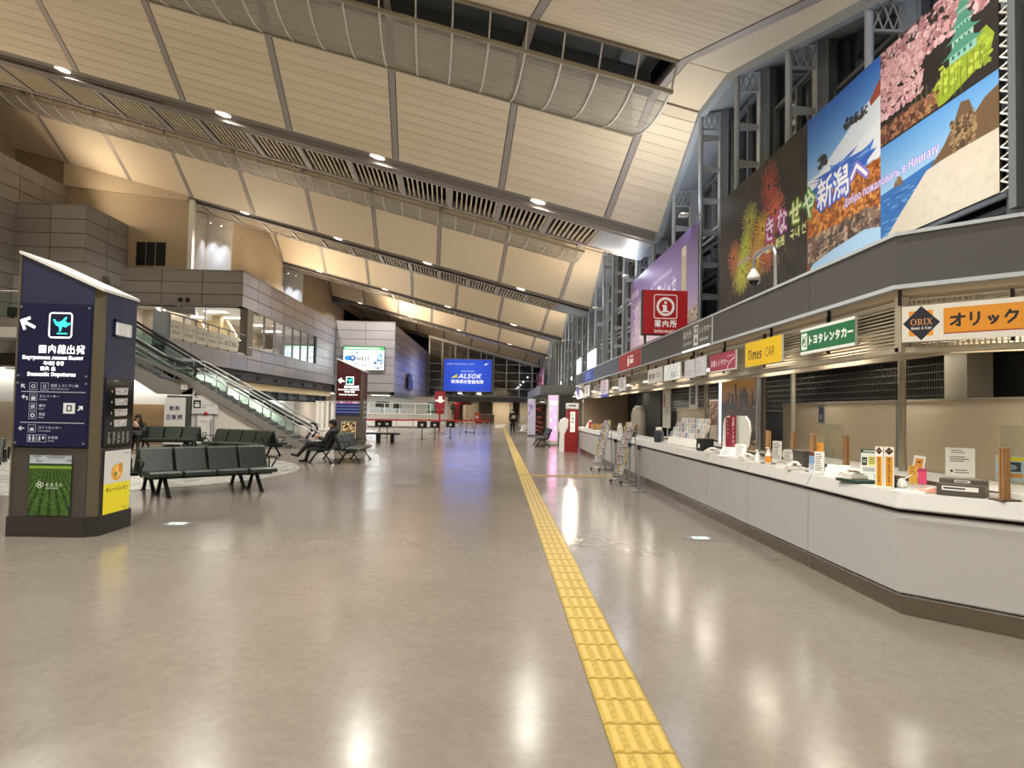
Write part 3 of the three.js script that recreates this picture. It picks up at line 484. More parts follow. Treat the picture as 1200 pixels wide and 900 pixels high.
    say(x, '朱鷺メッセ', 470, 150, 74, '#f2eef8', { bold: 0.09 }); say(x, 'NIIGATA CONVENTION CENTER', 470, 92, 21, '#e4dcf0', { font: 'normal' }); rect(x, 500, 215, 260, 30, '#27305e'); say(x, 'www.tokimesse.com', 520, 231, 20, '#e8e8f4'); say(x, 'NIIGATA', 20, 70, 40, '#e8e0f4'); x.strokeStyle = '#f2eef8'; x.lineWidth = 8; x.beginPath(); x.moveTo(450, 100); x.quadraticCurveTo(400, 120, 440, 160); x.quadraticCurveTo(450, 200, 410, 200); x.stroke();
  });
  const p = thing('wall_poster', 'long purple poster with a pale tower behind the red information sign', 'poster', [5.2, 5.4, -22.1], HALL);
  plate('print', 9.0, 2.62, 0.03, printed(purple, { rough: 0.5, edge: 0x4a3c66 }), [0, 0, 0], 0, p);
  obj('frame_tube', [rod(V(-4.5, 1.31, -0.06), V(4.5, 1.31, -0.06), 0.035), rod(V(-4.5, -1.31, -0.06), V(4.5, -1.31, -0.06), 0.035), rod(V(4.55, -1.5, -0.03), V(4.55, 1.4, -0.03), 0.035)], M.steel, p);
  // small far posters and lit office windows
  const farP = tex(200, 160, (x, w, h) => { paintNoise(x, w, h, 120, ['#b84a6a', '#d89ab0', '#7a6a9a', '#e8d4d8', '#a83a4a', '#5a78b0'], 5, 18); for (let i = 0; i < 5; i++) say(x, 'オリ', 20 + i * 34, 40 + (i % 3) * 40, 26, '#f2e8e8'); }, '#9a4a62');
  tag(plate('wall_poster', 14, 2.3, 0.06, printed(farP), [5.0, 5.2, -80], HALL), 'distant pink and white poster at the far end of the glass wall', 'poster');
  const lit = mat(0xeaf2f0, 0.5, 0, { emissive: 0xdcefe8, emissiveIntensity: 0.6 });
  for (const [z, n, l] of [[-42.2, 2, 'pair of small lit window panels above the far end of the counter fascia'], [-36.5, 3, 'larger lit window panels above the counter fascia']]) {
    const t = thing('light_box', l, 'light box', [5.05, 4.45, z], HALL);
    for (let i = 0; i < n; i++) obj('pane', rbox(1.0, 0.95, 0.06, 0.02, (i - (n - 1) / 2) * 1.12, 0, 0), lit, t);
    obj('frame', [bb(-n * 0.58, n * 0.58, 0.5, 0.58, -0.05, 0.04), bb(-n * 0.58, n * 0.58, -0.58, -0.5, -0.05, 0.04)], M.steelDark, t); obj('leg', [bb(-n * 0.5, -n * 0.5 + 0.06, -1.35, -0.58, -0.05, 0), bb(n * 0.5 - 0.06, n * 0.5, -1.35, -0.58, -0.05, 0)], M.steelDark, t);
  }
  // red information sign on the counter roof
  const info = tex(460, 440, (x, w, h) => {
    x.strokeStyle = '#f4f0ee'; x.lineWidth = 9; x.beginPath(); x.roundRect(112, 44, 236, 236, 20); x.stroke(); x.lineWidth = 24; x.beginPath(); x.arc(230, 162, 82, 0, TAU); x.stroke();
    rect(x, 206, 150, 34, 60, '#f4f0ee'); rect(x, 196, 146, 44, 14, '#f4f0ee'); rect(x, 192, 204, 74, 14, '#f4f0ee'); rect(x, 218, 150, 26, 60, '#f4f0ee'); blob(x, 230, 122, 15, 15, '#f4f0ee');
    say(x, '案内所', 112, 334, 78, '#f4f0ee', { bold: 0.13, ls: 3 }); say(x, 'Information', 112, 408, 44, '#f4f0ee', { font: 'bold' });
  }, '#a81f24');
  const s = thing('information_sign', 'square red information sign with a white letter i standing above the counters', 'sign', [4.08, 4.1, -16.6], 0.04);
  plate('sign_face', 1.1, 1.08, 0.05, printed(info, { rough: 0.35, glow: 0.32, edge: 0x5a5350 }), [0, 0, 0.03], 0, s);
  obj('casing', [rbox(1.14, 1.12, 0.16, 0.02, 0, 0, -0.08)], mat(0x57504c, 0.5, 0.3), s); obj('leg', bb(-0.5, -0.44, -0.98, -0.5, -0.1, -0.04), M.steelDark, s); obj('leg', bb(0.44, 0.5, -0.98, -0.5, -0.1, -0.04), M.steelDark, s);
}
// ------------------------------------------------------------------ counter house: fascia, soffit, back wall
const BX = 3.35, BZ = -5.65, EX = 0.669, EZ = 0.743, CL = 3.4;        // bend point, direction of the near wing, its length
// extrudes an outline (distance behind the front line, height) along the whole front: far run, mitred at the bend, near wing
const MITRE = Math.tan(Math.atan2(EX, EZ) / 2);
function front(pts, zf, s0 = 0, s1 = CL) {
  const P = (d, y, which) => which === 0 ? V(BX + d, y, zf) : which === 1 ? V(BX + d, y, BZ - d * MITRE) : V(BX + EX * s1 + EZ * d, y, BZ + EZ * s1 - EX * d);
  const pos = [], uv = [], N = pts.length;
  const q = (a, b, c, d) => { for (const v of [a, b, c, a, c, d]) { pos.push(v.x, v.y, v.z); uv.push(v.z, v.y); } };
  for (let s = 0; s < 2; s++) for (let i = 0; i < N; i++) { const [d0, y0] = pts[i], [d1, y1] = pts[(i + 1) % N]; q(P(d0, y0, s), P(d0, y0, s + 1), P(d1, y1, s + 1), P(d1, y1, s)); }
  const tri = THREE.ShapeUtils.triangulateShape(pts.map(([a, b]) => new THREE.Vector2(a, b)), []);
  for (const e of [0, 2]) for (const t of tri) for (const i of e ? t : [...t].reverse()) { const v = P(pts[i][0], pts[i][1], e); pos.push(v.x, v.y, v.z); uv.push(v.x, v.y); }
  const g = new THREE.BufferGeometry(); g.setAttribute('position', new THREE.Float32BufferAttribute(pos, 3)); g.setAttribute('uv', new THREE.Float32BufferAttribute(uv, 2)); g.computeVertexNormals(); return g;
}
// one piece of that run between two places; place: s <= 0 metres along the far run from the bend, s > 0 along the near wing
function piece(pts, sa, sb) {
  const P = (d, y, s) => s < -1e-6 ? V(BX + d, y, BZ + s) : s > 1e-6 ? V(BX + EX * s + EZ * d, y, BZ + EZ * s - EX * d) : V(BX + d, y, BZ - d * MITRE);
  const pos = [], uv = [], N = pts.length;
  for (let i = 0; i < N; i++) { const [d0, y0] = pts[i], [d1, y1] = pts[(i + 1) % N]; for (const v of [P(d0, y0, sa), P(d0, y0, sb), P(d1, y1, sb), P(d0, y0, sa), P(d1, y1, sb), P(d1, y1, sa)]) { pos.push(v.x, v.y, v.z); uv.push(v.z, v.y); } }
  const tri = THREE.ShapeUtils.triangulateShape(pts.map(([a, b]) => new THREE.Vector2(a, b)), []);
  for (const e of [sa, sb]) for (const t of tri) for (const i of e === sb ? t : [...t].reverse()) { const v = P(pts[i][0], pts[i][1], e); pos.push(v.x, v.y, v.z); uv.push(v.x, v.y); }
  const g = new THREE.BufferGeometry(); g.setAttribute('position', new THREE.Float32BufferAttribute(pos, 3)); g.setAttribute('uv', new THREE.Float32BufferAttribute(uv, 2)); g.computeVertexNormals(); return g;
}
const ZF = -28.8, SF = ZF - BZ;                       // far end of the run
const along = (s, d, y) => s <= 0 ? [BX + d, y, BZ + s] : [BX + EX * s + EZ * d, y, BZ + EZ * s - EX * d];
{
  const c = thing('service_counter', 'long pale grey service counter with a bent near end and dark kick plate', 'counter', [0, 0, 0]);
  const top = [[0.03, 0.862], [-0.02, 0.875], [-0.022, 0.885], [0.035, 1.0], [0.05, 1.004], [0.72, 1.004], [0.72, 0.862]];
  const panel = [[0.055, 0.17], [0.02, 0.175], [0.0, 0.19], [0.0, 0.795], [0.012, 0.825], [0.035, 0.838], [0.06, 0.838]];
  const cuts = [2.2, 0]; for (let s = -1.62; s > SF + 0.5; s -= 1.75) cuts.push(s); cuts.push(SF);
  const ends = [CL, ...cuts];
  for (let i = 0; i + 1 < ends.length; i++) {
    const a = ends[i + 1] + 0.007, b = ends[i] - 0.007, fix = (v, o) => Math.abs(v) < 0.01 ? o : v;
    const A = fix(a, 0), B = fix(b, 0);
    obj('worktop', piece(top, A, B), M.counterTop, c); obj('front_panel', piece(panel, A, B), M.counter, c);
  }
  obj('carcass', piece([[0.06, 0.02], [0.06, 0.85], [0.66, 0.85], [0.66, 0.02]], SF, 0), M.joint, c); obj('carcass', piece([[0.06, 0.02], [0.06, 0.85], [0.66, 0.85], [0.66, 0.02]], 0, CL), M.joint, c);
  for (let i = 0; i + 1 < ends.length; i++) { const A = Math.abs(ends[i + 1]) < 0.01 ? 0 : ends[i + 1] + 0.003, B = Math.abs(ends[i]) < 0.01 ? 0 : ends[i] - 0.003; obj('kick_plate', piece([[0.045, 0], [0.04, 0.15], [0.07, 0.165], [0.07, 0]], A, B), M.kick, c); }
  obj('kick_trim', piece([[0.02, 0.152], [0.02, 0.166], [0.06, 0.166], [0.06, 0.152]], SF, 0), M.chrome, c); obj('kick_trim', piece([[0.02, 0.152], [0.02, 0.166], [0.06, 0.166], [0.06, 0.152]], 0, CL), M.chrome, c);
  // the house around it
  const house = shell('trim_1');
  const run = (name, pts, m, s0 = SF, s1 = CL) => { if (s0 < 0) obj(name, piece(pts, s0, 0), m, house); if (s1 > 0) obj(name, piece(pts, 0, s1), m, house); };
  const bandCuts = [SF, -20.3, -17, -13.1, -10, -6.6, -4.9, -1.6, 0, 1.02, CL];
  for (let i = 0; i + 1 < bandCuts.length; i++) { const a = bandCuts[i], b = bandCuts[i + 1]; obj('fascia_panel', piece([[0, 2.74], [0, 3.16], [0.1, 3.16], [0.1, 2.74]], a ? a + 0.004 : 0, b ? b - 0.004 : 0), a < -10 ? M.fasciaBlue : M.fascia, house); }
  run('fascia_cap', [[-0.015, 3.16], [-0.015, 3.19], [0.14, 3.19], [0.14, 3.16]], M.steel);
  run('fascia_lip', [[-0.03, 2.705], [-0.03, 2.74], [0.12, 2.74], [0.12, 2.705]], M.steel);
  run('cornice', [[0.04, 2.66], [0.04, 2.705], [0.3, 2.705], [0.3, 2.62], [0.1, 2.62]], M.beige);
  run('lower_rail', [[0.02, 2.17], [0.02, 2.215], [0.14, 2.215], [0.14, 2.17]], M.beigeMetal);
  run('upper_rail', [[0.06, 2.6], [0.06, 2.625], [0.12, 2.625], [0.12, 2.6]], M.beigeMetal);
  run('screen_back', [[0.62, 2.2], [0.62, 2.7], [0.66, 2.7], [0.66, 2.2]], M.beigeDark);
  run('soffit', [[0.34, 2.45], [0.34, 2.5], [2.75, 2.5], [2.75, 2.45]], M.beigeMetal, SF, 0);
  run('soffit', [[0.34, 2.45], [0.34, 2.5], [2.4, 2.5], [2.4, 2.45]], M.beigeMetal, 0, CL);
  run('counter_roof', [[0.1, 3.06], [0.1, 3.12], [2.8, 3.12], [2.8, 3.06]], M.fascia, SF, 0);
  run('counter_roof', [[0.1, 3.06], [0.1, 3.12], [2.2, 3.12], [2.2, 3.06]], M.fascia, 0, CL);
  for (let i = 0; i < 12; i++) { const y = 2.228 + i * 0.032; obj('louvre_slat', piece([[0.05, y], [0.05, y + 0.014], [0.075, y + 0.018], [0.075, y + 0.004]], SF, 0), M.beigeMetal, house); }
  // near wing: square perforated grille
  const grid = []; const gp = (s, y) => V(...along(s, 0.06, y));
  for (let i = 0; i <= 90; i++) { const s = 0.06 + i * 0.037; grid.push(beam(gp(s, 2.2), gp(s, 2.61), 0.013, 0.01)); }
  for (let j = 0; j <= 11; j++) grid.push(beam(gp(0.04, 2.21 + j * 0.036), gp(CL, 2.21 + j * 0.036), 0.01, 0.013));
  stuff(obj('grille', grid, M.beigeMetal, house));
  obj('corner_post', bb(BX + 0.02, BX + 0.09, 2.18, 2.64, BZ - 0.06, BZ + 0.03), M.beigeMetal, house);
  for (const s of [0.03, -0.9 - 0.25, -2.6, -4.3, -5.9, -7.6, -9.4, -11.2, -13, -14.8, -16.6, -18.4, -20.2]) { const o = plate('bracket', 0.022, 0.13, 0.03, M.blackMetal, along(s, -0.01, 2.63), s > 0 ? BEND : HALL, house); }
  // columns, back wall, shutters, partitions
  for (const [z, r] of [[-8.15, 0.044], [-11.2, 0.042], [-12.44, 0.042], [-15.9, 0.042]]) obj('post', cyl(r, 2.47, 4.9, 0, z, 18), M.beigeMetal, house);
  obj('pier', bb(5.3, 5.6, 0, 2.5, -7.97, -7.58), M.beigeMetal, house);
  obj('shutter_back', bb(5.75, 5.8, 0, 2.5, ZF, -2), M.dark, house);
  const sh = []; for (let z = -8.0; z > -22; z -= 0.05) sh.push(bb(5.62, 5.626, 1.7, 2.48, z, z - 0.007)); for (let y = 1.72; y < 2.48; y += 0.1) sh.push(bb(5.615, 5.63, y, y + 0.012, -8.0, -22));
  stuff(obj('link_shutter', sh, mat(0x6a6660, 0.35, 0.7), house));
  obj('cabinet_wall', bb(5.4, 5.75, 0, 2.5, -28, -22.4), M.dark, house);
  const part = (z0, z1, y1 = 1.83) => { obj('partition_board', bb(5.2, 5.24, 0, y1, z0, z1), M.beige, house); obj('partition_cap', bb(5.18, 5.26, y1, y1 + 0.03, z0, z1), M.beigeMetal, house); };
  part(-4.3, -8.6); part(-8.75, -12.3); obj('partition_post', bb(5.17, 5.26, 0, 1.86, -8.61, -8.74), M.steelDark, house); part(-16.8, -19.6, 1.75);
  obj('desk', bb(4.42, 5.18, 0.94, 0.99, -4.6, -19), M.offwhite, house); obj('desk_edge', bb(4.39, 4.42, 0.9, 0.995, -4.6, -19), M.woodDark, house); obj('desk_side', bb(4.65, 5.1, 0, 0.94, -4.6, -19), M.beigeDark, house);
  obj('hatch_wall', bb(5.7, 5.75, 0, 2.5, -2, ZF), M.dark, house);
  obj('end_wall', bb(BX + 0.3, 6.2, 0, 3.1, ZF, ZF - 0.12), M.beigeDark, house);
}
// fluorescent tubes behind the screens
{
  const spots = [0.75, 2.1, -2.05, -3.9, -6.55, -8.85, -11.15, -13.95, -15.85, -18.2, -20.5];
  spots.forEach((s, i) => {
    const [x, y, z] = along(s, 0.44, 2.44), r = s > 0 ? BEND : HALL;
    const t = thing('fluorescent_light', s > 0 ? (i ? 'fluorescent strip behind the square grille at the right edge' : 'fluorescent strip behind the square grille above the orange car hire sign') : `fluorescent strip behind the slatted fascia, ${NTH[i - 2]} away from the bend`, 'light', [x, y, z], r);
    obj('tube', rbox(0.96, 0.03, 0.13, 0.012, 0, -0.015, 0), M.tubeLamp, t); obj('holder', [bb(-0.52, 0.52, 0, 0.01, -0.09, 0.09), bb(-0.52, -0.485, -0.035, 0, -0.08, 0.08), bb(0.485, 0.52, -0.035, 0, -0.08, 0.08)], M.offwhite, t);
    areaLight(NEUTRAL, TUBE_I, 0.94, 0.12, [x, y - 0.04, z], [x, 0, z]).rotateZ(s > 0 ? Math.PI / 2 - 0.733 : Math.PI / 2);
  });
  // troffers over the work zone
  [-6.2, -8.35, -10.5, -13.7, -16.1, -18.7, -21.7, -25].forEach((z, i) => {
    const t = thing('ceiling_light', `flush light strip in the soffit behind the counter, ${NTH[i]} from the near end`, 'light', [4.98, 2.45, z]);
    obj('diffuser', bb(-0.07, 0.07, -0.012, 0, -0.3, 0.3), M.tubeLamp, t); obj('frame', [bb(-0.1, -0.07, -0.02, 0.0, -0.32, 0.32), bb(0.07, 0.1, -0.02, 0, -0.32, 0.32)], M.offwhite, t);
    areaLight(NEUTRAL, TUBE_I * 2.2, 0.13, 0.56, [4.98, 2.42, z], [4.8, 0, z]);
  });
  // floodlights on the counter roof (the fittings of the lights set at the top)
  FLOODS.forEach((z, i) => { const t = thing('floodlight', 'small floodlight standing on the roof of the service counter', 'light', [3.9, 3.12, z], HALL, 'floodlights on the counter roof'); obj('body', rbox(0.52, 0.2, 0.1, 0.02, 0, 0.26, -0.09), M.blackMetal, t); obj('bracket', [bb(-0.28, -0.26, 0, 0.28, -0.1, -0.06), bb(0.26, 0.28, 0, 0.28, -0.1, -0.06), bb(-0.28, 0.28, 0, 0.03, -0.12, -0.04)], M.steelDark, t); obj('lens', bb(-0.24, 0.24, 0.19, 0.33, -0.04, -0.035), M.panelLamp, t); });
}
// ------------------------------------------------------------------ signs on the fascia
{
  const hang = (t, label, s0, s1, y0, y1, opt = {}, d = -0.05) => { const s = (s0 + s1) / 2, o = thing('hanging_sign', label, 'sign', along(s, d, (y0 + y1) / 2), s > 0 ? BEND : HALL); plate('sign_face', Math.abs(s1 - s0), y1 - y0, 0.025, printed(t, opt), [0, 0, 0], 0, o); obj('clip', bb(-0.012, 0.012, (y1 - y0) / 2, (y1 - y0) / 2 + 0.07, -0.03, 0), M.blackMetal, o); obj('clip', bb(-0.012, 0.012, -(y1 - y0) / 2 - 0.03, -(y1 - y0) / 2, -0.03, 0), M.blackMetal, o); return o; };
  const S = (z) => z - BZ;
  const orix = tex(1024, 200, (x, w, h) => {
    rect(x, 36, 30, 120, 140, '#d8902c'); poly(x, [[98, 4], [190, 98], [98, 194], [6, 98]], '#12152a'); say(x, 'ORIX', 98, 92, 46, '#e0a050', { align: 'center', face: 'serif', font: 'normal' }); say(x, 'Rent A Car', 98, 126, 19, '#f0f0ee', { align: 'center', face: 'serif' });
    rect(x, 206, 26, 818, 138, '#d48c22'); rect(x, 206, 160, 818, 6, '#8a2420'); say(x, 'オリックス レンタカー', 232, 94, 82, '#15141a', { bold: 0.15, ls: -2 });
  }, '#d6d4cc');
  hang(orix, 'white and orange car hire sign with a dark diamond at the right edge', 0.06, 1.56, 2.25, 2.545);
  hang(tex(640, 164, (x, w, h) => { rect(x, 0, 18, w, 128, '#1c6b45'); rect(x, 14, 30, 76, 104, '#e8ece8'); rect(x, 20, 40, 64, 84, '#20714a'); x.strokeStyle = '#f2f4f2'; x.lineWidth = 9; x.strokeRect(22, 42, 60, 80); x.beginPath(); x.arc(52, 70, 18, Math.PI, TAU * 1.15); x.lineTo(36, 112); x.lineTo(72, 96); x.stroke(); say(x, 'トヨタレンタカー', 98, 80, 66, '#f0f2f0', { bold: 0.16 }); }, '#dfe4e2'), 'green car hire sign with white lettering and a square emblem', S(-7.33), S(-6.2), 2.285, 2.56);
  hang(tex(512, 134, (x, w, h) => { say(x, 'Times', 34, 72, 74, '#191916', { font: 'italic bold' }); say(x, 'CAR', 300, 72, 66, '#191916', { font: 'normal' }); }, '#e3bc12'), 'bright yellow car hire sign with black lettering', S(-8.98), S(-7.82), 2.255, 2.57);
  hang(tex(512, 134, (x, w, h) => { say(x, '日産レンタカー', 24, 68, 52, '#f0e8ea', { bold: 0.11 }); rect(x, 360, 30, 130, 6, '#d8b8c0'); x.strokeStyle = '#e8dce0'; x.lineWidth = 9; x.beginPath(); x.moveTo(350, 134); x.quadraticCurveTo(380, 70, 500, 50); x.stroke(); rect(x, 0, 124, 512, 10, '#d8d4d4'); }, '#a0334f'), 'crimson car hire sign with white lettering', S(-10.5), S(-9.35), 2.26, 2.53);
  hang(tex(300, 200, (x) => { say(x, '高速', 30, 60, 60, '#b8bcd0'); lines(x, 30, 110, 240, 70, 4, '#b0b4cc'); }, '#d9dae6'), 'pale white notice sign with faint lettering beside the crimson sign', S(-11.25), S(-10.72), 2.25, 2.56);
  hang(tex(300, 200, (x) => { say(x, 'バ', 30, 60, 60, '#bcc0d4'); lines(x, 30, 110, 240, 70, 4, '#b4b8d0'); }, '#dcdde9'), 'second pale white notice sign, left of the one beside the crimson sign', S(-11.9), S(-11.32), 2.24, 2.55);
  hang(tex(400, 220, (x, w, h) => { x.strokeStyle = '#6a6e74'; x.lineWidth = 8; for (let i = 0; i < 3; i++) { x.beginPath(); x.moveTo(60 + i * 90, 200); x.quadraticCurveTo(90 + i * 90, 90, 180 + i * 90, 20); x.stroke(); } lines(x, 180, 120, 180, 80, 4, '#555a62'); }, '#e4e8e6'), 'white sign with grey curved route lines over the counter', S(-13.38), S(-12.2), 2.26, 2.56, { glow: 0.25 });
  hang(tex(400, 200, (x) => { say(x, '高速バス', 30, 100, 82, '#4a4d58', { bold: 0.12 }); }, '#e8e8e4'), 'white sign with dark lettering left of the route-line sign', S(-14.83), S(-13.55), 2.26, 2.56);
  const greyLines = tex(220, 260, (x, w, h) => { lines(x, 30, 30, 160, 180, 5, '#5a5e68'); }, '#e4e4e6');
  hang(greyLines, 'small white notice hung far along the fascia', S(-18.4), S(-17.4), 2.2, 2.55);
  hang(tex(220, 260, (x, w, h) => { lines(x, 30, 20, 160, 120, 4, '#a83a3a'); lines(x, 30, 150, 160, 60, 2, '#3a4a8a'); rect(x, 0, 220, 220, 40, '#3f4fc0'); }, '#d8d0e0'), 'white notice with red lines and a blue foot on the far fascia', S(-21.6), S(-20.1), 2.1, 2.62);
  hang(greyLines, 'white notice near the far end of the fascia', S(-25.6), S(-24.2), 2.2, 2.6);
  hang(tex(200, 200, (x) => { lines(x, 30, 30, 140, 140, 4, '#e0d8ff'); }, '#5a4ac0'), 'violet notice at the far end of the fascia', S(-28.4), S(-27.2), 2.2, 2.6);
  // panels set into the dark band
  const inset = (t, label, z0, z1, opt) => tag(plate('fascia_sign', z1 - z0, 0.42, 0.02, printed(t, opt), [BX - 0.012, 2.95, (z0 + z1) / 2], HALL), label, 'sign');
  inset(tex(420, 128, (x, w, h) => { say(x, '案内所', 14, 46, 44, '#c8c8c0', { bold: 0.1 }); say(x, 'Information', 14, 92, 22, '#c8c8c0'); rect(x, 176, 12, 62, 104, '#e4e4dc'); rect(x, 184, 20, 46, 40, '#22282a'); poly(x, [[190, 100], [206, 70], [216, 80], [228, 100]], '#22282a'); blob(x, 206, 40, 12, 14, '#e4e4dc'); say(x, 'レンタカー', 244, 46, 36, '#e4e4dc', { bold: 0.1 }); say(x, 'Rent-a-car', 260, 94, 24, '#e4e4dc'); }, '#2b2f30'), 'black sign panel with white car pictogram in the dark fascia band', -12.22, -10.54, { rough: 0.3 });
  inset(tex(360, 128, (x) => { blob(x, 166, 34, 10, 10, '#f0e8e6'); rect(x, 152, 46, 28, 60, '#f0e8e6'); rect(x, 196, 30, 50, 14, '#f0e8e6'); rect(x, 190, 56, 58, 34, '#f0e8e6'); }, '#9c2226'), 'red information panel set in the blue grey fascia band', -18.6, -15.78, { rough: 0.6, glow: 0.1 });
  inset(tex(300, 128, (x) => { lines(x, 60, 26, 180, 80, 3, '#9aa8e0'); }, '#27357a'), 'dark blue panel near the far end of the fascia band', -26.2, -23.4, { rough: 0.35, glow: 0.2 });
  const lp = thing('light_strip', 'thin white light strip below the black fascia panel', 'light', [BX - 0.03, 2.73, -11.38], HALL); obj('tube', rod(V(-0.8, 0, 0), V(0.8, 0, 0), 0.012, 8), M.panelLamp, lp); obj('end_cap', [rod(V(-0.83, 0, 0), V(-0.8, 0, 0), 0.016, 8), rod(V(0.8, 0, 0), V(0.83, 0, 0), 0.016, 8)], M.steelDark, lp);
  // camera on a bent pipe
  const cam = thing('security_camera', 'grey dome security camera hanging from a bent pipe in front of the fireworks poster', 'camera', [BX + 0.05, 3.19, -8.28], 0);
  obj('pipe', tube([V(0, 0, 0), V(0, 0.42, 0), V(0, 0.52, -0.06), V(0, 0.56, -0.2), V(0, 0.56, -0.5), V(0, 0.53, -0.66), V(0, 0.44, -0.72), V(0, 0.36, -0.72)], 0.024, 40, 10), M.rail, cam);
  obj('housing', lathe([[0.001, 0.12], [0.03, 0.12], [0.05, 0.08], [0.085, 0.02], [0.09, -0.04], [0.001, -0.04]]).translate(0, 0.27, -0.72), M.offwhite, cam); obj('dome', new THREE.SphereGeometry(0.072, 18, 12, 0, TAU, Math.PI / 2, Math.PI / 2).translate(0, 0.235, -0.72), mat(0x15161a, 0.08), cam);
}
// ------------------------------------------------------------------ left side: tiled walls, upper deck, stairs
const tileMats = [M.tileA, M.tileB, M.tileC], panMats = [M.panelA, M.panelB, M.panelC];
// cladding pieces with open joints; face 'z' looks towards the camera, face 'x' looks into the hall
function cladding(parent, face, at, a0, a1, y0, y1, w, h, mats, name = 'panel', off = 0) {
  const na = Math.max(1, Math.round(Math.abs(a1 - a0) / w)), ny = Math.max(1, Math.round((y1 - y0) / h)), dw = (a1 - a0) / na, dh = (y1 - y0) / ny, g = 0.018;
  for (let i = 0; i < na; i++) for (let j = 0; j < ny; j++) {
    const p = a0 + dw * i, q = p + dw, s = Math.sign(dw) * g;
    const b = face === 'z' ? bb(p + s, q - s, y0 + dh * j + g, y0 + dh * (j + 1) - g, at, at - 0.05) : bb(at, at - 0.05, y0 + dh * j + g, y0 + dh * (j + 1) - g, p + s, q - s);
    obj(name, b, mats[Math.floor(rnd() * mats.length)], parent);
  }
}
{
  const w = shell('wall_left');
  obj('wall_core', bb(-25.3, -25.05, 0, 14, 8, -39.4), M.joint, w); cladding(w, 'x', -25, -28, -39.4, 4.4, 14, 1.9, 0.76, tileMats, 'tile'); obj('plain_cladding', bb(-25.05, -25, 0, 14, 8, -28), M.tileB, w);
  obj('cove_back', bb(-28.3, -28, 0, 17, 8, -39.4), M.beige, w); obj('cove_floor', bb(-28, -25.05, 13.2, 13.3, 8, -39.4), M.beige, w);
  // tiled block
  obj('block_core', bb(-25, -21.45, 4.4, 11.78, -35.45, -39.4), M.joint, w);
  cladding(w, 'z', -35.4, -25, -21.4, 4.4, 11.8, 1.8, 0.76, tileMats, 'tile'); cladding(w, 'x', -21.4, -35.4, -39.4, 4.4, 11.8, 1.9, 0.76, tileMats, 'tile'); obj('block_cap', bb(-25, -21.38, 11.8, 11.84, -35.38, -39.4), M.tileA, w);
  // beige front wall and the wedge under the roof
  obj('front_wall', prism([[-28.2, 0], [-17.8, 0], [-17.8, yb(-17.8) + 0.05], [-28.2, yb(-28.2) + 0.05]], 0.25).translate(0, 0, -39.7), M.beigeDark, w);
  obj('roof_wedge', prism([[-25.05, 14.0], [-18.05, 13.3], [-17.95, yb(-17.95)], [-25.05, yb(-25.05)]], 0.3).translate(0, 0, -39.45), M.beige, w);
  obj('louvre_vent', bb(-20.9, -19.25, 9.55, 10.9, -39.43, -39.4), M.black, w); for (let i = 1; i < 3; i++) obj('vent_bar', bb(-20.9 + i * 0.55 - 0.03, -20.9 + i * 0.55 + 0.03, 9.55, 10.9, -39.45, -39.38), M.steelDark, w);
  obj('corner_trim', bb(-17.95, -17.7, 6.9, yb(-17.8) - 0.1, -39.3, -39.6), M.white, w);
  // upper side wall with recesses on the beam lines; its top follows the roof
  for (const k of [1, 2, 3]) {
    const z0 = Zb(k) - 0.3, zn = Zb(k) - 6.1, z1 = Zb(k + 1) - 0.3, top = (x, z) => yb(x) + profZ(z) + 0.04;
    const pts = [[zn - 0.1, 3]]; for (const z of [zn - 0.1, Zb(k + 1) + 6.9, Zb(k + 1) + 4.6, Zb(k + 1) + 0.01]) pts.push([z, top(-17.8, z)]); pts.push([z1, top(-17.8, z1 + 0.3)], [z1, 3]);
    obj('side_wall', prismX(pts, -18.0, -17.8), k === 1 ? M.beige : M.beigeDark, w);
    const rp = [[z0, 3]]; for (const z of [z0, Zb(k) - 3.4, zn]) rp.push([z, top(-19.5, z)]); rp.push([zn, 3]);
    obj('recess_back', prismX(rp, -19.7, -19.5), M.offwhite, w);
    obj('recess_end', prism([[-19.6, 3], [-17.8, 3], [-17.8, top(-17.8, zn)], [-19.6, top(-19.6, zn)]], 0.1).translate(0, 0, zn - 0.1), M.white, w);
    if (k < 3) for (const x of [-19.0, -18.3]) { const l = new THREE.SpotLight(0xeaf0ff, 30, 0, 0.5, 0.7); l.position.set(x, yb(x) - 0.4, zn + 0.55); l.target.position.set(x, 3, zn + 0.2); l.name = 'recess_beam'; l.shadow.radius = 3; l.castShadow = true; scene.add(l, l.target);
      const f = thing('recess_light', `small spotlight at the top of the ${k === 1 ? 'nearer' : 'farther'} white wall recess, ${x < -18.5 ? 'left' : 'right'} of two`, 'light', [x, yb(x) - 0.3, zn + 0.55]); obj('body', cyl(0.07, 0.16, 0, 0, 0), M.white, f); obj('lens', cyl(0.05, 0.01, 0, -0.012, 0), M.lamp, f); }
  }
  for (let i = 0; i < 2; i++) obj('access_panel', bb(-17.8, -17.77, 8.2, 9.6, -46.6 - i * 2.6, -48.6 - i * 2.6), M.beigeDark, w);
  obj('far_wall_left', bb(-18, -17.8, 0, 13, -72.5, -89), M.beigeDark, w);
  // upper deck: parapet mass over the windows
  const d = shell('wall_2');
  obj('parapet_core', [bb(-20.6, -14.06, 7.0, 8.92, -37.46, -38.0), bb(-14.5, -14.06, 7.0, 8.92, -37.46, -59)], M.joint, d);
  cladding(d, 'z', -37.4, -20.6, -14, 7.0, 8.95, 2.25, 0.65, tileMats, 'panel'); cladding(d, 'x', -14, -37.4, -59, 7.0, 8.95, 2.4, 0.65, panMats); obj('parapet_cap', [bb(-20.6, -13.98, 8.95, 8.99, -37.38, -37.9), bb(-14.5, -13.98, 8.95, 8.99, -37.38, -59)], M.panelA, d);
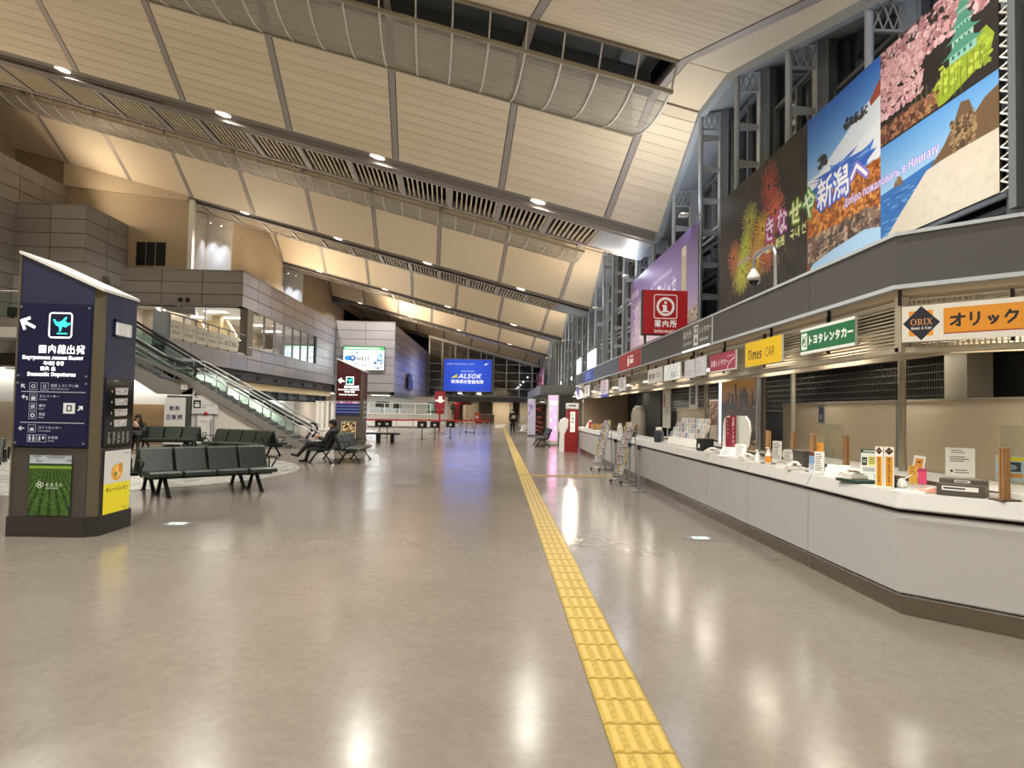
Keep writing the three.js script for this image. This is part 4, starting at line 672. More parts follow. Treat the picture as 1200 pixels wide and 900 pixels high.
  for (const x of [-17.35, -16.95]) obj('round_vent', cyl(0.13, 0.02, 0, 0, 0, 18).rotateX(Math.PI / 2).translate(x, 7.3, -37.39), M.black, d);
  obj('deck_roof', bb(-20.6, -14.5, 8.4, 8.5, -38, -59), M.dark, d);
  obj('lower_core', [bb(-14.5, -14.06, 3.53, 4.88, -38.4, -59), bb(-14.5, -14.06, 3.53, 4.4, -29, -38.4), bb(-14.5, -14.06, 4.9, 7, -52.8, -59)], M.joint, d);
  cladding(d, 'x', -14, -38.4, -59, 3.53, 4.9, 2.4, 0.68, panMats); cladding(d, 'x', -14, -29, -38.4, 3.53, 4.42, 2.4, 0.9, panMats); cladding(d, 'x', -14, -52.8, -59, 4.9, 7.0, 2.1, 0.7, panMats);
  obj('dark_band', bb(-14.6, -14.15, 2.98, 3.53, -29, -59), mat(0x3a363c, 0.5), d); for (let i = 0; i < 8; i++) for (const s of [-0.22, 0.22]) obj('band_lamp', cyl(0.11, 0.05, 0, 0, 0, 12).rotateZ(-Math.PI / 2).translate(-14.16, 3.22, -34.5 - i * 3.1 + s), M.black, d);
  obj('cream_band', bb(-14.6, -14.3, 2.55, 2.98, -29, -59), mat(0xd8c9a4, 0.6), d);
  obj('deck_slab', [bb(-20.6, -14.1, 4.1, 4.5, -29, -59), bb(-27, -16.4, 4.1, 4.5, -30.05, -39.4), bb(-20.8, -16.4, 4.1, 4.5, -27, -30.05)], M.offwhite, d);
  obj('deck_soffit', [bb(-20.6, -14.3, 2.95, 3.0, -29, -59), bb(-27, -14.6, 3.1, 3.16, -30.1, -35)], M.white, d);
  // rooms: back walls of both storeys, lit from their own ceilings
  obj('upper_back', [bb(-20.6, -20.4, 4.5, 8.4, -38.1, -59), bb(-20.6, -14, 4.5, 7, -58.6, -58.8)], M.beige, d); obj('upper_ceiling', bb(-20.6, -14.2, 7.0, 7.06, -37.4, -59), M.white, d);
  obj('room_divider', bb(-20.4, -17.2, 4.5, 7, -44, -44.15), mat(0xcbb892, 0.7), d); obj('shop_pillar', bb(-17.3, -16.8, 4.5, 7, -41.4, -41.9), mat(0xbfae84, 0.6), d);
  obj('ground_back', [bb(-27, -12.4, 1.58, 3.1, -31.6, -31.75), bb(-17.6, -17.4, 0, 3, -31.7, -59)], M.white, d); obj('wood_panelling', bb(-18.6, -12.6, 0, 1.58, -31.58, -31.72), mat(0xa88a66, 0.5), d); obj('ground_left', bb(-27, -18.6, 0, 1.58, -31.6, -31.75), M.beige, d);
  for (const [x, z, ww, hh, y, i] of [[-16, -31.1, 7, 0.12, 2.9, 42], [-23.5, -31.1, 5, 0.12, 3.08, 24], [-16.4, -36, 0.3, 6, 2.9, 30.5], [-16.4, -44, 0.3, 6, 2.9, 70], [-16.4, -52, 0.3, 6, 2.9, 70]]) { areaLight(NEUTRAL, i, ww, hh, [x, y, z], ww > 1 ? [x, 1.9, -31.6] : [x, 0, z + 0.001]); obj('cove_lamp', bb(x - ww / 2, x + ww / 2, y + 0.012, y + 0.03, z - hh / 2, z + hh / 2), M.panelLamp, d); }
  let n = 0;
  for (const x of [-18.6, -16.3]) for (const z of [-39.6, -42.2, -45.8, -49.4]) { const t = thing('ceiling_light', `lit ceiling panel inside the upper windows, ${NTH[Math.floor(n % 4)]} from the near end of the ${x < -17 ? 'rear' : 'front'} row`, 'light', [x, 6.98, z]); n++; obj('diffuser', bb(-0.6, 0.6, -0.02, 0, -0.3, 0.3), M.panelLamp, t); obj('frame', [bb(-0.65, -0.6, -0.03, 0, -0.33, 0.33), bb(0.6, 0.65, -0.03, 0, -0.33, 0.33)], M.white, t); areaLight(0xfff3e2, 14, 1.2, 0.6, [x, 6.94, z], [x, 0, z + 0.001]); }
  obj('shop_counter', [bb(-18, -15.2, 4.5, 5.5, -47, -47.6), bb(-19.6, -17, 4.5, 5.9, -49.4, -50)], M.offwhite, d);
  // windows of the upper deck
  const wi = shell('window_2');
  for (let i = 0; i < 7; i++) { const z0 = -39.2 - i * 1.9, z1 = z0 - 1.9; obj('pane', bb(-14.05, -14.03, 4.9, 7.0, z0 - 0.03, z1 + 0.03), M.glassDark, wi); obj('mullion', bb(-14.1, -13.98, 4.9, 7.0, z1 - 0.035, z1 + 0.035), M.steelDark, wi); }
  obj('end_frame', bb(-14.12, -13.97, 4.85, 7.02, -52.4, -52.8), M.dark, wi); obj('sill', bb(-14.12, -13.95, 4.86, 4.92, -38.4, -52.8), M.steel, wi); obj('corner_pillar', bb(-14.4, -13.97, 4.45, 7.0, -38.2, -39.1), mat(0x6a6256, 0.5), wi);
  for (let i = 0; i < 3; i++) { obj('pane', bb(-20.4 + i * 2.1, -18.32 + i * 2.1, 4.5, 6.95, -37.9, -37.92), M.glassDark, wi); obj('mullion', bb(-20.42 + i * 2.1, -20.36 + i * 2.1, 4.5, 6.95, -37.86, -37.95), M.steel, wi); }
  // far-left balcony in front of the tiled block
  const b = shell('wall_3'); obj('balcony_core', bb(-27, -20.9, 3.66, 5.2, -30.06, -30.3), M.joint, b); cladding(b, 'z', -30.0, -27, -20.8, 3.66, 5.22, 1.55, 0.78, tileMats, 'tile'); obj('dark_band', bb(-27, -20.8, 3.15, 3.64, -30.05, -30.4), mat(0x4a4540, 0.5), b);
  const br = thing('balcony_rail', 'glass balcony rail with a metal handrail left of the blue pylon', 'railing', [-24, 5.22, -30.1]); for (let i = 0; i < 4; i++) { obj('pane', bb(-2.9 + i * 1.52, -1.42 + i * 1.52, 0.05, 1.1, -0.01, 0.01), M.glassGreen, br); obj('post', rod(V(-1.4 + i * 1.52, 0, 0), V(-1.4 + i * 1.52, 1.16, 0), 0.03), M.rail, br); } obj('handrail', rod(V(-3, 1.18, 0), V(3.2, 1.18, 0), 0.04), M.rail, br);
  const bx = thing('speaker', 'small black box behind the glass balcony rail at the left edge', 'box', [-21.5, 5.55, -30.6]); obj('body', rbox(0.36, 0.4, 0.3, 0.02, 0, 0, 0), M.black, bx); obj('grille', rbox(0.28, 0.3, 0.02, 0.005, 0, 0, 0.155), M.dark, bx); obj('stand', bb(-0.04, 0.04, -1.05, -0.2, -0.04, 0.04), M.blackMetal, bx);
  areaLight(NEUTRAL, 8, 4, 0.5, [-23.5, 8, -32.5], [-23.5, 5, -34]);
  // printed railing along the deck edge
  const gr = thing('deck_railing', 'deck railing with printed white panels ending in large letters GACHA', 'railing', [-14.05, 4.42, -29.2]);
  const railTex = []; for (let i = 0; i < 7; i++) { const z = -0.2 - i * 1.28; obj('post', bb(-0.025, 0.025, 0, 1.08, z - 0.025, z + 0.025), M.steelDark, gr);
    if (i < 6) { const t = i === 2 ? railTex[0] : i === 3 ? railTex[1] : tex(200, 150, (x, w, h) => { if (i < 4) { for (let j = 0; j < 4; j++) say(x, ['A', 'キ', 'B', 'エ', 'コ', 'ト', 'ー', 'E', 'イ'][(i * 4 + j) % 9], 14 + j * 46, 56, 40, '#3a3a38'); lines(x, 14, 96, 170, 30, 2, '#4a4a48'); } else if (i === 4) { say(x, 'ロー', 4, 50, 44, '#3a3a38'); lines(x, 8, 90, 100, 30, 2, '#4a4a48'); say(x, 'GA', 112, 90, 66, '#2a2a2a', { sx: 0.8 }); } else say(x, 'CHA', 10, 84, 84, '#2a2a2a', { sx: 0.9 }); }, '#c9c4b6'); railTex.push(t); plate('panel', 1.22, 0.72, 0.012, printed(t, { rough: 0.4 }), [0.02, 0.46, z - 0.64], Math.PI / 2, gr); } }
  obj('handrail', bb(-0.03, 0.03, 1.06, 1.12, 0, -9.1), M.steelDark, gr); obj('end_pier', bb(-0.5, 0.1, -0.3, 1.1, 0.05, 0.25), M.steelDark, gr); obj('glass_end', bb(-0.006, 0.006, 0.1, 1.0, -8.0, -9.0), M.glassGreen, gr);
  const hg = thing('hanging_display', 'grey angular display hanging under the white soffit above the stairs', 'display', [-16.9, 6.55, -36.4], 0.3); obj('body', prism([[-0.9, 0.16], [0.75, 0.2], [0.8, -0.1], [0.3, -0.16], [-0.5, -0.04]], 0.5).translate(0, 0, -0.25), M.steelDark, hg); obj('arm', bb(-0.1, -0.05, 0.15, 0.45, -0.03, 0.03), M.steel, hg);
  areaLight(0xf2f6ff, 9, 5.5, 0.4, [-17.2, 6.96, -38.4], [-17.2, 4.5, -38.39]);
}
// ------------------------------------------------------------------ stairs and escalator
{
  const Z0 = -26.6, Z1 = -27.7, sl = 0.56, X0 = -7.25, XL = -11.75, XM = -12.95, YL = 2.5, X2 = -16.42, Y2 = 4.5;
  const st = thing('staircase', 'grey staircase climbing left over a half landing to the upper deck', 'staircase', [0, 0, 0]);
  const nl = 15, nu = 12;
  for (let i = 0; i < nl; i++) { const x = X0 + (XL - X0) * i / nl, y = YL * (i + 1) / nl, w = (XL - X0) / nl; obj('step', [bb(x, x + w - 0.03, y - 0.05, y, Z0 - 0.08, Z1 + 0.08), bb(x, x + 0.02, y - YL / nl, y - 0.05, Z0 - 0.08, Z1 + 0.08)], M.steelDark, st); }
  obj('landing', bb(XL, XM, YL - 0.06, YL, Z0, Z1), M.steelDark, st);
  for (let i = 0; i < nu; i++) { const x = XM + (X2 - XM) * i / nu, y = YL + (Y2 - YL) * (i + 1) / nu, w = (X2 - XM) / nu; obj('step', [bb(x, x + w - 0.03, y - 0.05, y, Z0 - 0.08, Z1 + 0.08), bb(x, x + 0.02, y - (Y2 - YL) / nu, y - 0.05, Z0 - 0.08, Z1 + 0.08)], M.steelDark, st); }
  for (const z of [Z0 + 0.02, Z1]) obj('stringer', prism([[X0 + 0.1, 0], [X0 - 0.25, 0.2], [XL, YL + 0.08], [XM, YL + 0.08], [X2, Y2 + 0.08], [X2, Y2 - 0.5], [XM - 0.15, YL - 0.5], [XL - 0.5, YL - 0.5], [XL - 0.02, YL - 0.22], [X0 - 0.4, 0]], 0.06).translate(0, 0, z - 0.06), mat(0x8c8a86, 0.45, 0.2), st);
  obj('soffit_panel', [slab(V(XM - 0.15, YL - 0.5, Z0), V(X2, Y2 - 0.5, Z0), V(X2, Y2 - 0.5, Z1), V(XM - 0.15, YL - 0.5, Z1), V(0, 0.05, 0)), bb(XL - 0.4, XM - 0.15, YL - 0.5, YL - 0.46, Z0, Z1)], M.panelC, st);
  // closed wall under the lower flight
  const wall = shell('wall_4'); obj('stair_wall', prism([[-11.78, 0], [X0 - 0.55, 0], [XL - 0.02, YL - 0.24], [-11.78, YL - 0.26]], 0.12).translate(0, 0, Z0 - 0.2), M.offwhite, wall); obj('wall_base', bb(-11.78, -7.9, 0, 0.1, Z0 - 0.06, Z0 - 0.09), M.steelDark, wall);
  const dr = shell('door_1'); obj('door_leaf', bb(-11.55, -10.95, 0.12, 1.2, Z0 - 0.05, Z0 - 0.08), M.paper, dr); obj('door_frame', [bb(-11.6, -11.55, 0.1, 1.24, Z0 - 0.04, Z0 - 0.08), bb(-10.95, -10.9, 0.1, 1.24, Z0 - 0.04, Z0 - 0.08), bb(-11.6, -10.9, 1.2, 1.24, Z0 - 0.04, Z0 - 0.08)], M.panelB, dr); obj('door_handle', bb(-11.02, -10.99, 0.3, 1.05, Z0 - 0.02, Z0 - 0.05), M.steelDark, dr);
  plate('door_notice', 0.4, 0.1, 0.004, printed(tex(128, 32, (x) => say(x, '出入ロ', 20, 16, 26, '#6a6a6a'), '#e3e2dd')), [-11.28, 0.98, Z0 - 0.046], 0, dr);
  // handrails
  const rails = (z, h, name, lower) => { const g = [], P = (x, y) => V(x, y + h, z); g.push(rod(P(X0 + 0.2, 0.02), P(XL, YL), 0.03, 10), rod(P(XL, YL), P(XM, YL), 0.03, 10)); if (!lower) g.push(rod(P(XM, YL), P(X2, Y2), 0.03, 10)); obj(name, g, M.rail, st); };
  for (const z of [Z0 - 0.03, Z1 + 0.05]) { rails(z, 0.85, 'handrail', false); rails(z, 0.55, 'handrail', false); for (let i = 0; i <= 5; i++) { const f = i / 5, x = X0 + (XL - X0) * f, y = YL * f; obj('baluster', rod(V(x, y, z), V(x, y + 0.85, z), 0.022), M.rail, st); } for (let i = 0; i <= 3; i++) { const f = i / 3, x = XM + (X2 - XM) * f, y = YL + (Y2 - YL) * f; obj('baluster', rod(V(x, y, z), V(x, y + 0.85, z), 0.022), M.rail, st); } }
  // escalator behind
  const E0 = -27.95, E1 = -28.85, ex0 = -7.0, ex1 = -15.6, ey = 4.5;
  const es = thing('escalator', 'escalator with black handrails and glass sides behind the staircase', 'escalator', [0, 0, 0]);
  const es0 = ex0 - 1.2, es1 = es0 - ey / 0.577;
  obj('truss', prism([[ex0, 0], [es0, 0.02], [es1, ey], [ex1 - 0.6, ey], [ex1 - 0.6, ey - 0.6], [es1 + 0.4, ey - 0.6], [es0 + 0.3, 0]].map((p) => p), 0.1).translate(0, 0, E0 - 0.1), M.rail, es);
  for (const z of [E0, E1]) { obj('balustrade', slab(V(es0, 0.1, z), V(es0, 0.9, z), V(es1, ey + 0.9, z), V(es1, ey + 0.1, z), V(0, 0, 0.015)), M.glassGreen, es); obj('handrail', tube([V(es0 + 0.5, 0.35, z), V(es0 + 0.75, 0.7, z), V(es0 + 0.5, 0.98, z), V(es0, 1.0, z), V(es1, ey + 1.0, z), V(es1 - 0.6, ey + 1.0, z)], 0.05, 60, 8), M.rubber, es); obj('skirt', slab(V(es0 + 0.4, 0, z), V(es0, 0.24, z), V(es1, ey + 0.2, z), V(es1, ey - 0.1, z), V(0, 0, 0.06)), M.rail, es); }
  for (let i = 0; i < 22; i++) { const x = es0 - i * 0.325, y = i * 0.1875; obj('step', bb(x, x - 0.34, y, y + 0.06, E0 - 0.1, E1 + 0.1), M.steelDark, es); }
  // glass with a dark rail on the upper flight, in front
  const gl = thing('glass_balustrade', 'glass balustrade with a thick black rail on the upper flight of the stairs', 'railing', [0, 0, Z0 + 0.1]);
  obj('pane', slab(V(XL - 0.15, YL + 0.05, 0), V(XL - 0.15, YL + 0.6, 0), V(X2, Y2 + 0.78, 0), V(X2, Y2, 0), V(0, 0, 0.014)), M.glassGreen, gl); obj('rail', tube([V(XL + 0.1, YL + 0.2, 0), V(XL + 0.18, YL + 0.45, 0), V(XL - 0.1, YL + 0.62, 0), V(XM, YL + 1.0, 0), V(X2 + 0.2, Y2 + 0.9, 0), V(X2 - 0.6, Y2 + 1.1, 0)], 0.055, 50, 8), M.rubber, gl); obj('shoe', slab(V(XL, YL - 0.02, 0), V(XL, YL + 0.1, 0), V(X2, Y2 + 0.06, 0), V(X2, Y2 - 0.08, 0), V(0, 0, 0.05)), M.rail, gl);
  // wall-mounted sign, alarm and call box
  const ev = tex(300, 330, (x, w, h) => { x.strokeStyle = x.fillStyle = '#1c1c1e'; x.lineWidth = 12; x.beginPath(); x.moveTo(96, 112); x.lineTo(30, 112); x.moveTo(58, 80); x.lineTo(26, 112); x.lineTo(58, 144); x.stroke(); rect(x, 18, 176, 84, 92, '#1c1c1e'); blob(x, 44, 204, 8, 8, '#e8e8e6'); blob(x, 60, 204, 8, 8, '#e8e8e6'); blob(x, 76, 204, 8, 8, '#e8e8e6'); rect(x, 32, 218, 56, 36, '#e8e8e6'); say(x, 'エレベーター', 112, 232, 26, '#2a2a2c'); say(x, 'Elevator', 112, 258, 16, '#2a2a2c', { font: 'normal' }); }, '#dadad8');
  const es2 = thing('direction_sign', 'white sloped-top elevator sign with a left arrow on the stair wall', 'sign', [-11.76, 1.27, Z0 - 0.05]);
  const gg = prism([[0, 0], [1.0, 0], [1.0, 0.42], [0.02, 0.99]], 0.02); const uv = gg.attributes.uv, ps = gg.attributes.position; for (let i = 0; i < uv.count; i++) uv.setXY(i, ps.getX(i), ps.getY(i) / 1.1); obj('sign_face', gg, [mat(0xffffff, 0.5, 0, { map: ev }), M.paper], es2); obj('backing', bb(0.04, 0.96, 0.02, 0.4, -0.02, -0.001), M.steelDark, es2);
  const al = thing('fire_alarm', 'round red fire alarm lamp with a small red plate above the stair wall door', 'alarm', [-11.22, 1.28, Z0 - 0.06]); obj('lamp', lathe([[0.001, 0.06], [0.05, 0.05], [0.085, 0.02], [0.09, 0], [0.001, 0]], 16).rotateX(Math.PI / 2), M.redBright, al); obj('name_plate', bb(0.1, 0.4, 0.08, 0.18, 0, 0.015), M.redBright, al);
  const cb = thing('notice_plate', 'small pale square plate on the landing face above the drinks board', 'plate', [-12.05, 2.3, Z0 + 0.03]); obj('plate', rbox(0.24, 0.24, 0.02, 0.005, 0, 0, 0), M.paper, cb); obj('mark', bb(-0.03, 0.03, -0.05, -0.02, 0.01, 0.014), M.steelDark, cb);
  // drinks vending board and machine
  const dv = tex(260, 560, (x, w, h) => { say(x, '飲料', 60, 130, 66, '#2b3560', { bold: 0.13, ls: 6 }); say(x, '自販機', 22, 235, 66, '#2b3560', { bold: 0.13, ls: 6 }); blob(x, 110, 420, 26, 18, '#d8a02a'); blob(x, 140, 424, 18, 16, '#3f8a3a'); rect(x, 160, 400, 22, 40, '#c03a2a'); rect(x, 186, 400, 22, 40, '#d05030'); say(x, 'ー', 50, 420, 40, '#c09020'); }, '#dededc');
  const vb = thing('vending_board', 'tall white drinks vending board with blue characters below the landing', 'sign', [-12.22, 0, Z0 + 0.35]); plate('board', 0.78, 1.78, 0.05, printed(dv), [0, 0.98, 0], 0, vb); obj('foot', [bb(-0.38, -0.32, 0, 0.1, -0.2, 0.2), bb(0.32, 0.38, 0, 0.1, -0.2, 0.2)], M.steelDark, vb);
  const pm = thing('vending_machine', 'dark grey vending machine behind the white drinks board', 'vending machine', [-12.27, 0, Z0 - 0.3]); obj('cabinet', rbox(0.9, 1.93, 0.6, 0.03, 0, 0.985, 0), mat(0x55534f, 0.5), pm); obj('base', bb(-0.43, 0.43, 0, 0.06, -0.28, 0.28), M.black, pm);
}
// ------------------------------------------------------------------ far end: screens, glass wall, check-in zone, shops
{
  const w = shell('wall_5');
  obj('screen_wall_core', bb(-14, -8.95, 3.0, 9.02, -59.06, -59.3), M.joint, w); cladding(w, 'z', -59, -14, -8.9, 3.0, 9.05, 2.6, 0.75, panMats); 
  obj('return_core', bb(-9.2, -8.96, 3.0, 8.8, -59.3, -89), M.joint, w); cladding(w, 'x', -8.9, -59, -89, 3.0, 8.8, 5, 0.75, panMats); obj('wall_cap', [bb(-14, -8.88, 9.05, 9.09, -58.98, -59.4), bb(-9.2, -8.88, 8.8, 8.84, -59, -89)], M.panelA, w);
  obj('lower_band', [bb(-14, -8.9, 2.75, 3.0, -59.1, -59.4), bb(-9.2, -8.9, 2.6, 3.0, -59.1, -89)], M.steelDark, w);
  obj('low_ceiling', bb(-17.4, -9.0, 2.9, 2.98, -59.3, -89), M.offwhite, w); obj('check_back', [bb(-17.4, -5.2, 0, 2.9, -72, -72.2)], M.offwhite, w);
  obj('lid', bb(-17.8, -9.2, 8.6, 8.7, -59.3, -89), M.dark, w);
  // end glass wall
  const g = shell('window_3'), top = (x) => yb(x) + 0.04;
  const xs = [-8.9, -7.22, -5.54, -3.86, -2.18, -0.5, 1.18, 2.86, 4.54, 6.2];
  for (let i = 0; i < 9; i++) for (let j = 0; j < 5; j++) { const y0 = 3.4 + j * 1.05, t = j === 4, a = xs[i], b = xs[i + 1]; obj('pane', slab(V(a + 0.04, y0 + 0.03, -89), V(b - 0.04, y0 + 0.03, -89), V(b - 0.04, t ? top(b) : y0 + 1.02, -89), V(a + 0.04, t ? top(a) : y0 + 1.02, -89), V(0, 0, -0.02)), M.glassDark, g); }
  for (const x of xs) obj('mullion', bb(x - 0.07, x + 0.07, 3.3, top(x), -88.85, -89.1), M.rail, g);
  for (let j = 0; j < 5; j++) obj('transom', bb(-8.9, 6.2, 3.4 + j * 1.05 - 0.04, 3.4 + j * 1.05 + 0.04, -88.9, -89.1), M.rail, g);
  obj('sloping_beam', beam(V(-9, top(-9) - 0.25, -88.8), V(6.2, top(6.2) - 0.25, -88.8), 0.3, 0.2), M.rail, g);
  const e = shell('wall_6'); obj('lintel', bb(-9, 6.4, 2.7, 3.35, -88.7, -89.3), M.steelDark, e);
  obj('back', [bb(-17.4, -5.7, 0, 3, -95, -95.2), bb(-3.7, -2.4, 0, 3, -95, -95.2), bb(-0.4, 2.2, 0, 2.9, -94, -94.2), bb(3.2, 7, 0, 3, -95, -95.2)], M.beigeDark, e); obj('alcove', bb(-18, 7, 0, 3.2, -100, -100.2), M.beigeDark, e); obj('vestibule_ceiling', bb(-18, 7, 3.0, 3.1, -89.3, -100), M.white, e); obj('cream_wall', bb(-0.55, 1.75, 0, 2.85, -93.6, -93.8), mat(0xc7b08c, 0.6), e); obj('cream_wall', bb(-4.6, -2.6, 0, 2.6, -93.6, -93.8), mat(0xc7b08c, 0.6), e);
  obj('side', [bb(6.2, 6.4, 0, 3.2, -89, -100), bb(-18, -17.4, 0, 3.2, -59, -100)], M.beigeDark, e);
  for (const [x, z] of [[-6, -92], [0.5, -91.5], [4, -92], [-12, -92]]) { obj('ceiling_lamp', bb(x - 0.7, x + 0.7, 2.97, 2.99, z - 0.3, z + 0.3), M.panelLamp, e); areaLight(NEUTRAL, 40, 1.4, 0.6, [x, 2.94, z], [x, 0, z + 0.001]); }
  for (const [x, z] of [[-15, -63], [-11.5, -63], [-15, -68], [-11.5, -68], [-11, -78]]) { obj('ceiling_lamp', bb(x - 0.9, x + 0.9, 2.86, 2.885, z - 0.3, z + 0.3), M.panelLamp, w); areaLight(0xf4f6ff, 45, 1.8, 0.6, [x, 2.83, z], [x, 0, z + 0.001]); }
  const d = shell('door_2'); obj('door_frame', [bb(-5.75, -5.45, 0, 2.4, -92, -92.2), bb(-5.75, -3.4, 2.3, 2.6, -92, -92.2)], M.red, d); obj('door_leaf', bb(-5.45, -5.1, 0, 2.3, -92.05, -92.1), M.redBright, d);
  // hall back wall behind the camera
  const bw = shell('wall_back'); obj('wall_panel', bb(-30, 7, 0, 17, 7.3, 7.6), M.beigeDark, bw); obj('wall_base', bb(-30, 7, 0, 0.15, 7.2, 7.3), M.steelDark, bw);
  const fl = shell('wall_far_left'); obj('side_wall', bb(-28.5, -28.3, 0, 17, 8, -40), M.beigeDark, fl);
}
// lit screens
{
  const tv = tex(520, 300, (x, w, h) => { rect(x, 0, 0, w, h, '#e6eef2'); rect(x, 0, 0, w, 44, '#4aa86a'); lines(x, 20, 12, 480, 22, 1, '#d8f0dc', 0.8); for (let i = 0; i < 5; i++) say(x, ['イ', '中', '速', 'ラ', 'ス'][i], 30 + i * 62, 78, 32, '#27416a', { bold: 0.12 }); blob(x, 60, 150, 44, 34, '#3f8ad0'); blob(x, 120, 150, 40, 38, '#2a5aa8'); blob(x, 120, 146, 16, 16, '#e6eef2'); say(x, 'WEST', 168, 156, 66, '#2f3d50'); say(x, 'ウエスト', 140, 238, 44, '#33475c', { bold: 0.12 }); for (let i = 0; i < 34; i++) blob(x, rr(375, 505), rr(70, 285), rr(6, 24), rr(5, 18), ['#4a90d0', '#8ab8dc', '#e8c8a0', '#3a6aa8', '#d0dce8'][i % 5]); }, '#e6eef2');
  const t = thing('wall_screen', 'green edged lit screen with the word WEST on the panelled wall', 'screen', [-11.52, 5.87, -58.93]); plate('display', 3.5, 2.0, 0.04, printed(tv, { rough: 0.2, glow: 0.5, edge: 0x1a2a22 }), [0, 0, 0.06], 0, t); obj('bezel', rbox(3.62, 2.12, 0.08, 0.03, 0, 0, 0), mat(0x1d4a30, 0.4), t);
  areaLight(0xd8ecf4, 1.6, 3.4, 1.9, [-11.52, 5.87, -58.8], [-11.52, 5.87, -50]);
  const al = tex(900, 600, (x, w, h) => { const g = x.createRadialGradient(w / 2, h / 2, 50, w / 2, h / 2, 600); g.addColorStop(0, '#2f5ad8'); g.addColorStop(1, '#1f3fb4'); rect(x, 0, 0, w, h, g); say(x, '新潟空中 国内線 出発 高速バス 案内所', 60, 88, 30, '#b8c8f4', { bold: 0.1 }); rect(x, 40, 126, 820, 3, '#4a70e0'); poly(x, [[740, 96], [790, 74], [850, 60], [800, 92], [780, 112], [770, 92]], '#e8eefc'); say(x, 'HOME SECURITY', 450, 224, 34, '#d8e0f8', { align: 'center', font: 'normal' }); poly(x, [[136, 350], [250, 280], [250, 350]], '#e8cf30'); poly(x, [[200, 350], [258, 276], [258, 350]], '#9ab83a'); say(x, 'ALSOK', 270, 314, 118, '#f2f4fc', { font: 'italic bold', sx: 1.16 }); say(x, '新潟綜合警備保障', 142, 420, 74, '#eef0fa', { bold: 0.13, ls: 2 }); });
  const a = thing('hanging_screen', 'large bright blue security company screen hung before the far glass wall', 'screen', [-3.72, 5.95, -86]); plate('display', 6.0, 4.0, 0.06, printed(al, { rough: 0.2, glow: 0.8, edge: 0x8a8c90 }), [0, 0, 0.2], 0, a); obj('casing', rbox(6.2, 4.2, 0.3, 0.05, 0, 0, 0), mat(0x9a9a9c, 0.4, 0.4), a); for (const x of [-2.3, 2.3]) obj('hanger', rod(V(x, 2.1, 0), V(x, 3.6, 0), 0.04), M.steel, a); obj('under_lamp', [bb(-1.2, -0.7, -2.35, -2.2, 0.1, 0.3), bb(1.2, 1.7, -2.35, -2.2, 0.1, 0.3)], M.panelLamp, a);
  areaLight(0x7a9aff, 1.1, 5.8, 3.8, [-3.72, 5.95, -85.6], [-3.72, 4, -60]);
}
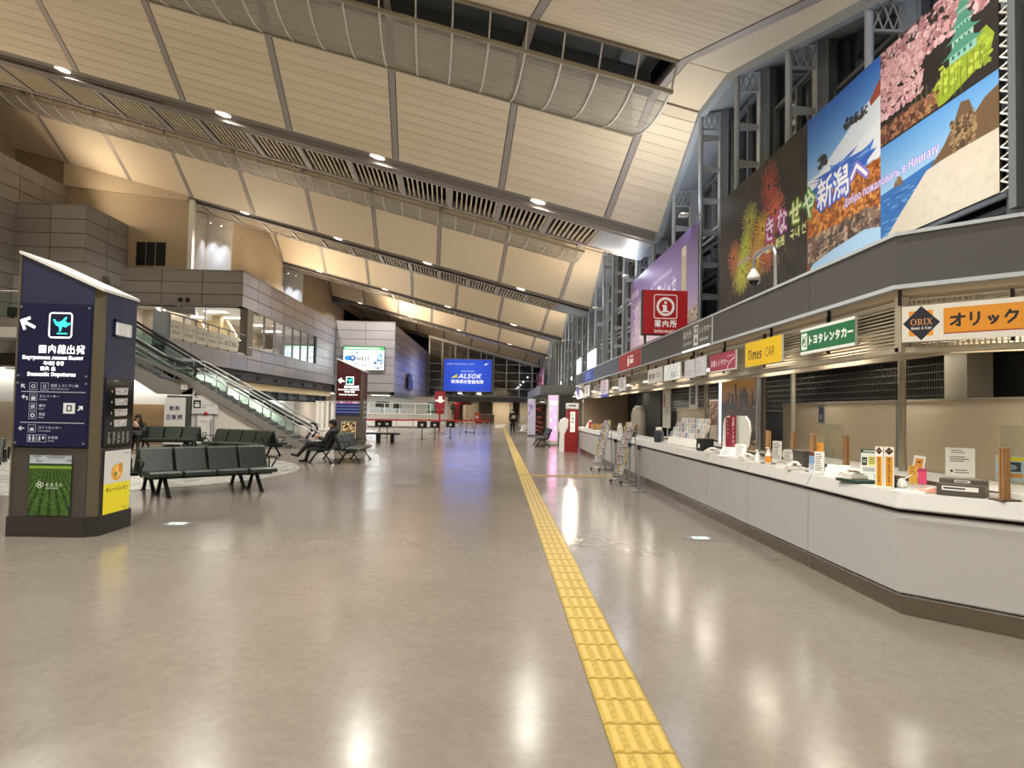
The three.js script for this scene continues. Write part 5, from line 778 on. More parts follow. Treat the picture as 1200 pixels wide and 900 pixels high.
// check-in zone
{
  const c = thing('check_in_counter', 'long white check-in counter front beyond the belt barriers', 'counter', [-8.2, 0, -58]); obj('front', bb(-2.7, 2.7, 0.12, 1.12, -0.1, 0), M.white, c); obj('top', rbox(5.5, 0.06, 0.8, 0.015, 0, 1.14, -0.3), M.offwhite, c); obj('plinth', bb(-2.65, 2.65, 0, 0.12, -0.2, -0.05), M.steelDark, c); obj('side', [bb(-2.7, -2.6, 0, 1.1, -0.7, -0.1), bb(2.6, 2.7, 0, 1.1, -0.7, -0.1)], M.offwhite, c);
  const gp = thing('glass_partition', 'white framed glass partition standing on the check-in counter', 'partition', [-8.2, 1.17, -58.15]); for (let i = 0; i < 4; i++) { obj('pane', bb(-2.6 + i * 1.3, -1.34 + i * 1.3, 0.04, 0.86, -0.006, 0.006), M.acrylic, gp); obj('post', bb(-2.64 + i * 1.3, -2.58 + i * 1.3, 0, 0.9, -0.03, 0.03), M.white, gp); } obj('rail', [bb(-2.64, 2.62, 0.86, 0.92, -0.03, 0.03), bb(-2.64, 2.62, 0.4, 0.43, -0.02, 0.02), bb(2.56, 2.62, 0, 0.9, -0.03, 0.03)], M.white, gp);
  for (const [x, y, ww, hh, l] of [[-10, 1.85, 1.2, 0.5, 'wide dark monitor left behind the check-in glass'], [-8.7, 1.75, 0.7, 0.45, 'smaller dark monitor in the middle behind the check-in glass']]) { const m = thing('monitor', l, 'monitor', [x, y, -60]); obj('screen', rbox(ww, hh, 0.05, 0.02, 0, 0, 0), M.dark, m); obj('stand', [bb(-0.04, 0.04, -0.7, -hh / 2, -0.05, -0.01), bb(-0.2, 0.2, -0.72, -0.7, -0.1, 0.1)], M.steelDark, m); m.position.y += 0.1; }
  const dk = thing('check_in_desk', 'low white desk behind the check-in glass', 'desk', [-9.3, 0, -60]); obj('top', rbox(3.4, 0.05, 0.7, 0.01, 0, 1.1, 0), M.offwhite, dk); obj('panel', bb(-1.65, 1.65, 0, 1.08, -0.3, -0.26), M.white, dk);
  const gs = thing('notice_board', 'dark green notice board right of the check-in glass', 'sign', [-5.7, 1.75, -60.5]); plate('board', 0.75, 0.95, 0.04, printed(tex(128, 160, (x) => lines(x, 20, 20, 88, 110, 6, '#b8d8cc'), '#1f4a44')), [0, 0, 0], 0, gs); obj('stand', bb(-0.04, 0.04, -1.75, -0.4, -0.06, -0.03), M.steelDark, gs);
  // belt barriers
  const posts = []; for (let i = 0; i < 9; i++) posts.push([-8.3 + i * 0.98, -42.4 - i * 0.55]); for (let i = 0; i < 3; i++) posts.push([-0.9 - i * 0.9, -49 - i * 0.6]);
  const mk = (l) => { const s = thing('belt_post', l, 'stanchion', [0, 0, 0]); obj('base', lathe([[0.001, 0.03], [0.14, 0.025], [0.16, 0.0], [0.001, 0]], 16), M.steelDark, s); obj('tube', cyl(0.028, 0.88, 0, 0.02, 0, 10), M.rail, s); obj('head', cyl(0.04, 0.09, 0, 0.86, 0, 10), M.black, s); return s; };
  const src = mk('belt barrier post nearest the maroon pylon'); src.position.set(posts[0][0], 0, posts[0][1]);
  for (let i = 1; i < 12; i++) copy(src, [posts[i][0], 0, posts[i][1]], 0, i < 9 ? `red belt barrier post, ${NTH[i]} from the maroon pylon` : `belt post in the short row beside the luggage frame, ${NTH[i - 9]} from the right`);
  for (let i = 0; i < 8; i++) { const [x0, z0] = posts[i], [x1, z1] = posts[i + 1], b = thing('barrier_belt', `red barrier belt, ${NTH[i]} span from the maroon pylon`, 'belt', [x0, 0.9, z0]); obj('webbing', slab(V(0, -0.05, 0), V((x1 - x0) / 2, -0.065, (z1 - z0) / 2), V((x1 - x0) / 2, 0.035, (z1 - z0) / 2), V(0, 0.05, 0), V(0, 0, 0.004)), M.redBright, b); obj('webbing', slab(V((x1 - x0) / 2, -0.065, (z1 - z0) / 2), V(x1 - x0, -0.05, z1 - z0), V(x1 - x0, 0.05, z1 - z0), V((x1 - x0) / 2, 0.035, (z1 - z0) / 2), V(0, 0, 0.004)), M.redBright, b); }
  // black table, little black stands
  const tb = thing('bench_table', 'flat black backless bench beside the maroon pylon', 'bench', [-5.35, 0, -32]); obj('top', rbox(1.75, 0.08, 0.5, 0.02, 0, 0.44, 0), M.blackMetal, tb); obj('leg', bb(-0.2, -0.05, 0, 0.4, -0.18, 0.18), M.blackMetal, tb); obj('leg', bb(0.45, 0.6, 0, 0.4, -0.18, 0.18), M.blackMetal, tb);
  [[-6.35, -37.4, 'left of two by the maroon pylon'], [-6.0, -37.8, 'right of two by the maroon pylon'], [-4.0, -37, 'left of the pair under the belt barrier'], [-3.35, -37.4, 'right of the pair under the belt barrier'], [-2.6, -39, 'standing alone under the belt barrier']].forEach(([x, z, l]) => { const s = thing('black_stand', 'small black box stand with a white mark, ' + l, 'stand', [x, 0, z]); obj('box', rbox(0.5, 0.36, 0.24, 0.02, 0, 0.78, 0), M.black, s); obj('mark', rbox(0.14, 0.12, 0.02, 0.005, 0, 0.76, 0.125), M.white, s); obj('pole', cyl(0.025, 0.6, 0, 0.02, 0, 8), M.blackMetal, s); obj('foot', bb(-0.16, 0.16, 0, 0.02, -0.14, 0.14), M.blackMetal, s); });
  // red sign stand
  const rs = thing('sign_stand', 'red sign stand with a white panel left of the blue hanging screen', 'sign', [-3.95, 0, -47.5]); plate('panel', 0.72, 1.25, 0.08, printed(tex(144, 250, (x) => { rect(x, 52, 70, 52, 70, '#f2eeee'); rect(x, 8, 118, 128, 26, '#f2eeee'); rect(x, 56, 146, 46, 14, '#f2eeee'); }, '#7a1f28'), { glow: 0.35, edge: 0x5a1a20 }), [0, 2.25, 0], 0, rs); obj('skirt', bb(-0.3, 0.3, 1.3, 1.6, -0.03, 0.03), M.red, rs); obj('pole', bb(-0.06, 0.06, 0, 1.7, -0.05, 0.05), M.red, rs); obj('foot', bb(-0.3, 0.3, 0, 0.06, -0.25, 0.25), M.steelDark, rs);
  // dark plant
  const pl = thing('potted_plant', 'thin dark potted plant left of the red door frame', 'plant', [-5.0, 0, -78]); obj('pot', lathe([[0.001, 0], [0.2, 0], [0.27, 0.45], [0.24, 0.45], [0.001, 0.4]]), M.dark, pl); const lv = []; for (let i = 0; i < 40; i++) { const a = rr(0, TAU), h = rr(0.7, 2.2), r = rr(0.1, 0.35), p = V(Math.cos(a) * r, h, Math.sin(a) * r); lv.push(slab(V(0, h - 0.15, 0), p.clone().add(V(0.05, 0, 0)), p.clone().add(V(0, 0.16, 0)), p.clone().add(V(-0.05, 0.02, 0)), V(0, 0.004, 0.004))); } obj('foliage', lv, mat(0x1b2a1c, 0.7), pl); obj('stem', cyl(0.025, 1.9, 0, 0.4, 0, 6), M.woodDark, pl);
  // luggage frame
  const lf = thing('luggage_frame', 'tall chrome luggage frame on castors in the middle of the hall', 'trolley', [-1.85, 0, -48.5]); for (const [x, z] of [[-0.3, -0.25], [0.3, -0.25], [-0.3, 0.25], [0.3, 0.25]]) { obj('upright', rod(V(x, 0.12, z), V(x, 1.95, z), 0.022), M.rail, lf); obj('castor', new THREE.SphereGeometry(0.06, 10, 8).translate(x, 0.06, z), M.rubber, lf); } obj('shelf', [bb(-0.32, 0.32, 0.14, 0.18, -0.27, 0.27), bb(-0.32, 0.32, 0.75, 0.78, -0.27, 0.27), bb(-0.32, 0.32, 1.93, 1.97, -0.27, 0.27)], M.steel, lf);
  const og = thing('collection_box', 'orange rounded box standing before the far cream wall', 'box', [-2.4, 0, -85]); obj('body', lathe([[0.001, 0], [0.4, 0], [0.44, 0.2], [0.44, 1.0], [0.36, 1.25], [0.001, 1.32]], 20), mat(0xc8552a, 0.5), og); obj('label', bb(-0.16, 0.16, 0.6, 0.9, 0.42, 0.46), M.paper, og);
  const ct = thing('counter_block', 'brown wooden counter before the far doorway', 'counter', [-1.2, 0, -88]); obj('body', bb(-0.9, 0.9, 0, 1.05, -0.3, 0.3), mat(0x7a6450, 0.5), ct); obj('top', rbox(1.9, 0.05, 0.7, 0.01, 0, 1.08, 0), M.offwhite, ct);
  const mn = tex(160, 120, (x) => { lines(x, 12, 14, 130, 90, 6, '#5a6a7a'); }, '#15181c');
  for (let i = 0; i < 7; i++) { const m = thing('hanging_monitor', `black monitor hanging under the deck behind the escalator, ${NTH[i]} from the near end`, 'monitor', [-15, 2.3, -43.2 - i * 2.3 - (i > 3 ? 1.2 : 0)], 0.5); plate('screen', 1.0, 0.62, 0.08, printed(mn, { rough: 0.25, edge: 0x101112 }), [0, 0, 0], 0, m); obj('hanger', bb(-0.03, 0.03, 0.3, 0.66, -0.03, 0.03), M.blackMetal, m); }
  const bl = thing('blue_banner', 'small dark blue double banner on the far side wall', 'sign', [-8.8, 4.3, -68], Math.PI / 2); obj('panel', rbox(2.6, 1.5, 0.12, 0.02, 0, 0, 0.1), mat(0x27356e, 0.5), bl); obj('panel', rbox(1.2, 1.1, 0.12, 0.02, 1.7, -0.25, 0.1), mat(0x2c3a70, 0.5), bl);
  // slotted white screens beside the escalator foot
  const sc = thing('slatted_screen', 'white slatted screen beyond the foot of the escalator', 'screen', [-12.2, 0, -46], 0.2); for (let i = 6; i < 12; i++) obj('slat', bb(-1.8 + i * 0.32, -1.62 + i * 0.32, 0.15, 1.95, -0.02, 0.02), M.white, sc); obj('rail', [bb(0.07, 2.0, 1.95, 2.02, -0.03, 0.03), bb(0.07, 2.0, 0.08, 0.15, -0.03, 0.03)], M.offwhite, sc); obj('foot', [bb(0.2, 0.3, 0, 0.08, -0.25, 0.25), bb(1.8, 1.9, 0, 0.08, -0.25, 0.25)], M.steelDark, sc);
}
// right-hand shops beyond the counter
{
  const sh = shell('wall_7'); obj('shop_back', bb(6.0, 6.2, 0, 3.1, -28.9, -89), M.beigeDark, sh); obj('canopy', [bb(2.35, 6.0, 2.55, 3.05, -37, -52)], M.steelDark, sh); obj('canopy', bb(3.4, 6.0, 2.7, 3.0, -52, -88), M.fascia, sh); obj('shop_divider', [bb(4.2, 6, 0, 2.7, -45, -45.2), bb(4.2, 6, 0, 2.7, -60, -60.2), bb(4, 6, 0, 2.7, -75, -75.2)], M.white, sh);
  for (const z of [-40, -48, -56, -66, -80]) { obj('ceiling_lamp', bb(4.2, 5.4, 2.52, 2.54, z - 0.2, z + 0.2), M.panelLamp, sh); areaLight(NEUTRAL, 12, 1.2, 0.4, [4.8, 2.5, z], [4.8, 0, z + 0.001]); }
  const k = thing('ticket_machine', 'red self-service machine with a white rounded side and vertical lettering', 'machine', [2.98, 0, -27.7]);
  obj('body', prism([[-0.26, 0], [0.32, 0], [0.32, 1.72], [-0.1, 1.72], [-0.1, 1.2], [-0.26, 0.75]], 0.5, 0.01).translate(0, 0, -0.4), M.red, k); obj('head', rbox(0.48, 0.24, 0.5, 0.02, 0.1, 1.86, -0.14), M.white, k); obj('side_shell', prism([[-0.38, 0], [-0.24, 0], [-0.24, 0.72], [-0.1, 1.0], [-0.08, 1.3], [-0.2, 1.36], [-0.34, 1.28], [-0.42, 1.1], [-0.42, 0.9], [-0.36, 0.72]], 0.46, 0.02).translate(0, 0, -0.36), M.white, k);
  plate('label', 0.2, 0.82, 0.01, printed(tex(64, 256, (x) => { say(x, 'レ', 14, 40, 34, '#3a7a5a', { bold: 0.14 }); say(x, '自', 14, 86, 34, '#3a7a5a', { bold: 0.14 }); say(x, '機', 14, 132, 34, '#3a7a5a'); say(x, 'ト', 14, 206, 34, '#3a7a5a', { bold: 0.14 }); }, '#e8e8e4'), { glow: 0.25 }), [0.1, 1.22, 0.12], 0, k); plate('head_label', 0.44, 0.16, 0.005, printed(tex(128, 48, (x) => lines(x, 16, 14, 100, 24, 1, '#6a7a78', 0.8), '#f0f0ee')), [0.1, 1.87, 0.115], 0, k);
  const v = thing('vending_machine', 'pink lit vending machine panel behind the red machine', 'vending machine', [2.78, 0, -33.5]); plate('lit_front', 0.36, 2.2, 0.06, printed(tex(90, 480, (x, w, h) => { rect(x, 0, 60, w, 40, '#f8f0f8'); for (let i = 0; i < 7; i++) rect(x, 8 + (i % 3) * 26, 120 + i * 42, 20, 30, ['#f8d8ec', '#e8a8d0', '#fff'][i % 3]); }, '#e69ac8'), { glow: 0.9 }), [-0.02, 1.3, 0.31], 0, v); obj('cabinet', rbox(0.5, 2.4, 0.6, 0.03, 0.0, 1.22, 0), M.white, v); areaLight(0xff9ad8, 2.5, 0.3, 2, [2.76, 1.3, -33.1], [1.6, 0.6, -28]);
  const bk = thing('tall_cabinet', 'tall black cabinet beside the pink lit vending machine', 'cabinet', [3.35, 0, -33.3]); obj('body', rbox(0.64, 2.42, 0.7, 0.02, 0, 1.25, 0), M.black, bk); obj('plinth', bb(-0.3, 0.3, 0, 0.06, -0.3, 0.3), M.dark, bk);
  const gl = thing('globe_lamp', 'bright round lamp at the end of the counter fascia', 'lamp', [3.55, 2.45, -29.6]); obj('globe', new THREE.SphereGeometry(0.15, 16, 12), M.panelLamp, gl); obj('stem', cyl(0.02, 0.4, 0, 0.13, 0, 8), M.steel, gl); { const l = new THREE.PointLight(0xfff2dc, 14); l.position.set(3.3, 2.3, -29.9); l.castShadow = true; l.shadow.radius = 6; l.name = 'globe_glow'; scene.add(l); }
  const rows = [['sign_pillar', [2.25, 0, -44], 'slim pale advertising pillar with violet print near the far shops', 0.5, 2.4, '#b8b4c8', '#8a6ab0'], ['sign_pillar', [2.95, 0, -47], 'dark red shop rack under the canopy', 0.9, 2.1, '#3a2422', '#b05a4a'], ['sign_pillar', [3.6, 0, -43], 'white notice pillar under the canopy', 0.7, 2.3, '#dcdad6', '#8a8a90']];
  for (const [n, p, l, w, h, bg, fg] of rows) { const s = thing(n, l, 'pillar', p); plate('front', w, h - 0.1, 0.05, printed(tex(128, 420, (x) => { for (let i = 0; i < 30; i++) rect(x, rr(6, 80), rr(20, 390), rr(14, 40), rr(8, 30), i % 2 ? fg : bg); }, bg), { glow: 0.15 }), [0, h / 2 + 0.05, 0.2], 0, s); obj('body', rbox(w, h, 0.3, 0.02, 0, h / 2 + 0.02, 0), M.steelDark, s); }
  const rk = thing('display_rack', 'pale low rack of goods beside the standing person', 'rack', [2.1, 0, -51]); for (const y of [0.1, 0.55, 1.0]) obj('shelf', bb(-0.5, 0.5, y, y + 0.04, -0.2, 0.2), M.offwhite, rk); for (const x of [-0.5, 0.47]) obj('upright', bb(x, x + 0.03, 0, 1.3, -0.2, 0.2), M.rail, rk);
}
// ------------------------------------------------------------------ pylons
const arrowPath = (x, cx, cy, s, a, w, c) => { x.save(); x.translate(cx, cy); x.rotate(a); x.strokeStyle = c; x.lineWidth = w; x.lineCap = 'butt'; x.beginPath(); x.moveTo(s, 0); x.lineTo(-s * 0.8, 0); x.moveTo(-s * 0.05, -s * 0.78); x.lineTo(-s * 0.85, 0); x.lineTo(-s * 0.05, s * 0.78); x.stroke(); x.restore(); };
const planeIcon = (x, cx, cy, s, c) => { x.save(); x.translate(cx, cy); x.scale(s, s); poly(x, [[-46, -28], [-38, -32], [-22, -14], [4, -20], [28, -44], [38, -44], [26, -18], [48, -8], [58, -14], [56, -2], [30, 14], [10, 8], [4, 34], [-6, 42], [-10, 10], [-30, 2]], c); rect(x, -20, 46, 62, 7, c); x.restore(); };
const personIcon = (x, cx, cy, s, c) => { blob(x, cx, cy - s * 0.36, s * 0.13, s * 0.13, c); rect(x, cx - s * 0.16, cy - s * 0.2, s * 0.32, s * 0.4, c); rect(x, cx - s * 0.13, cy + s * 0.1, s * 0.1, s * 0.38, c); rect(x, cx + s * 0.03, cy + s * 0.1, s * 0.1, s * 0.38, c); };
function pylon(pos, label, body, kind) {
  const t = thing('sign_pylon', label, 'sign', pos), W = 0.98, D = 0.8, hl = 3.4, hr = 2.98, c = 0.1, top = (x) => hl + (hr - hl) * x / W;
  // plan: front left, front right with a narrow corner strip; lower storey grey, upper storey coloured
  const fr = W - c, grey = kind === 'blue' ? M.greyBody : mat(0x5a5550, 0.45, 0.2), strip = mat(0x6b6351, 0.4, 0.5);
  obj('plinth', prism([[-0.03, -0.03], [fr, -0.03], [W + 0.02, c], [W + 0.02, D + 0.02], [-0.03, D + 0.02]], 0.24).rotateX(-Math.PI / 2), mat(0x2e2b29, 0.5, 0.2), t);
  const wallFront = (y0, m, name) => obj(name, slab(V(0, y0[0], 0), V(fr, y0[0], 0), V(fr, y0[1] ?? top(fr), 0), V(0, y0[1] ?? top(0), 0), V(0, 0, -0.04)), m, t);
  const wallSide = (y0, m, name) => obj(name, slab(V(W, y0[0], -c), V(W, y0[0], -D), V(W, y0[1] ?? top(W), -D), V(W, y0[1] ?? top(W), -c), V(-0.04, 0, 0)), m, t);
  const mid = kind === 'blue' ? 1.07 : 1.9;
  wallFront([0.24, mid - 0.01], grey, 'lower_panel'); wallFront([mid], body, 'upper_panel'); wallSide([0.24, mid - 0.01], grey, 'lower_side'); wallSide([mid], body, 'upper_side');
  obj('corner_strip', slab(V(fr + 0.005, 0.24, -0.004), V(W - 0.002, 0.24, -c + 0.003), V(W - 0.002, top(W) - 0.01, -c + 0.003), V(fr + 0.005, top(fr) - 0.01, -0.004), V(-0.03, 0, -0.03)), strip, t);
  obj('back_panel', [bb(0, W - 0.04, 0.24, hr - 0.02, -D, -D + 0.04), bb(-0.0, 0.04, 0.24, hl - 0.03, -D, -0.04)], grey, t);
  obj('left_edge', bb(-0.022, 0, 0.24, hl - 0.01, -0.06, 0.012), strip, t);
  const P = (x, z, y = 0) => V(x, top(x) + y, z); obj('cap', [slab(P(-0.03, 0.02), P(W + 0.02, 0.02), P(W + 0.02, -D - 0.02), P(-0.03, -D - 0.02), V(0, 0.035, 0))], M.offwhite, t);
  const glass = (w, h, tx, x, y, z, ry, glow, name) => plate(name, w, h, 0.016, printed(tx, { rough: 0.12, glow, edge: 0x10121c }), [x, y, z], ry, t);
  if (kind === 'blue') {
    const upper = (lit) => tex(900, 900, (x, w, h) => {
      const W1 = '#ffffff', C = '#2fe0c8'; arrowPath(x, 112, 245, 100, 0.42, 34, W1); x.strokeStyle = W1; x.lineWidth = 16; x.beginPath(); x.roundRect(380, 110, 280, 290, 34); x.stroke(); planeIcon(x, 520, 248, 2.1, C);
      say(x, '国内線出発', 250, 540, 118, W1, { bold: 0.1 }); say(x, 'Внутренние линии Вылет', 60, 640, 62, W1, { sx: 0.94 }); say(x, '국내선 출발', 322, 708, 50, W1, { bold: 0.14 }); say(x, '国内线出发', 290, 770, 56, W1, { bold: 0.13 }); say(x, 'Domestic Depatures', 130, 838, 62, W1, { sx: 1.0 });
    }, lit ? '#000000' : '#151b3c');
    const fU = new THREE.MeshPhysicalMaterial({ map: upper(false), roughness: 0.12, emissive: 0xffffff, emissiveMap: upper(true), emissiveIntensity: 1.7 }), eU = mat(0x10121c, 0.4);
    plate('lit_panel', 0.86, 0.92, 0.016, [eU, eU, eU, eU, fU, eU], [0.435, 2.345, 0.01], 0, t);
    const dir = tex(900, 860, (x, w, h) => { const c = '#c9cede';
      arrowPath(x, 90, 76, 34, Math.PI / 4, 14, c); x.strokeStyle = c; x.lineWidth = 4; const ic = (a, b) => { x.strokeRect(a, b, 92, 92); }; ic(170, 30); ic(310, 30); blob(x, 216, 76, 26, 26, c); blob(x, 216, 76, 16, 16, '#151a3c'); rect(x, 340, 50, 8, 56, c); rect(x, 364, 50, 8, 56, c); say(x, '売店 レストラン街', 430, 62, 42, c, { bold: 0.1 }); say(x, 'Shop  Restaurants', 430, 104, 28, c, { font: 'normal' });
      rect(x, 70, 142, 800, 8, c); arrowPath(x, 110, 214, 32, 0, 14, c); rect(x, 138, 214, 14, 44, c); ic(176, 172); rect(x, 196, 214, 52, 40, c); for (let i = 0; i < 3; i++) blob(x, 204 + i * 18, 200, 6, 6, c); say(x, 'エレベーター', 296, 204, 42, c, { bold: 0.1 }); say(x, 'Elevator', 296, 246, 28, c, { font: 'normal' });
      ic(176, 296); say(x, '銀', 190, 342, 62, c); say(x, '銀行', 296, 328, 42, c, { bold: 0.1 }); say(x, 'Bank', 296, 370, 28, c, { font: 'normal' }); ic(176, 410); blob(x, 222, 456, 28, 28, c); blob(x, 222, 456, 14, 14, '#151a3c'); say(x, '売店', 296, 440, 42, c, { bold: 0.1 }); say(x, 'Shop', 296, 482, 28, c, { font: 'normal' });
      rect(x, 600, 286, 146, 140, '#d6d8dc'); rect(x, 640, 316, 66, 80, '#2a2d44'); rect(x, 656, 330, 34, 52, '#d6d8dc'); arrowPath(x, 810, 356, 40, Math.PI * 0.75, 18, '#e8eaf0');
      rect(x, 70, 546, 800, 8, c); arrowPath(x, 92, 628, 36, 0, 14, c); ic(176, 582); rect(x, 198, 620, 48, 38, c); say(x, 'コインロッカー', 296, 614, 42, c, { bold: 0.1 }); say(x, 'Coin Lockers', 296, 656, 28, c, { font: 'normal' });
      x.strokeRect(170, 710, 110, 92); personIcon(x, 200, 756, 80, c); personIcon(x, 246, 756, 80, c); x.strokeRect(292, 710, 110, 92); personIcon(x, 322, 756, 70, c); blob(x, 368, 748, 16, 22, c); say(x, 'お手洗', 424, 744, 42, c, { bold: 0.1 }); say(x, 'Toilets', 424, 786, 28, c, { font: 'normal' });
    }, '#161b3e');
    glass(0.86, 0.79, dir, 0.435, 1.475, 0.01, 0, 0, 'directory_panel');
    for (const [y0, y1] of [[1.93, 2.76], [1.12, 1.84]]) for (const x of [0.03, 0.84]) for (const y of [y0, y1]) obj('bolt', cyl(0.014, 0.012, 0, 0, 0, 10).rotateX(Math.PI / 2).translate(x, y, 0.016), M.rail, t);
    const field = tex(340, 480, (x, w, h) => { const g = x.createLinearGradient(0, 0, 0, 100); g.addColorStop(0, '#8f9aa6'); g.addColorStop(1, '#c4ccd0'); rect(x, 0, 0, w, 90, g); for (let i = 0; i < 14; i++) blob(x, rr(0, w), rr(5, 60), rr(20, 60), rr(5, 14), i % 2 ? '#aab4bc' : '#7f8a94'); rect(x, 0, 66, w, 18, '#26381f'); rect(x, 0, 80, w, h, '#3c5a26'); rect(x, 0, 86, w, 22, '#7f9a34'); for (let i = -9; i <= 9; i++) { poly(x, [[w / 2 + i * 16 - 2, 104], [w / 2 + i * 16 + 4, 104], [w / 2 + i * 88 + 16, h], [w / 2 + i * 88 - 14, h]], '#1f3416'); } paintNoise(x, w, h, 420, ['#4f7a30', '#2c4a1c', '#5f8a38', '#233c18'], 2, 6, 0.24, 1); x.strokeStyle = '#e8ece8'; x.lineWidth = 4; for (const [a, b] of [[70, 236], [88, 222], [106, 236], [88, 250]]) { x.beginPath(); x.arc(a, b, 12, 0, TAU); x.stroke(); } say(x, 'キヨス入', 130, 236, 36, '#e8ece8', { bold: 0.08 }); say(x, 'KIYOSU GREEN', 136, 262, 15, '#e8ece8', { font: 'normal' }); }, '#3c5a26');
    glass(0.5, 0.72, field, 0.46, 0.615, 0.01, 0, 0, 'poster');
    const map = tex(420, 640, (x, w, h) => { say(x, '案内 ターミナル', 110, 26, 24, '#d0d0d0'); say(x, 'Terminal Floor', 150, 50, 14, '#a8a8a8', { font: 'normal' }); for (let i = 0; i < 4; i++) { const y = 90 + i * 100; poly(x, [[130, y], [330, y - 6], [320, y + 62], [140, y + 66]], '#c4c4c6'); for (let j = 0; j < 9; j++) rect(x, 140 + rr(0, 160), y + rr(4, 46), rr(10, 34), rr(6, 16), ['#e8e8e8', '#8a8a8c', '#c87a7a', '#aaaaac'][j % 4]); rect(x, 80, y + 24, 14, 22, '#b8b8b8'); } for (let i = 0; i < 5; i++) for (let j = 0; j < 8; j++) rect(x, 50 + i * 70, 506 + j * 14, rr(20, 46), 5, '#c0c0c0'); }, '#121212');
    plate('map_panel', 0.64, 0.86, 0.016, printed(map, { rough: 0.12, edge: 0x0c0c0c }), [W + 0.01, 1.5, -0.45], Math.PI / 2, t);
    const lemon = tex(300, 420, (x, w, h) => { rect(x, 0, 0, w, 220, '#c9c9c4'); rect(x, 0, 220, w, 200, '#e0d020'); blob(x, 140, 150, 62, 56, '#d89a3a'); blob(x, 150, 140, 44, 40, '#e8b460'); rect(x, 160, 90, 46, 60, '#c88a2a'); blob(x, 128, 160, 10, 20, '#5a7a2a'); blob(x, 128, 160, 22, 8, '#5a7a2a'); say(x, 'キレートレモン', 24, 262, 40, '#3a3020', { bold: 0.12, sx: 0.92 }); rect(x, 210, 20, 70, 8, '#9a9a96'); rect(x, 220, 395, 50, 8, '#a89a20'); }, '#dcd0a0');
    plate('poster', 0.6, 0.78, 0.016, printed(lemon, { rough: 0.2, glow: 0.22, edge: 0x201f1c }), [W + 0.01, 0.63, -0.46], Math.PI / 2, t);
    const slot = tex(100, 60, (x) => { for (let i = 0; i < 8; i++) rect(x, rr(0, 90), 0, rr(4, 10), 60, i % 2 ? '#d8d8d6' : '#b4b4b2'); }, '#c4c4c2'); plate('display_slot', 0.4, 0.17, 0.012, printed(slot, { glow: 0.25, edge: 0x0c0c10 }), [W + 0.004, 2.56, -0.48], Math.PI / 2, t); obj('slot_frame', [bb(W, W + 0.02, 2.64, 2.67, -0.7, -0.26), bb(W, W + 0.02, 2.45, 2.475, -0.7, -0.26), bb(W, W + 0.02, 2.45, 2.67, -0.7, -0.675), bb(W, W + 0.02, 2.45, 2.67, -0.285, -0.26)], M.navyDark, t);
  } else {
    const up = (lit) => tex(400, 420, (x) => { const c = '#ffffff'; arrowPath(x, 76, 110, 54, 0.2, 26, c); x.strokeStyle = c; x.lineWidth = 12; x.strokeRect(160, 44, 126, 126); rect(x, 168, 52, 110, 110, lit ? '#000' : '#1a1416'); planeIcon(x, 222, 104, 0.95, '#2fe0c8'); say(x, '国内線出発', 126, 216, 52, c, { bold: 0.17 }); say(x, 'Внутренние линии Вылет', 20, 262, 30, c); say(x, '국내선 출발', 126, 300, 36, c, { bold: 0.17 }); say(x, 'Domestic Departures', 40, 350, 32, c); }, lit ? '#000000' : '#4a1822');
    const f = new THREE.MeshPhysicalMaterial({ map: up(false), roughness: 0.15, emissive: 0xffffff, emissiveMap: up(true), emissiveIntensity: 1.5 }), e = mat(0x2a1015, 0.4); plate('lit_panel', 0.84, 0.9, 0.016, [e, e, e, e, f, e], [0.435, 2.4, 0.01], 0, t);
    glass(0.86, 0.5, tex(300, 180, (x) => { rect(x, 0, 0, 300, 30, '#b88ab0'); for (let i = 0; i < 12; i++) rect(x, rr(0, 280), 4, rr(8, 30), 22, ['#2a3a8a', '#d05a7a', '#e8e0e8'][i % 3]); for (let i = 0; i < 3; i++) rect(x, 0, 62 + i * 40, 300, 7, '#8a9ac8'); }, '#222c68'), 0.435, 1.6, 0.01, 0, 0.15, 'timetable');
    glass(0.54, 0.76, tex(200, 280, (x, w, h) => { paintNoise(x, w, h, 160, ['#c8a878', '#8a6a44', '#e0cca0', '#3a2c20', '#6a5a3a', '#d8b888'], 6, 20); rect(x, 0, 235, w, 45, '#1c1712'); rect(x, 0, 0, w, 6, '#d8d4c8'); rect(x, 0, 0, 6, h, '#d8d4c8'); rect(x, w - 6, 0, 6, h, '#d8d4c8'); }, '#4a3a28'), 0.48, 0.72, 0.01, 0, 0.12, 'poster');
    plate('side_panel', 0.5, 0.78, 0.016, printed(tex(60, 240, (x) => { for (let i = 0; i < 4; i++) rect(x, 14, 16 + i * 58, 30, 34, '#b8b8b4'); }, '#141212')), [W + 0.01, 1.55, -0.42], Math.PI / 2, t);
  }
  return t;
}
pylon([-5.8, 0, -8.37], 'tall dark blue sign pylon with a slanted top and lit departures lettering', M.navy, 'blue');
pylon([-5.98, 0, -25.6], 'smaller looking maroon sign pylon with a slanted top in the middle distance', mat(0x4a1822, 0.4), 'red');
// floor signs let into the floor
for (const [x, z, l] of [[-4.28, -9.4, 'small lit exit sign set into the floor near the blue pylon'], [2.7, -8.95, 'small lit sign set into the floor beside the service counter']]) { const t = thing('floor_sign', l, 'sign', [x, 0, z]); obj('frame', bb(-0.17, 0.17, 0, 0.006, -0.13, 0.13), M.steelDark, t); plate('lit_face', 0.2, 0.16, 0.004, printed(tex(64, 48, (g) => { g.fillStyle = '#3a8a6a'; g.fillRect(8, 10, 18, 28); arrowPath(g, 46, 24, 10, 0, 5, '#3a8a6a'); }, '#e4f2ec'), { glow: 0.5 }), [0, 0.0065, 0], 0, t).rotation.x = -Math.PI / 2; }
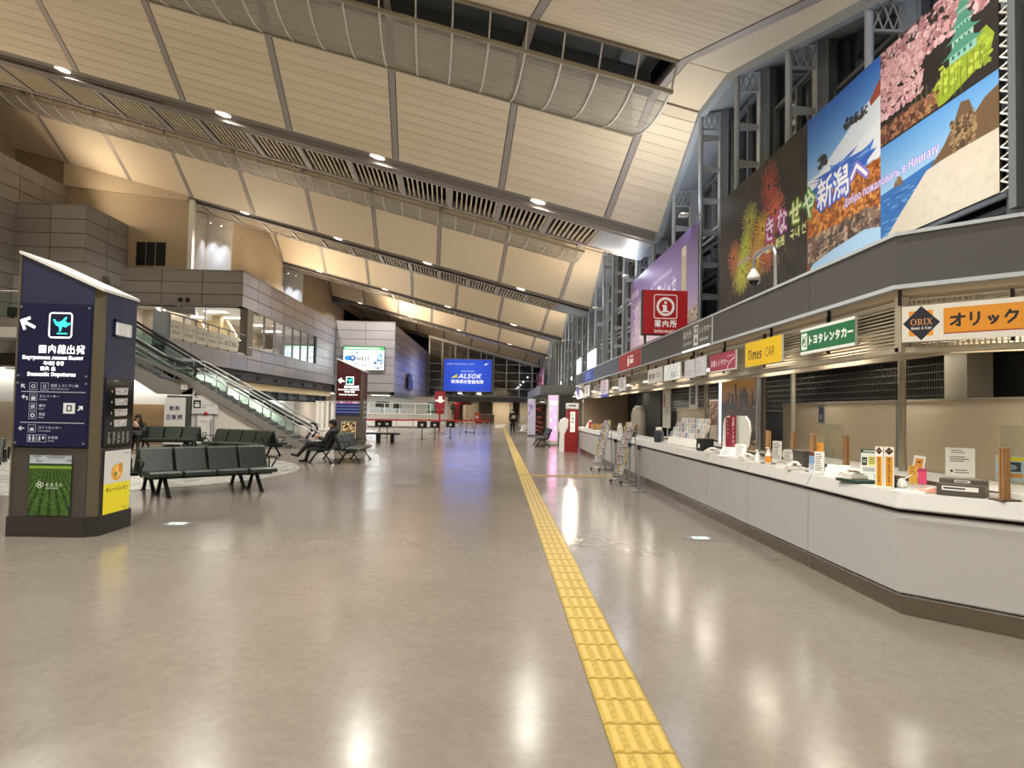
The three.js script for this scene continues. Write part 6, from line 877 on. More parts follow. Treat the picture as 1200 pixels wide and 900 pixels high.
// ------------------------------------------------------------------ benches
function bench(label, pos, ry, n = 4, single = false) {
  const t = thing('waiting_bench', label, 'bench', pos, ry, ), W = 0.58, L = n * W;
  const side = (y) => prism(y, W - 0.075, 0.014).translate(0, 0, -(W - 0.075) / 2).rotateY(Math.PI / 2);
  const seatG = side([[-0.66, 0.43], [-0.70, 0.41], [-0.70, 0.375], [-0.66, 0.36], [-0.25, 0.37], [-0.19, 0.4], [-0.22, 0.42]].map(([a, b]) => [a, b]));
  const backG = side([[-0.235, 0.43], [-0.09, 0.8], [-0.055, 0.82], [-0.03, 0.8], [-0.04, 0.76], [-0.185, 0.41], [-0.21, 0.405]]);
  const legG = (z) => mg([beam(V(-0.02, 0.36, z - 0.06), V(0, 0.02, z - 0.3), 0.06, 0.035), beam(V(-0.02, 0.36, z + 0.06), V(0, 0.02, z + 0.3), 0.06, 0.035), bb(-0.04, 0.03, 0, 0.03, z - 0.35, z - 0.27), bb(-0.04, 0.03, 0, 0.03, z + 0.27, z + 0.35), bb(-0.04, 0.02, 0.3, 0.37, z - 0.12, z + 0.12)]);
  for (const s of single ? [1] : [1, -1]) {
    for (let i = 0; i < n; i++) { const x = -L / 2 + (i + 0.5) * W; const a = obj('seat', seatG, M.leather, t); a.position.x = x; a.rotation.y = s > 0 ? 0 : Math.PI; const b = obj('backrest', backG, M.leather, t); b.position.x = x; b.rotation.y = s > 0 ? 0 : Math.PI; }
    const z = s * 0.42; obj('beam', bb(-L / 2 + 0.02, L / 2 - 0.02, 0.3, 0.36, z - 0.04, z + 0.04), M.blackMetal, t);
    for (const x of [-L / 2 + 0.34, L / 2 - 0.34]) { const g = obj('leg', legG(z), M.blackMetal, t); g.position.x = x; }
    for (const e of [-1, 1]) { const x = e * (L / 2 + 0.02), P = (y, zz) => V(x, y, s * zz); obj('armrest', [tube([P(0.4, 0.22), P(0.62, 0.2), P(0.62, 0.5), P(0.6, 0.53), P(0.4, 0.3)], 0.016, 24, 6), rod(P(0.36, 0.42), P(0.4, 0.25), 0.018)], M.blackMetal, t); }
  }
  return t;
}
bench('dark green back-to-back waiting bench nearest the camera beside the blue pylon', [-5.5, 0, -13.05], 0.74);
bench('dark green waiting bench in front of the stairs, angled towards the hall', [-8.15, 0, -22.4], -0.42);
bench('dark green waiting bench on which the hooded woman sits', [-11.55, 0, -24.2], 0.1);
bench('waiting bench seen from its end on which the man sits', [-4.68, 0, -20.9], Math.PI / 2);
bench('dark green waiting bench partly cut by the left edge of the photo', [-11.4, 0, -14.2], 0.5);
bench('dark waiting bench against the right wall beyond the red machine', [2.55, 0, -32.2], Math.PI / 2, 5, true).rotation.y = -Math.PI / 2;
// ------------------------------------------------------------------ brochure racks and posts in front of the counter
{
  const covers = [[0xd8d4cc, 0x5a6a9a], [0x8a4a5a, 0xe0d8d0], [0x4a6a8a, 0xdcdcd8], [0xc8b06a, 0x6a5a4a]].map(([a, b], i) => { const t = tex(64, 96, (x) => { lines(x, 6, 10, 50, 60, 4, '#' + b.toString(16).padStart(6, '0')); blob(x, 40, 74, 16, 14, '#' + b.toString(16).padStart(6, '0')); }, '#' + a.toString(16).padStart(6, '0')); return printed(t, { edge: 0xe0ded8 }); });
  const rack = (label, pos, ry) => {
    const t = thing('brochure_rack', label, 'rack', pos, ry);
    obj('base', [rod(V(-0.24, 0.06, 0.22), V(0.24, 0.06, 0.22), 0.016), rod(V(-0.24, 0.06, -0.22), V(0.24, 0.06, -0.22), 0.016), rod(V(-0.24, 0.06, -0.22), V(-0.24, 0.06, 0.22), 0.016), rod(V(0.24, 0.06, -0.22), V(0.24, 0.06, 0.22), 0.016)], M.chrome, t);
    for (const [x, z] of [[-0.24, 0.22], [0.24, 0.22], [-0.24, -0.22], [0.24, -0.22]]) obj('castor', new THREE.SphereGeometry(0.035, 10, 8).translate(x, 0.035, z), M.rubber, t);
    for (const x of [-0.22, 0.22]) obj('upright', [rod(V(x, 0.06, 0.2), V(x, 1.3, -0.12), 0.014), rod(V(x, 0.06, -0.2), V(x, 1.25, -0.14), 0.014)], M.chrome, t);
    for (let r = 0; r < 6; r++) { const y = 0.22 + r * 0.2, z = 0.16 - r * 0.052; obj('tray', [bb(-0.22, 0.22, y - 0.01, y, z - 0.06, z + 0.03), rod(V(-0.22, y + 0.06, z + 0.04), V(0.22, y + 0.06, z + 0.04), 0.006, 5)], M.chrome, t); }
    return t;
  };
  [['chrome rack of brochures standing before the counter, farther of the two', [3.0, 0, -19.2]], ['chrome rack of brochures standing before the counter, nearer of the two', [3.0, 0, -15.9]]].forEach(([l, p], q) => {
    rack(l, p, -1.25);
    const c = Math.cos(-1.25), s = Math.sin(-1.25);
    for (let r = 0; r < 6; r++) for (let i = 0; i < 3; i++) { const lx = -0.14 + i * 0.14, z = 0.155 - r * 0.052 - 0.02, y = 0.31 + r * 0.2; const o = thing('brochure', `colourful brochure in the ${q ? 'nearer' : 'farther'} chrome rack, ${NTH[r]} tray from the bottom, ${NTH[i]} from the left`, 'brochure', [p[0] + lx * c + z * s, y, p[2] - lx * s + z * c], -1.25); const m = plate('cover', 0.11, 0.2, 0.012, covers[(r * 3 + i + q * 2 + (r >> 1)) % 4], [0, 0, 0], 0, o); m.rotation.x = -0.25; }
  });
  const st = thing('queue_post', 'slim steel post standing before the counter, nearest the camera', 'stanchion', [2.98, 0, -14.2]); obj('base', cyl(0.14, 0.02, 0, 0, 0, 20), M.steelDark, st); obj('tube', cyl(0.025, 0.86, 0, 0.02, 0, 12), M.rail, st); obj('head', cyl(0.038, 0.09, 0, 0.86, 0, 12), M.black, st);
  copy(st, [3.0, 0, -15.3], 0, 'slim steel post right of the nearer brochure rack'); copy(st, [3.05, 0, -17.4], 0, 'slim steel post between the two brochure racks');
}
// ------------------------------------------------------------------ things on the counter; c(s, d) = metres along the front from the bend and behind its edge
const TOP = 1.004;
const put = (name, label, cat, s, d, turn = 0, group) => thing(name, label, cat, along(s, d, TOP), (s > 0 ? BEND : HALL) + turn, group);
{
  const woodTex = noiseTex(256, (u, v) => { const n = Math.sin(u * 40 + n8(u, v * 0.3) * 14) * 10 + (n64(u, v * 0.2) - 0.5) * 30; return [152 + n, 114 + n * 0.9, 72 + n * 0.7]; }, true); const wood = mat(0xffffff, 0.5, 0, { map: woodTex });
  const post = (label, s, d, h = 0.37) => { const t = put('wooden_post', label, 'post', s, d); obj('plank', rbox(0.062, h, 0.02, 0.003, 0, h / 2 + 0.008, 0.014), wood, t); obj('plank', rbox(0.062, h - 0.006, 0.02, 0.003, 0, h / 2 + 0.005, -0.014), wood, t); obj('foot', rbox(0.16, 0.012, 0.14, 0.003, 0, 0.007, 0), M.woodDark, t); return t; };
  const pane = (label, s, d, w, h, y = 0.06) => { const t = put('acrylic_screen', label, 'screen', s, d); obj('sheet', rbox(w, h, 0.006, 0.002, 0, y + h / 2, 0), M.acrylic, t); obj('foot', [bb(-w / 2 + 0.02, -w / 2 + 0.06, 0, y + 0.02, -0.06, 0.06), bb(w / 2 - 0.06, w / 2 - 0.02, 0, y + 0.02, -0.06, 0.06)], M.acrylic, t); return t; };
  post('wooden screen post at the right end of the counter', 0.72, 0.12, 0.4).rotation.y += 0.9; pane('clear acrylic screen at the right edge of the photo', 0.98, 0.2, 0.6, 0.52);
  const fl = (label, s, d, w, h, draw, bg, tilt = 0.2, turn = 0, y = 0) => { const t = put('card_stand', label, 'notice', s, d, turn + (s > 0 ? 0.1 : 0.85)); const p = plate('card', w, h, 0.006, printed(draw.isTexture ? draw : tex(160, Math.round(160 * h / w), draw, bg), { edge: 0xdcdad4 }), [0, y + h / 2 * Math.cos(tilt) + 0.004, 0], 0, t); p.rotation.x = -tilt; obj('prop', slab(V(-w * 0.3, y + 0.003, -0.03 - h * tilt * 0.4), V(w * 0.3, y + 0.003, -0.03 - h * tilt * 0.4), V(w * 0.2, y + h * 0.6, -h * 0.3 * tilt - 0.012), V(-w * 0.2, y + h * 0.6, -h * 0.3 * tilt - 0.012), V(0, 0, -0.004)), M.paper, t); return t; };
  const fine = tex(160, 240, (x, w, h) => lines(x, 14, h * 0.1, w - 28, h * 0.8, 8, '#6f6f74'), '#e0e0dc'), txt = () => fine;
  fl('colour flyer with a car photo and yellow bar near the right edge', 0.74, 0.24, 0.2, 0.2, (x, w, h) => { rect(x, 8, 8, w - 16, 26, '#d8c020'); rect(x, 20, 40, 110, 60, '#2c3438'); blob(x, 70, 72, 40, 18, '#8aa0b0'); rect(x, 10, 110, 130, 26, '#d8863a'); }, '#a8bcc8', 0.05, 0, 0.14);
  fl('white notice sheet with black lines on a clear stand', -1.4, 1.5, 0.26, 0.3, (x, w, h) => { lines(x, 30, 14, 100, 26, 2, '#6a6a68'); lines(x, 24, 56, 110, 40, 3, '#55555a'); blob(x, 34, 150, 8, 8, '#2a2a2c'); lines(x, 50, 140, 80, 30, 2, '#6a6a68'); }, '#e2e2de', 0.08, 0.1, 0.03).position.y = 0.992;
  { const t = put('tray_box', 'dark grey two-part tray box with white label strips', 'box', 0.42, 0.2, 0.05); obj('back', rbox(0.33, 0.13, 0.1, 0.006, 0, 0.067, -0.06), mat(0x5a554c, 0.45), t); obj('front', rbox(0.33, 0.095, 0.08, 0.006, 0, 0.05, 0.04), mat(0x4f4a42, 0.45), t); plate('label', 0.25, 0.035, 0.003, printed(tex(256, 36, (x) => lines(x, 10, 10, 236, 16, 1, '#3a3a3a', 0.9), '#e4e4e0')), [0, 0.062, 0.082], 0, t); plate('label', 0.11, 0.02, 0.003, printed(tex(128, 24, (x) => lines(x, 8, 8, 112, 10, 1, '#4a4a4a', 0.9), '#dcdcd8')), [0, 0.115, -0.008], 0, t); }
  { const t = put('price_sheet', 'blank white sheet lying flat at the bend of the counter', 'paper', 0.06, 0.15); obj('sheet', rbox(0.24, 0.004, 0.15, 0.001, 0, 0.003, 0), M.paper, t); obj('sheet', rbox(0.2, 0.004, 0.13, 0.001, 0.02, 0.007, -0.01), M.offwhite, t); }
  { const t = put('card_holder', 'white leaning card holder with an orange card behind the counter edge', 'holder', -1.75, 1.28, 0.95); t.position.y = 0.992; const a = plate('card', 0.11, 0.21, 0.02, printed(tex(110, 210, (x) => { rect(x, 18, 30, 74, 110, '#e09a3a'); rect(x, 38, 60, 34, 20, '#8a3a1a'); rect(x, 20, 160, 70, 24, '#2a2a28'); }, '#ecebe6')), [0, 0.12, 0], 0, t); a.rotation.set(-0.25, 0, -0.12); obj('prop', bb(-0.03, 0.03, 0, 0.1, -0.06, -0.04), M.paper, t); }
  fl('yellow upright card in front of a pink pad', -0.75, 0.6, 0.07, 0.17, (x) => { lines(x, 20, 20, 120, 200, 6, '#8a5a1a'); }, '#d8a83a', 0.1, 0.4); { const t = put('memo_pad', 'bright pink memo pad behind the tray box', 'pad', -0.72, 0.67, 0.9); obj('pad', rbox(0.07, 0.13, 0.03, 0.006, 0, 0.067, 0), M.pink, t); obj('cover', rbox(0.074, 0.03, 0.034, 0.006, 0, 0.135, 0), mat(0xb03a5a, 0.6), t); }
  { const t = put('hand_puppet', 'small white round ornament with a pointed beak', 'ornament', -0.36, 0.26, 0.4); obj('body', lathe([[0.001, 0], [0.035, 0], [0.042, 0.03], [0.03, 0.065], [0.018, 0.085], [0.001, 0.09]], 16), M.white, t); obj('beak', rod(V(0.01, 0.075, 0), V(0.1, 0.13, 0), 0.008, 8, 0.003), M.paper, t); }
  { const t = put('black_pouch', 'small black rounded ornament beside the yellow striped stand', 'ornament', -0.44, 0.24); obj('body', lathe([[0.001, 0], [0.045, 0], [0.055, 0.03], [0.045, 0.06], [0.001, 0.075]], 16), M.black, t); obj('knot', new THREE.SphereGeometry(0.018, 10, 8).translate(0, 0.08, 0), M.dark, t); }
  { const t = put('pink_tray', 'small salmon pink tray left of the tray box', 'tray', -0.02, 0.27, 0.3); obj('dish', [bb(-0.05, 0.05, 0, 0.008, -0.04, 0.04), bb(-0.05, 0.05, 0, 0.04, -0.04, -0.033), bb(-0.05, 0.05, 0, 0.03, 0.033, 0.04)], mat(0xe0a890, 0.6), t); obj('pen', rod(V(-0.04, 0.02, 0.02), V(0.04, 0.045, -0.03), 0.005, 6), M.white, t); }
  { // striped car-hire stand: two faces folded
    const st = put('folded_stand', 'white and yellow folded stand with black diamonds at the bend', 'stand', -0.37, 0.1, 0.95); const tx = tex(120, 560, (x, w, h) => { poly(x, [[60, 8], [112, 60], [60, 112], [8, 60]], '#1a1a24'); say(x, 'ORIX', 60, 56, 22, '#d8a050', { align: 'center', face: 'serif' }); rect(x, 20, 136, 84, 410, '#d8952a'); say(x, 'オリックスレンタカー', 40, 170, 38, '#1c1a1c', { vertical: true, bold: 0.16 }); }, '#ece8dc');
    const a = plate('face', 0.08, 0.36, 0.006, printed(tx), [0.042, 0.182, -0.012], 0.25, st), b = plate('face', 0.08, 0.36, 0.006, printed(tx), [-0.036, 0.182, -0.022], -0.6, st); obj('base', rbox(0.12, 0.006, 0.07, 0.002, 0, 0.004, -0.02), M.paper, st); }
  fl('white flyer with a green emblem and yellow lines', -1.05, 0.38, 0.21, 0.3, (x, w, h) => { rect(x, 0, 0, w, 26, '#1f3a34'); lines(x, 16, 8, 120, 12, 1, '#d8e4dc', 0.8); rect(x, 8, 60, 34, 60, '#1f2a2a'); say(x, '日', 10, 90, 30, '#f0f0ee'); rect(x, 50, 54, 104, 66, '#e8e070'); lines(x, 56, 60, 92, 54, 4, '#2f3a34'); lines(x, 12, 140, 130, 30, 3, '#4a5a6a'); rect(x, 90, 180, 56, 40, '#9ab8c8'); }, '#dfe6e0', 0.12, 0.1);
  const phone = (label, s, d, turn, tray) => { const t = put('telephone', label, 'telephone', s, d, turn); const y = tray ? 0.032 : 0; if (tray) obj('tray', [rbox(0.34, 0.03, 0.2, 0.008, 0.02, 0.016, 0)], M.green, t);
    obj('base', prism([[-0.085, 0], [0.085, 0], [0.085, 0.018], [-0.075, 0.045], [-0.085, 0.042]], 0.13, 0.008).rotateY(Math.PI / 2).translate(-0.065, y + 0.008, 0), M.phone, t); obj('handset', [tube([V(-0.085, y + 0.065, 0.03), V(-0.055, y + 0.084, 0.012), V(0.02, y + 0.086, -0.01), V(0.085, y + 0.07, -0.02)], 0.015, 20, 10), new THREE.SphereGeometry(0.026, 12, 8).scale(1, 0.6, 1).translate(-0.085, y + 0.06, 0.03), new THREE.SphereGeometry(0.026, 12, 8).scale(1, 0.6, 1).translate(0.085, y + 0.062, -0.02)], M.phone, t);
    const pts = []; for (let i = 0; i <= 40; i++) { const a = i * 1.4, u = i / 40; pts.push(V(-0.1 - 0.03 * Math.sin(u * 3.1) + 0.008 * Math.cos(a), y + 0.06 - u * 0.06 + 0.008 * Math.sin(a), 0.05 + 0.05 * u)); } obj('cord', tube(pts, 0.0035, 120, 5), M.phone, t);
    const kp = []; for (let i = 0; i < 3; i++) for (let j = 0; j < 4; j++) kp.push(bb(0.02 + i * 0.02, 0.034 + i * 0.02, y + 0.05, y + 0.056, -0.01 + j * 0.018, 0.003 + j * 0.018)); obj('keypad', kp, M.steelDark, t); return t; };
  phone('white telephone on a dark green tray', -0.86, 0.1, 0.15, true); post('wooden screen post behind the white telephone on the green tray', -1.52, 0.36, 0.42);
  fl('white printed sheet lying on a low slope beside the post', -1.32, 0.16, 0.22, 0.2, txt(7, '#8a8a88'), '#dcdcd8', 0.95); post('wooden screen post holding the clear screen at its left', -1.92, 0.2, 0.42);
  pane('clear acrylic screen between two wooden posts', -1.75, 0.34, 0.42, 0.48);
  fl('white leaflet with fine print leaning on the wooden post', -1.62, 0.12, 0.1, 0.24, txt(9, '#6a6a70'), '#e0e0dc', 0.06); fl('blue and red leaflet left of the white leaflet', -1.78, 0.13, 0.09, 0.22, (x, w, h) => { rect(x, 0, 0, w, 60, '#5a2a24'); rect(x, 0, 60, w, 160, '#7a9ac0'); lines(x, 14, 230, 120, 110, 5, '#5a5a68'); }, '#cfd8e4', 0.06);
  fl('orange card on the desk behind the leaflets', -2.6, 0.55, 0.16, 0.3, (x) => lines(x, 40, 40, 80, 40, 2, '#7a4a1a'), '#d8922a', 0.1); phone('white telephone left of the blue and red leaflet', -2.18, 0.11, -0.2);
  post('wooden screen post left of the telephone without a tray', -3.16, 0.52, 0.42); post('wooden screen post beside the pump bottles', -3.1, 0.16, 0.42);
  fl('yellow tilted card behind the dark box', -3.15, 0.45, 0.13, 0.19, txt(4, '#8a5a1a', 30), '#d89a32', 0.35, 0.3); fl('white narrow sheet beside the post at the pump bottles', -3.4, 0.4, 0.12, 0.28, txt(8, '#7a7a7c'), '#dddcd8', 0.05);
  { const t = put('document_box', 'dark grey document box behind the pump bottles', 'box', -2.75, 0.5); obj('body', rbox(0.3, 0.18, 0.22, 0.01, 0, 0.092, 0), mat(0x4e4a44, 0.5), t); obj('lid', rbox(0.32, 0.02, 0.24, 0.006, 0, 0.19, 0), mat(0x5a554e, 0.5), t); }
  const bottle = (label, s, d, h, c, lab) => { const t = put('pump_bottle', label, 'bottle', s, d); obj('body', lathe([[0.001, 0], [0.034, 0], [0.038, 0.01], [0.038, h * 0.6], [0.014, h * 0.72], [0.014, h * 0.76], [0.001, h * 0.76]], 18), c, t); obj('label', lathe([[0.039, h * 0.12], [0.039, h * 0.5]], 18), lab, t); obj('pump', [cyl(0.016, 0.02, 0, h * 0.76, 0, 12), cyl(0.005, h * 0.16, 0, h * 0.8, 0, 8), rbox(0.018, 0.012, 0.05, 0.004, 0, h * 0.96, 0.014)], M.white, t); };
  bottle('clear pump bottle of hand gel, left of the two', -3.25, 0.08, 0.17, mat(0xdfe4e4, 0.25), M.paper); bottle('white pump bottle with an orange label, right of the two', -2.95, 0.1, 0.22, M.phone, M.orange);
  phone('white telephone left of the pump bottles', -3.72, 0.12, 0.1); fl('white blank sheet leaning behind the pump bottle telephone', -4.1, 0.16, 0.16, 0.2, txt(3, '#c8c8c6'), '#e0e0de', 0.2, 0.2); fl('white sloped notice beside the crimson board', -4.45, 0.1, 0.22, 0.19, txt(4, '#b8b8b6'), '#dcdcda', 0.8);
  { const t = put('counter_board', 'crimson counter board with vertical lettering on a white rounded back', 'sign', -4.75, 0.34, 0.25); obj('back_board', prism([[-0.33, 0.1], [-0.33, 0.45], [-0.29, 0.56], [-0.2, 0.6], [0.24, 0.6], [0.33, 0.52], [0.35, 0.4], [0.3, 0.16], [0.2, 0.06], [-0.24, 0.04]], 0.03, 0.006), M.white, t); plate('red_panel', 0.17, 0.56, 0.02, printed(tex(120, 400, (x) => say(x, '日産レンタカー', 38, 42, 48, '#f0e4e8', { vertical: true, bold: 0.12 }), '#9a2440')), [0.0, 0.33, 0.06], 0, t); plate('red_panel', 0.09, 0.5, 0.02, printed(tex(60, 340, (x) => say(x, 'レンタカー', 16, 42, 28, '#f0e4e8', { vertical: true, bold: 0.12, ls: 14 }), '#8a1f38')), [-0.15, 0.33, 0.056], 0.2, t); obj('foot', bb(-0.15, 0.15, 0, 0.05, -0.06, 0.08), M.black, t); }
  phone('white telephone left of the crimson board', -5.15, 0.1, 0.3); { const t = put('black_box', 'black box with a white tag on the counter', 'box', -5.9, 0.2, 0.2); obj('body', rbox(0.24, 0.2, 0.2, 0.01, 0, 0.102, 0), M.black, t); obj('tag', bb(-0.05, 0.0, 0.05, 0.12, 0.1, 0.103), M.paper, t); obj('lid', rbox(0.25, 0.02, 0.21, 0.006, 0, 0.2, 0), M.dark, t); }
  { const t = put('card_tray', 'beige card tray left of the black box', 'tray', -6.3, 0.3); obj('body', rbox(0.3, 0.1, 0.2, 0.01, 0, 0.052, 0), mat(0xb8ab94, 0.6), t); obj('cards', rbox(0.24, 0.06, 0.12, 0.004, 0, 0.12, 0), M.paper, t); }
  // leaflet racks on the counter
  const leafMats = [0, 1, 2].map((o) => printed(tex(180, 70, (x) => { for (let k = 0; k < 4; k++) { rect(x, k * 45 + 2, 2, 41, 66, ['#c8d0d8', '#e4d8c0', '#a8b8c8', '#d8b8b0', '#8a9ab0', '#e0e0da'][(k + o * 2) % 6]); lines(x, k * 45 + 8, 14, 28, 40, 3, '#5a5a62'); } }, '#d8d6d0')));
  [[-6.75, 'white stepped leaflet holder, nearest of three on the counter'], [-7.35, 'white stepped leaflet holder, middle of three on the counter'], [-8.0, 'white stepped leaflet holder, farthest of three on the counter']].forEach(([s, l], q) => { const t = put('leaflet_holder', l, 'holder', s, 0.3, 0.4); for (let i = 0; i < 4; i++) { obj('pocket', slab(V(-0.2, 0.02 + i * 0.09, 0.12 - i * 0.07), V(0.2, 0.02 + i * 0.09, 0.12 - i * 0.07), V(0.2, 0.16 + i * 0.09, 0.08 - i * 0.07), V(-0.2, 0.16 + i * 0.09, 0.08 - i * 0.07), V(0, 0, -0.02)), M.paper, t); const c = plate('leaflets', 0.36, 0.14, 0.012, leafMats[(i + q) % 3], [0, 0.2 + i * 0.09, 0.055 - i * 0.07], 0, t); c.rotation.x = -0.28; } });
  const small = [[-9.1, 0.15, 'dark upright bottle on the counter before the staff head', 0x2e3140], [-9.5, 0.3, 'grey upright canister beside the dark bottle', 0x6a6c74], [-13.9, 0.2, 'white jug on the counter between the brochure racks', 0xdcdad4], [-20.4, 0.25, 'red and white toy figure at the far end of the counter', 0xa83a34]];
  for (const [s, d, l, c] of small) { const t = put('canister', l, 'container', s, d); obj('body', lathe([[0.001, 0], [0.07, 0], [0.08, 0.03], [0.08, 0.2], [0.05, 0.26], [0.001, 0.27]], 16), mat(c, 0.5), t); obj('cap', cyl(0.045, 0.06, 0, 0.26, 0, 12), M.white, t); }
  { const t = put('paper_tray', 'tan open carton at the far end of the counter', 'box', -18.9, 0.3); obj('body', [bb(-0.4, 0.4, 0, 0.02, -0.2, 0.2), bb(-0.4, 0.4, 0, 0.22, -0.2, -0.18), bb(-0.4, 0.4, 0, 0.16, 0.18, 0.2), bb(-0.4, -0.38, 0, 0.2, -0.2, 0.2), bb(0.38, 0.4, 0, 0.2, -0.2, 0.2)], mat(0xb08a58, 0.7), t); obj('papers', bb(-0.35, 0.35, 0.02, 0.14, -0.15, 0.15), M.paper, t); }
  { const t = put('folder_stand', 'white folder stand at the far end of the counter', 'holder', -21.6, 0.25); obj('back', slab(V(-0.35, 0, 0), V(0.35, 0, 0), V(0.35, 0.3, -0.15), V(-0.35, 0.3, -0.15), V(0, 0, -0.02)), M.paper, t); obj('foot', bb(-0.35, 0.35, 0, 0.02, -0.16, 0.05), M.offwhite, t); }
  { const t = put('flower_pot', 'small pot with yellowish dried flowers between the brochure racks', 'plant', -12.2, 0.25); obj('pot', lathe([[0.001, 0], [0.07, 0], [0.09, 0.14], [0.08, 0.14], [0.001, 0.12]], 14), M.dark, t); const f = []; for (let i = 0; i < 24; i++) { const a = rr(0, TAU), r = rr(0.02, 0.12); f.push(rod(V(0, 0.12, 0), V(Math.cos(a) * r, rr(0.2, 0.34), Math.sin(a) * r), 0.006, 4, 0.014)); } obj('flowers', f, mat(0x8a7a40, 0.7), t); }
}
// behind the counter: lit picture, notices, displays
{
  const sky = tex(360, 640, (x, w, h) => { const g = x.createLinearGradient(0, 0, 0, h * 0.4); g.addColorStop(0, '#c08a48'); g.addColorStop(1, '#5a4030'); rect(x, 0, 0, w, h * 0.42, g); for (let i = 0; i < 30; i++) { const a = rr(0, w), b = rr(90, 180); rect(x, a, 260 - b * rr(0.3, 0.9), rr(10, 28), 240, i % 2 ? '#241d1c' : '#322724'); } rect(x, 150, 80, 16, 180, '#2a211e'); rect(x, 0, 215, w, h, '#2a221f'); paintNoise(x, w, h, 160, ['#3a2e28', '#1f1a1a', '#4a3a30', '#5a4838'], 6, 20, 0.34, 0.62); say(x, 'オモ 新潟', 120, 330, 34, '#b8aca0'); lines(x, 150, 370, 100, 10, 1, '#b0a49a', 0.9); paintNoise(x, w, h, 160, ['#8a6a48', '#6a5038', '#a88860', '#4a3828'], 8, 26, 0.66, 1); }, '#2a221f');
  const t = thing('light_box', 'tall lit city skyline picture behind the crimson counter board', 'light box', [4.62, 1.5, -12.98], HALL); plate('picture', 1.92, 1.9, 0.05, printed(sky, { rough: 0.2, glow: 0.28, edge: 0x3a3634 }), [0.05, 0, 0], 0, t); obj('light_edge', bb(-1.02, -0.93, -0.45, 0.95, 0.0, 0.035), mat(0xffffff, 0.4, 0, { emissive: 0xd8ecff, emissiveIntensity: 2.2 }), t); obj('top_light', bb(-0.93, 1.0, 0.93, 0.97, 0.0, 0.035), mat(0xffffff, 0.4, 0, { emissive: 0xffdf9a, emissiveIntensity: 2 }), t); obj('frame', bb(1.0, 1.06, -0.95, 0.97, -0.03, 0.04), M.rail, t); obj('stand', [bb(-0.9, -0.8, -1.5, -0.9, -0.04, 0), bb(0.8, 0.9, -1.5, -0.9, -0.04, 0)], M.blackMetal, t);
  const bn = tag(plate('wall_notice', 0.2, 0.28, 0.01, printed(tex(80, 110, (x) => { x.strokeStyle = '#b8c0d0'; x.lineWidth = 3; x.strokeRect(6, 6, 68, 98); lines(x, 18, 60, 44, 30, 3, '#c0c8d8'); }, '#2b3346')), [5.18, 1.66, -10.78], HALL), 'small dark blue notice on the beige partition', 'notice');
  const hn = thing('hanging_notice', 'white framed notice with dark blue centre hung behind the counter', 'notice', [4.4, 2.05, -15.2], HALL); plate('notice', 0.62, 0.6, 0.02, printed(tex(120, 120, (x) => { rect(x, 24, 18, 72, 84, '#272f55'); lines(x, 34, 30, 50, 50, 3, '#8a94b8'); }, '#dcdcda')), [0, 0, 0], 0, hn); obj('hanger', bb(-0.02, 0.02, 0.3, 0.42, -0.01, 0.01), M.steel, hn);
  const ps = tex(320, 200, (x, w, h) => { rect(x, 6, 6, 90, 120, '#6a4a3a'); paintNoise(x, w, h, 50, ['#a87a5a', '#3a2a28', '#c8a88a'], 4, 12, 0.05, 0.6, 0.03, 0.28); rect(x, 104, 6, 60, 180, '#2a2f6a'); rect(x, 172, 6, 60, 180, '#4a2230'); paintNoise(x, w, h, 40, ['#6a4a8a', '#c06a7a', '#3a4a9a'], 4, 10, 0.05, 0.9, 0.35, 0.7); }, '#cfc7b4');
  tag(plate('poster_board', 1.9, 0.95, 0.02, printed(ps), [5.17, 1.5, -15.5], HALL), 'board of dark travel posters on the partition behind the leaflet holders', 'poster');
  const wb = thing('notice_board', 'tall white board with a red mark behind the counter', 'sign', [4.5, 0, -18.0], HALL); plate('board', 0.75, 1.0, 0.03, printed(tex(100, 140, (x) => { blob(x, 24, 40, 12, 26, '#a8343a'); lines(x, 46, 30, 44, 60, 4, '#b8b8b4'); }, '#dad8d2')), [0, 1.75, 0], 0, wb); obj('stand', bb(-0.03, 0.03, 0, 1.3, -0.05, -0.02), M.steel, wb);
  const tl = thing('standing_lamp', 'white rounded column display behind the far counter', 'display', [4.3, 0, -20.6]); obj('column', lathe([[0.001, 0], [0.22, 0], [0.22, 1.6], [0.16, 1.78], [0.001, 1.82]], 18), mat(0xa8a29a, 0.5), tl); obj('cap', cyl(0.12, 0.05, 0, 1.8, 0, 14), M.white, tl);
}
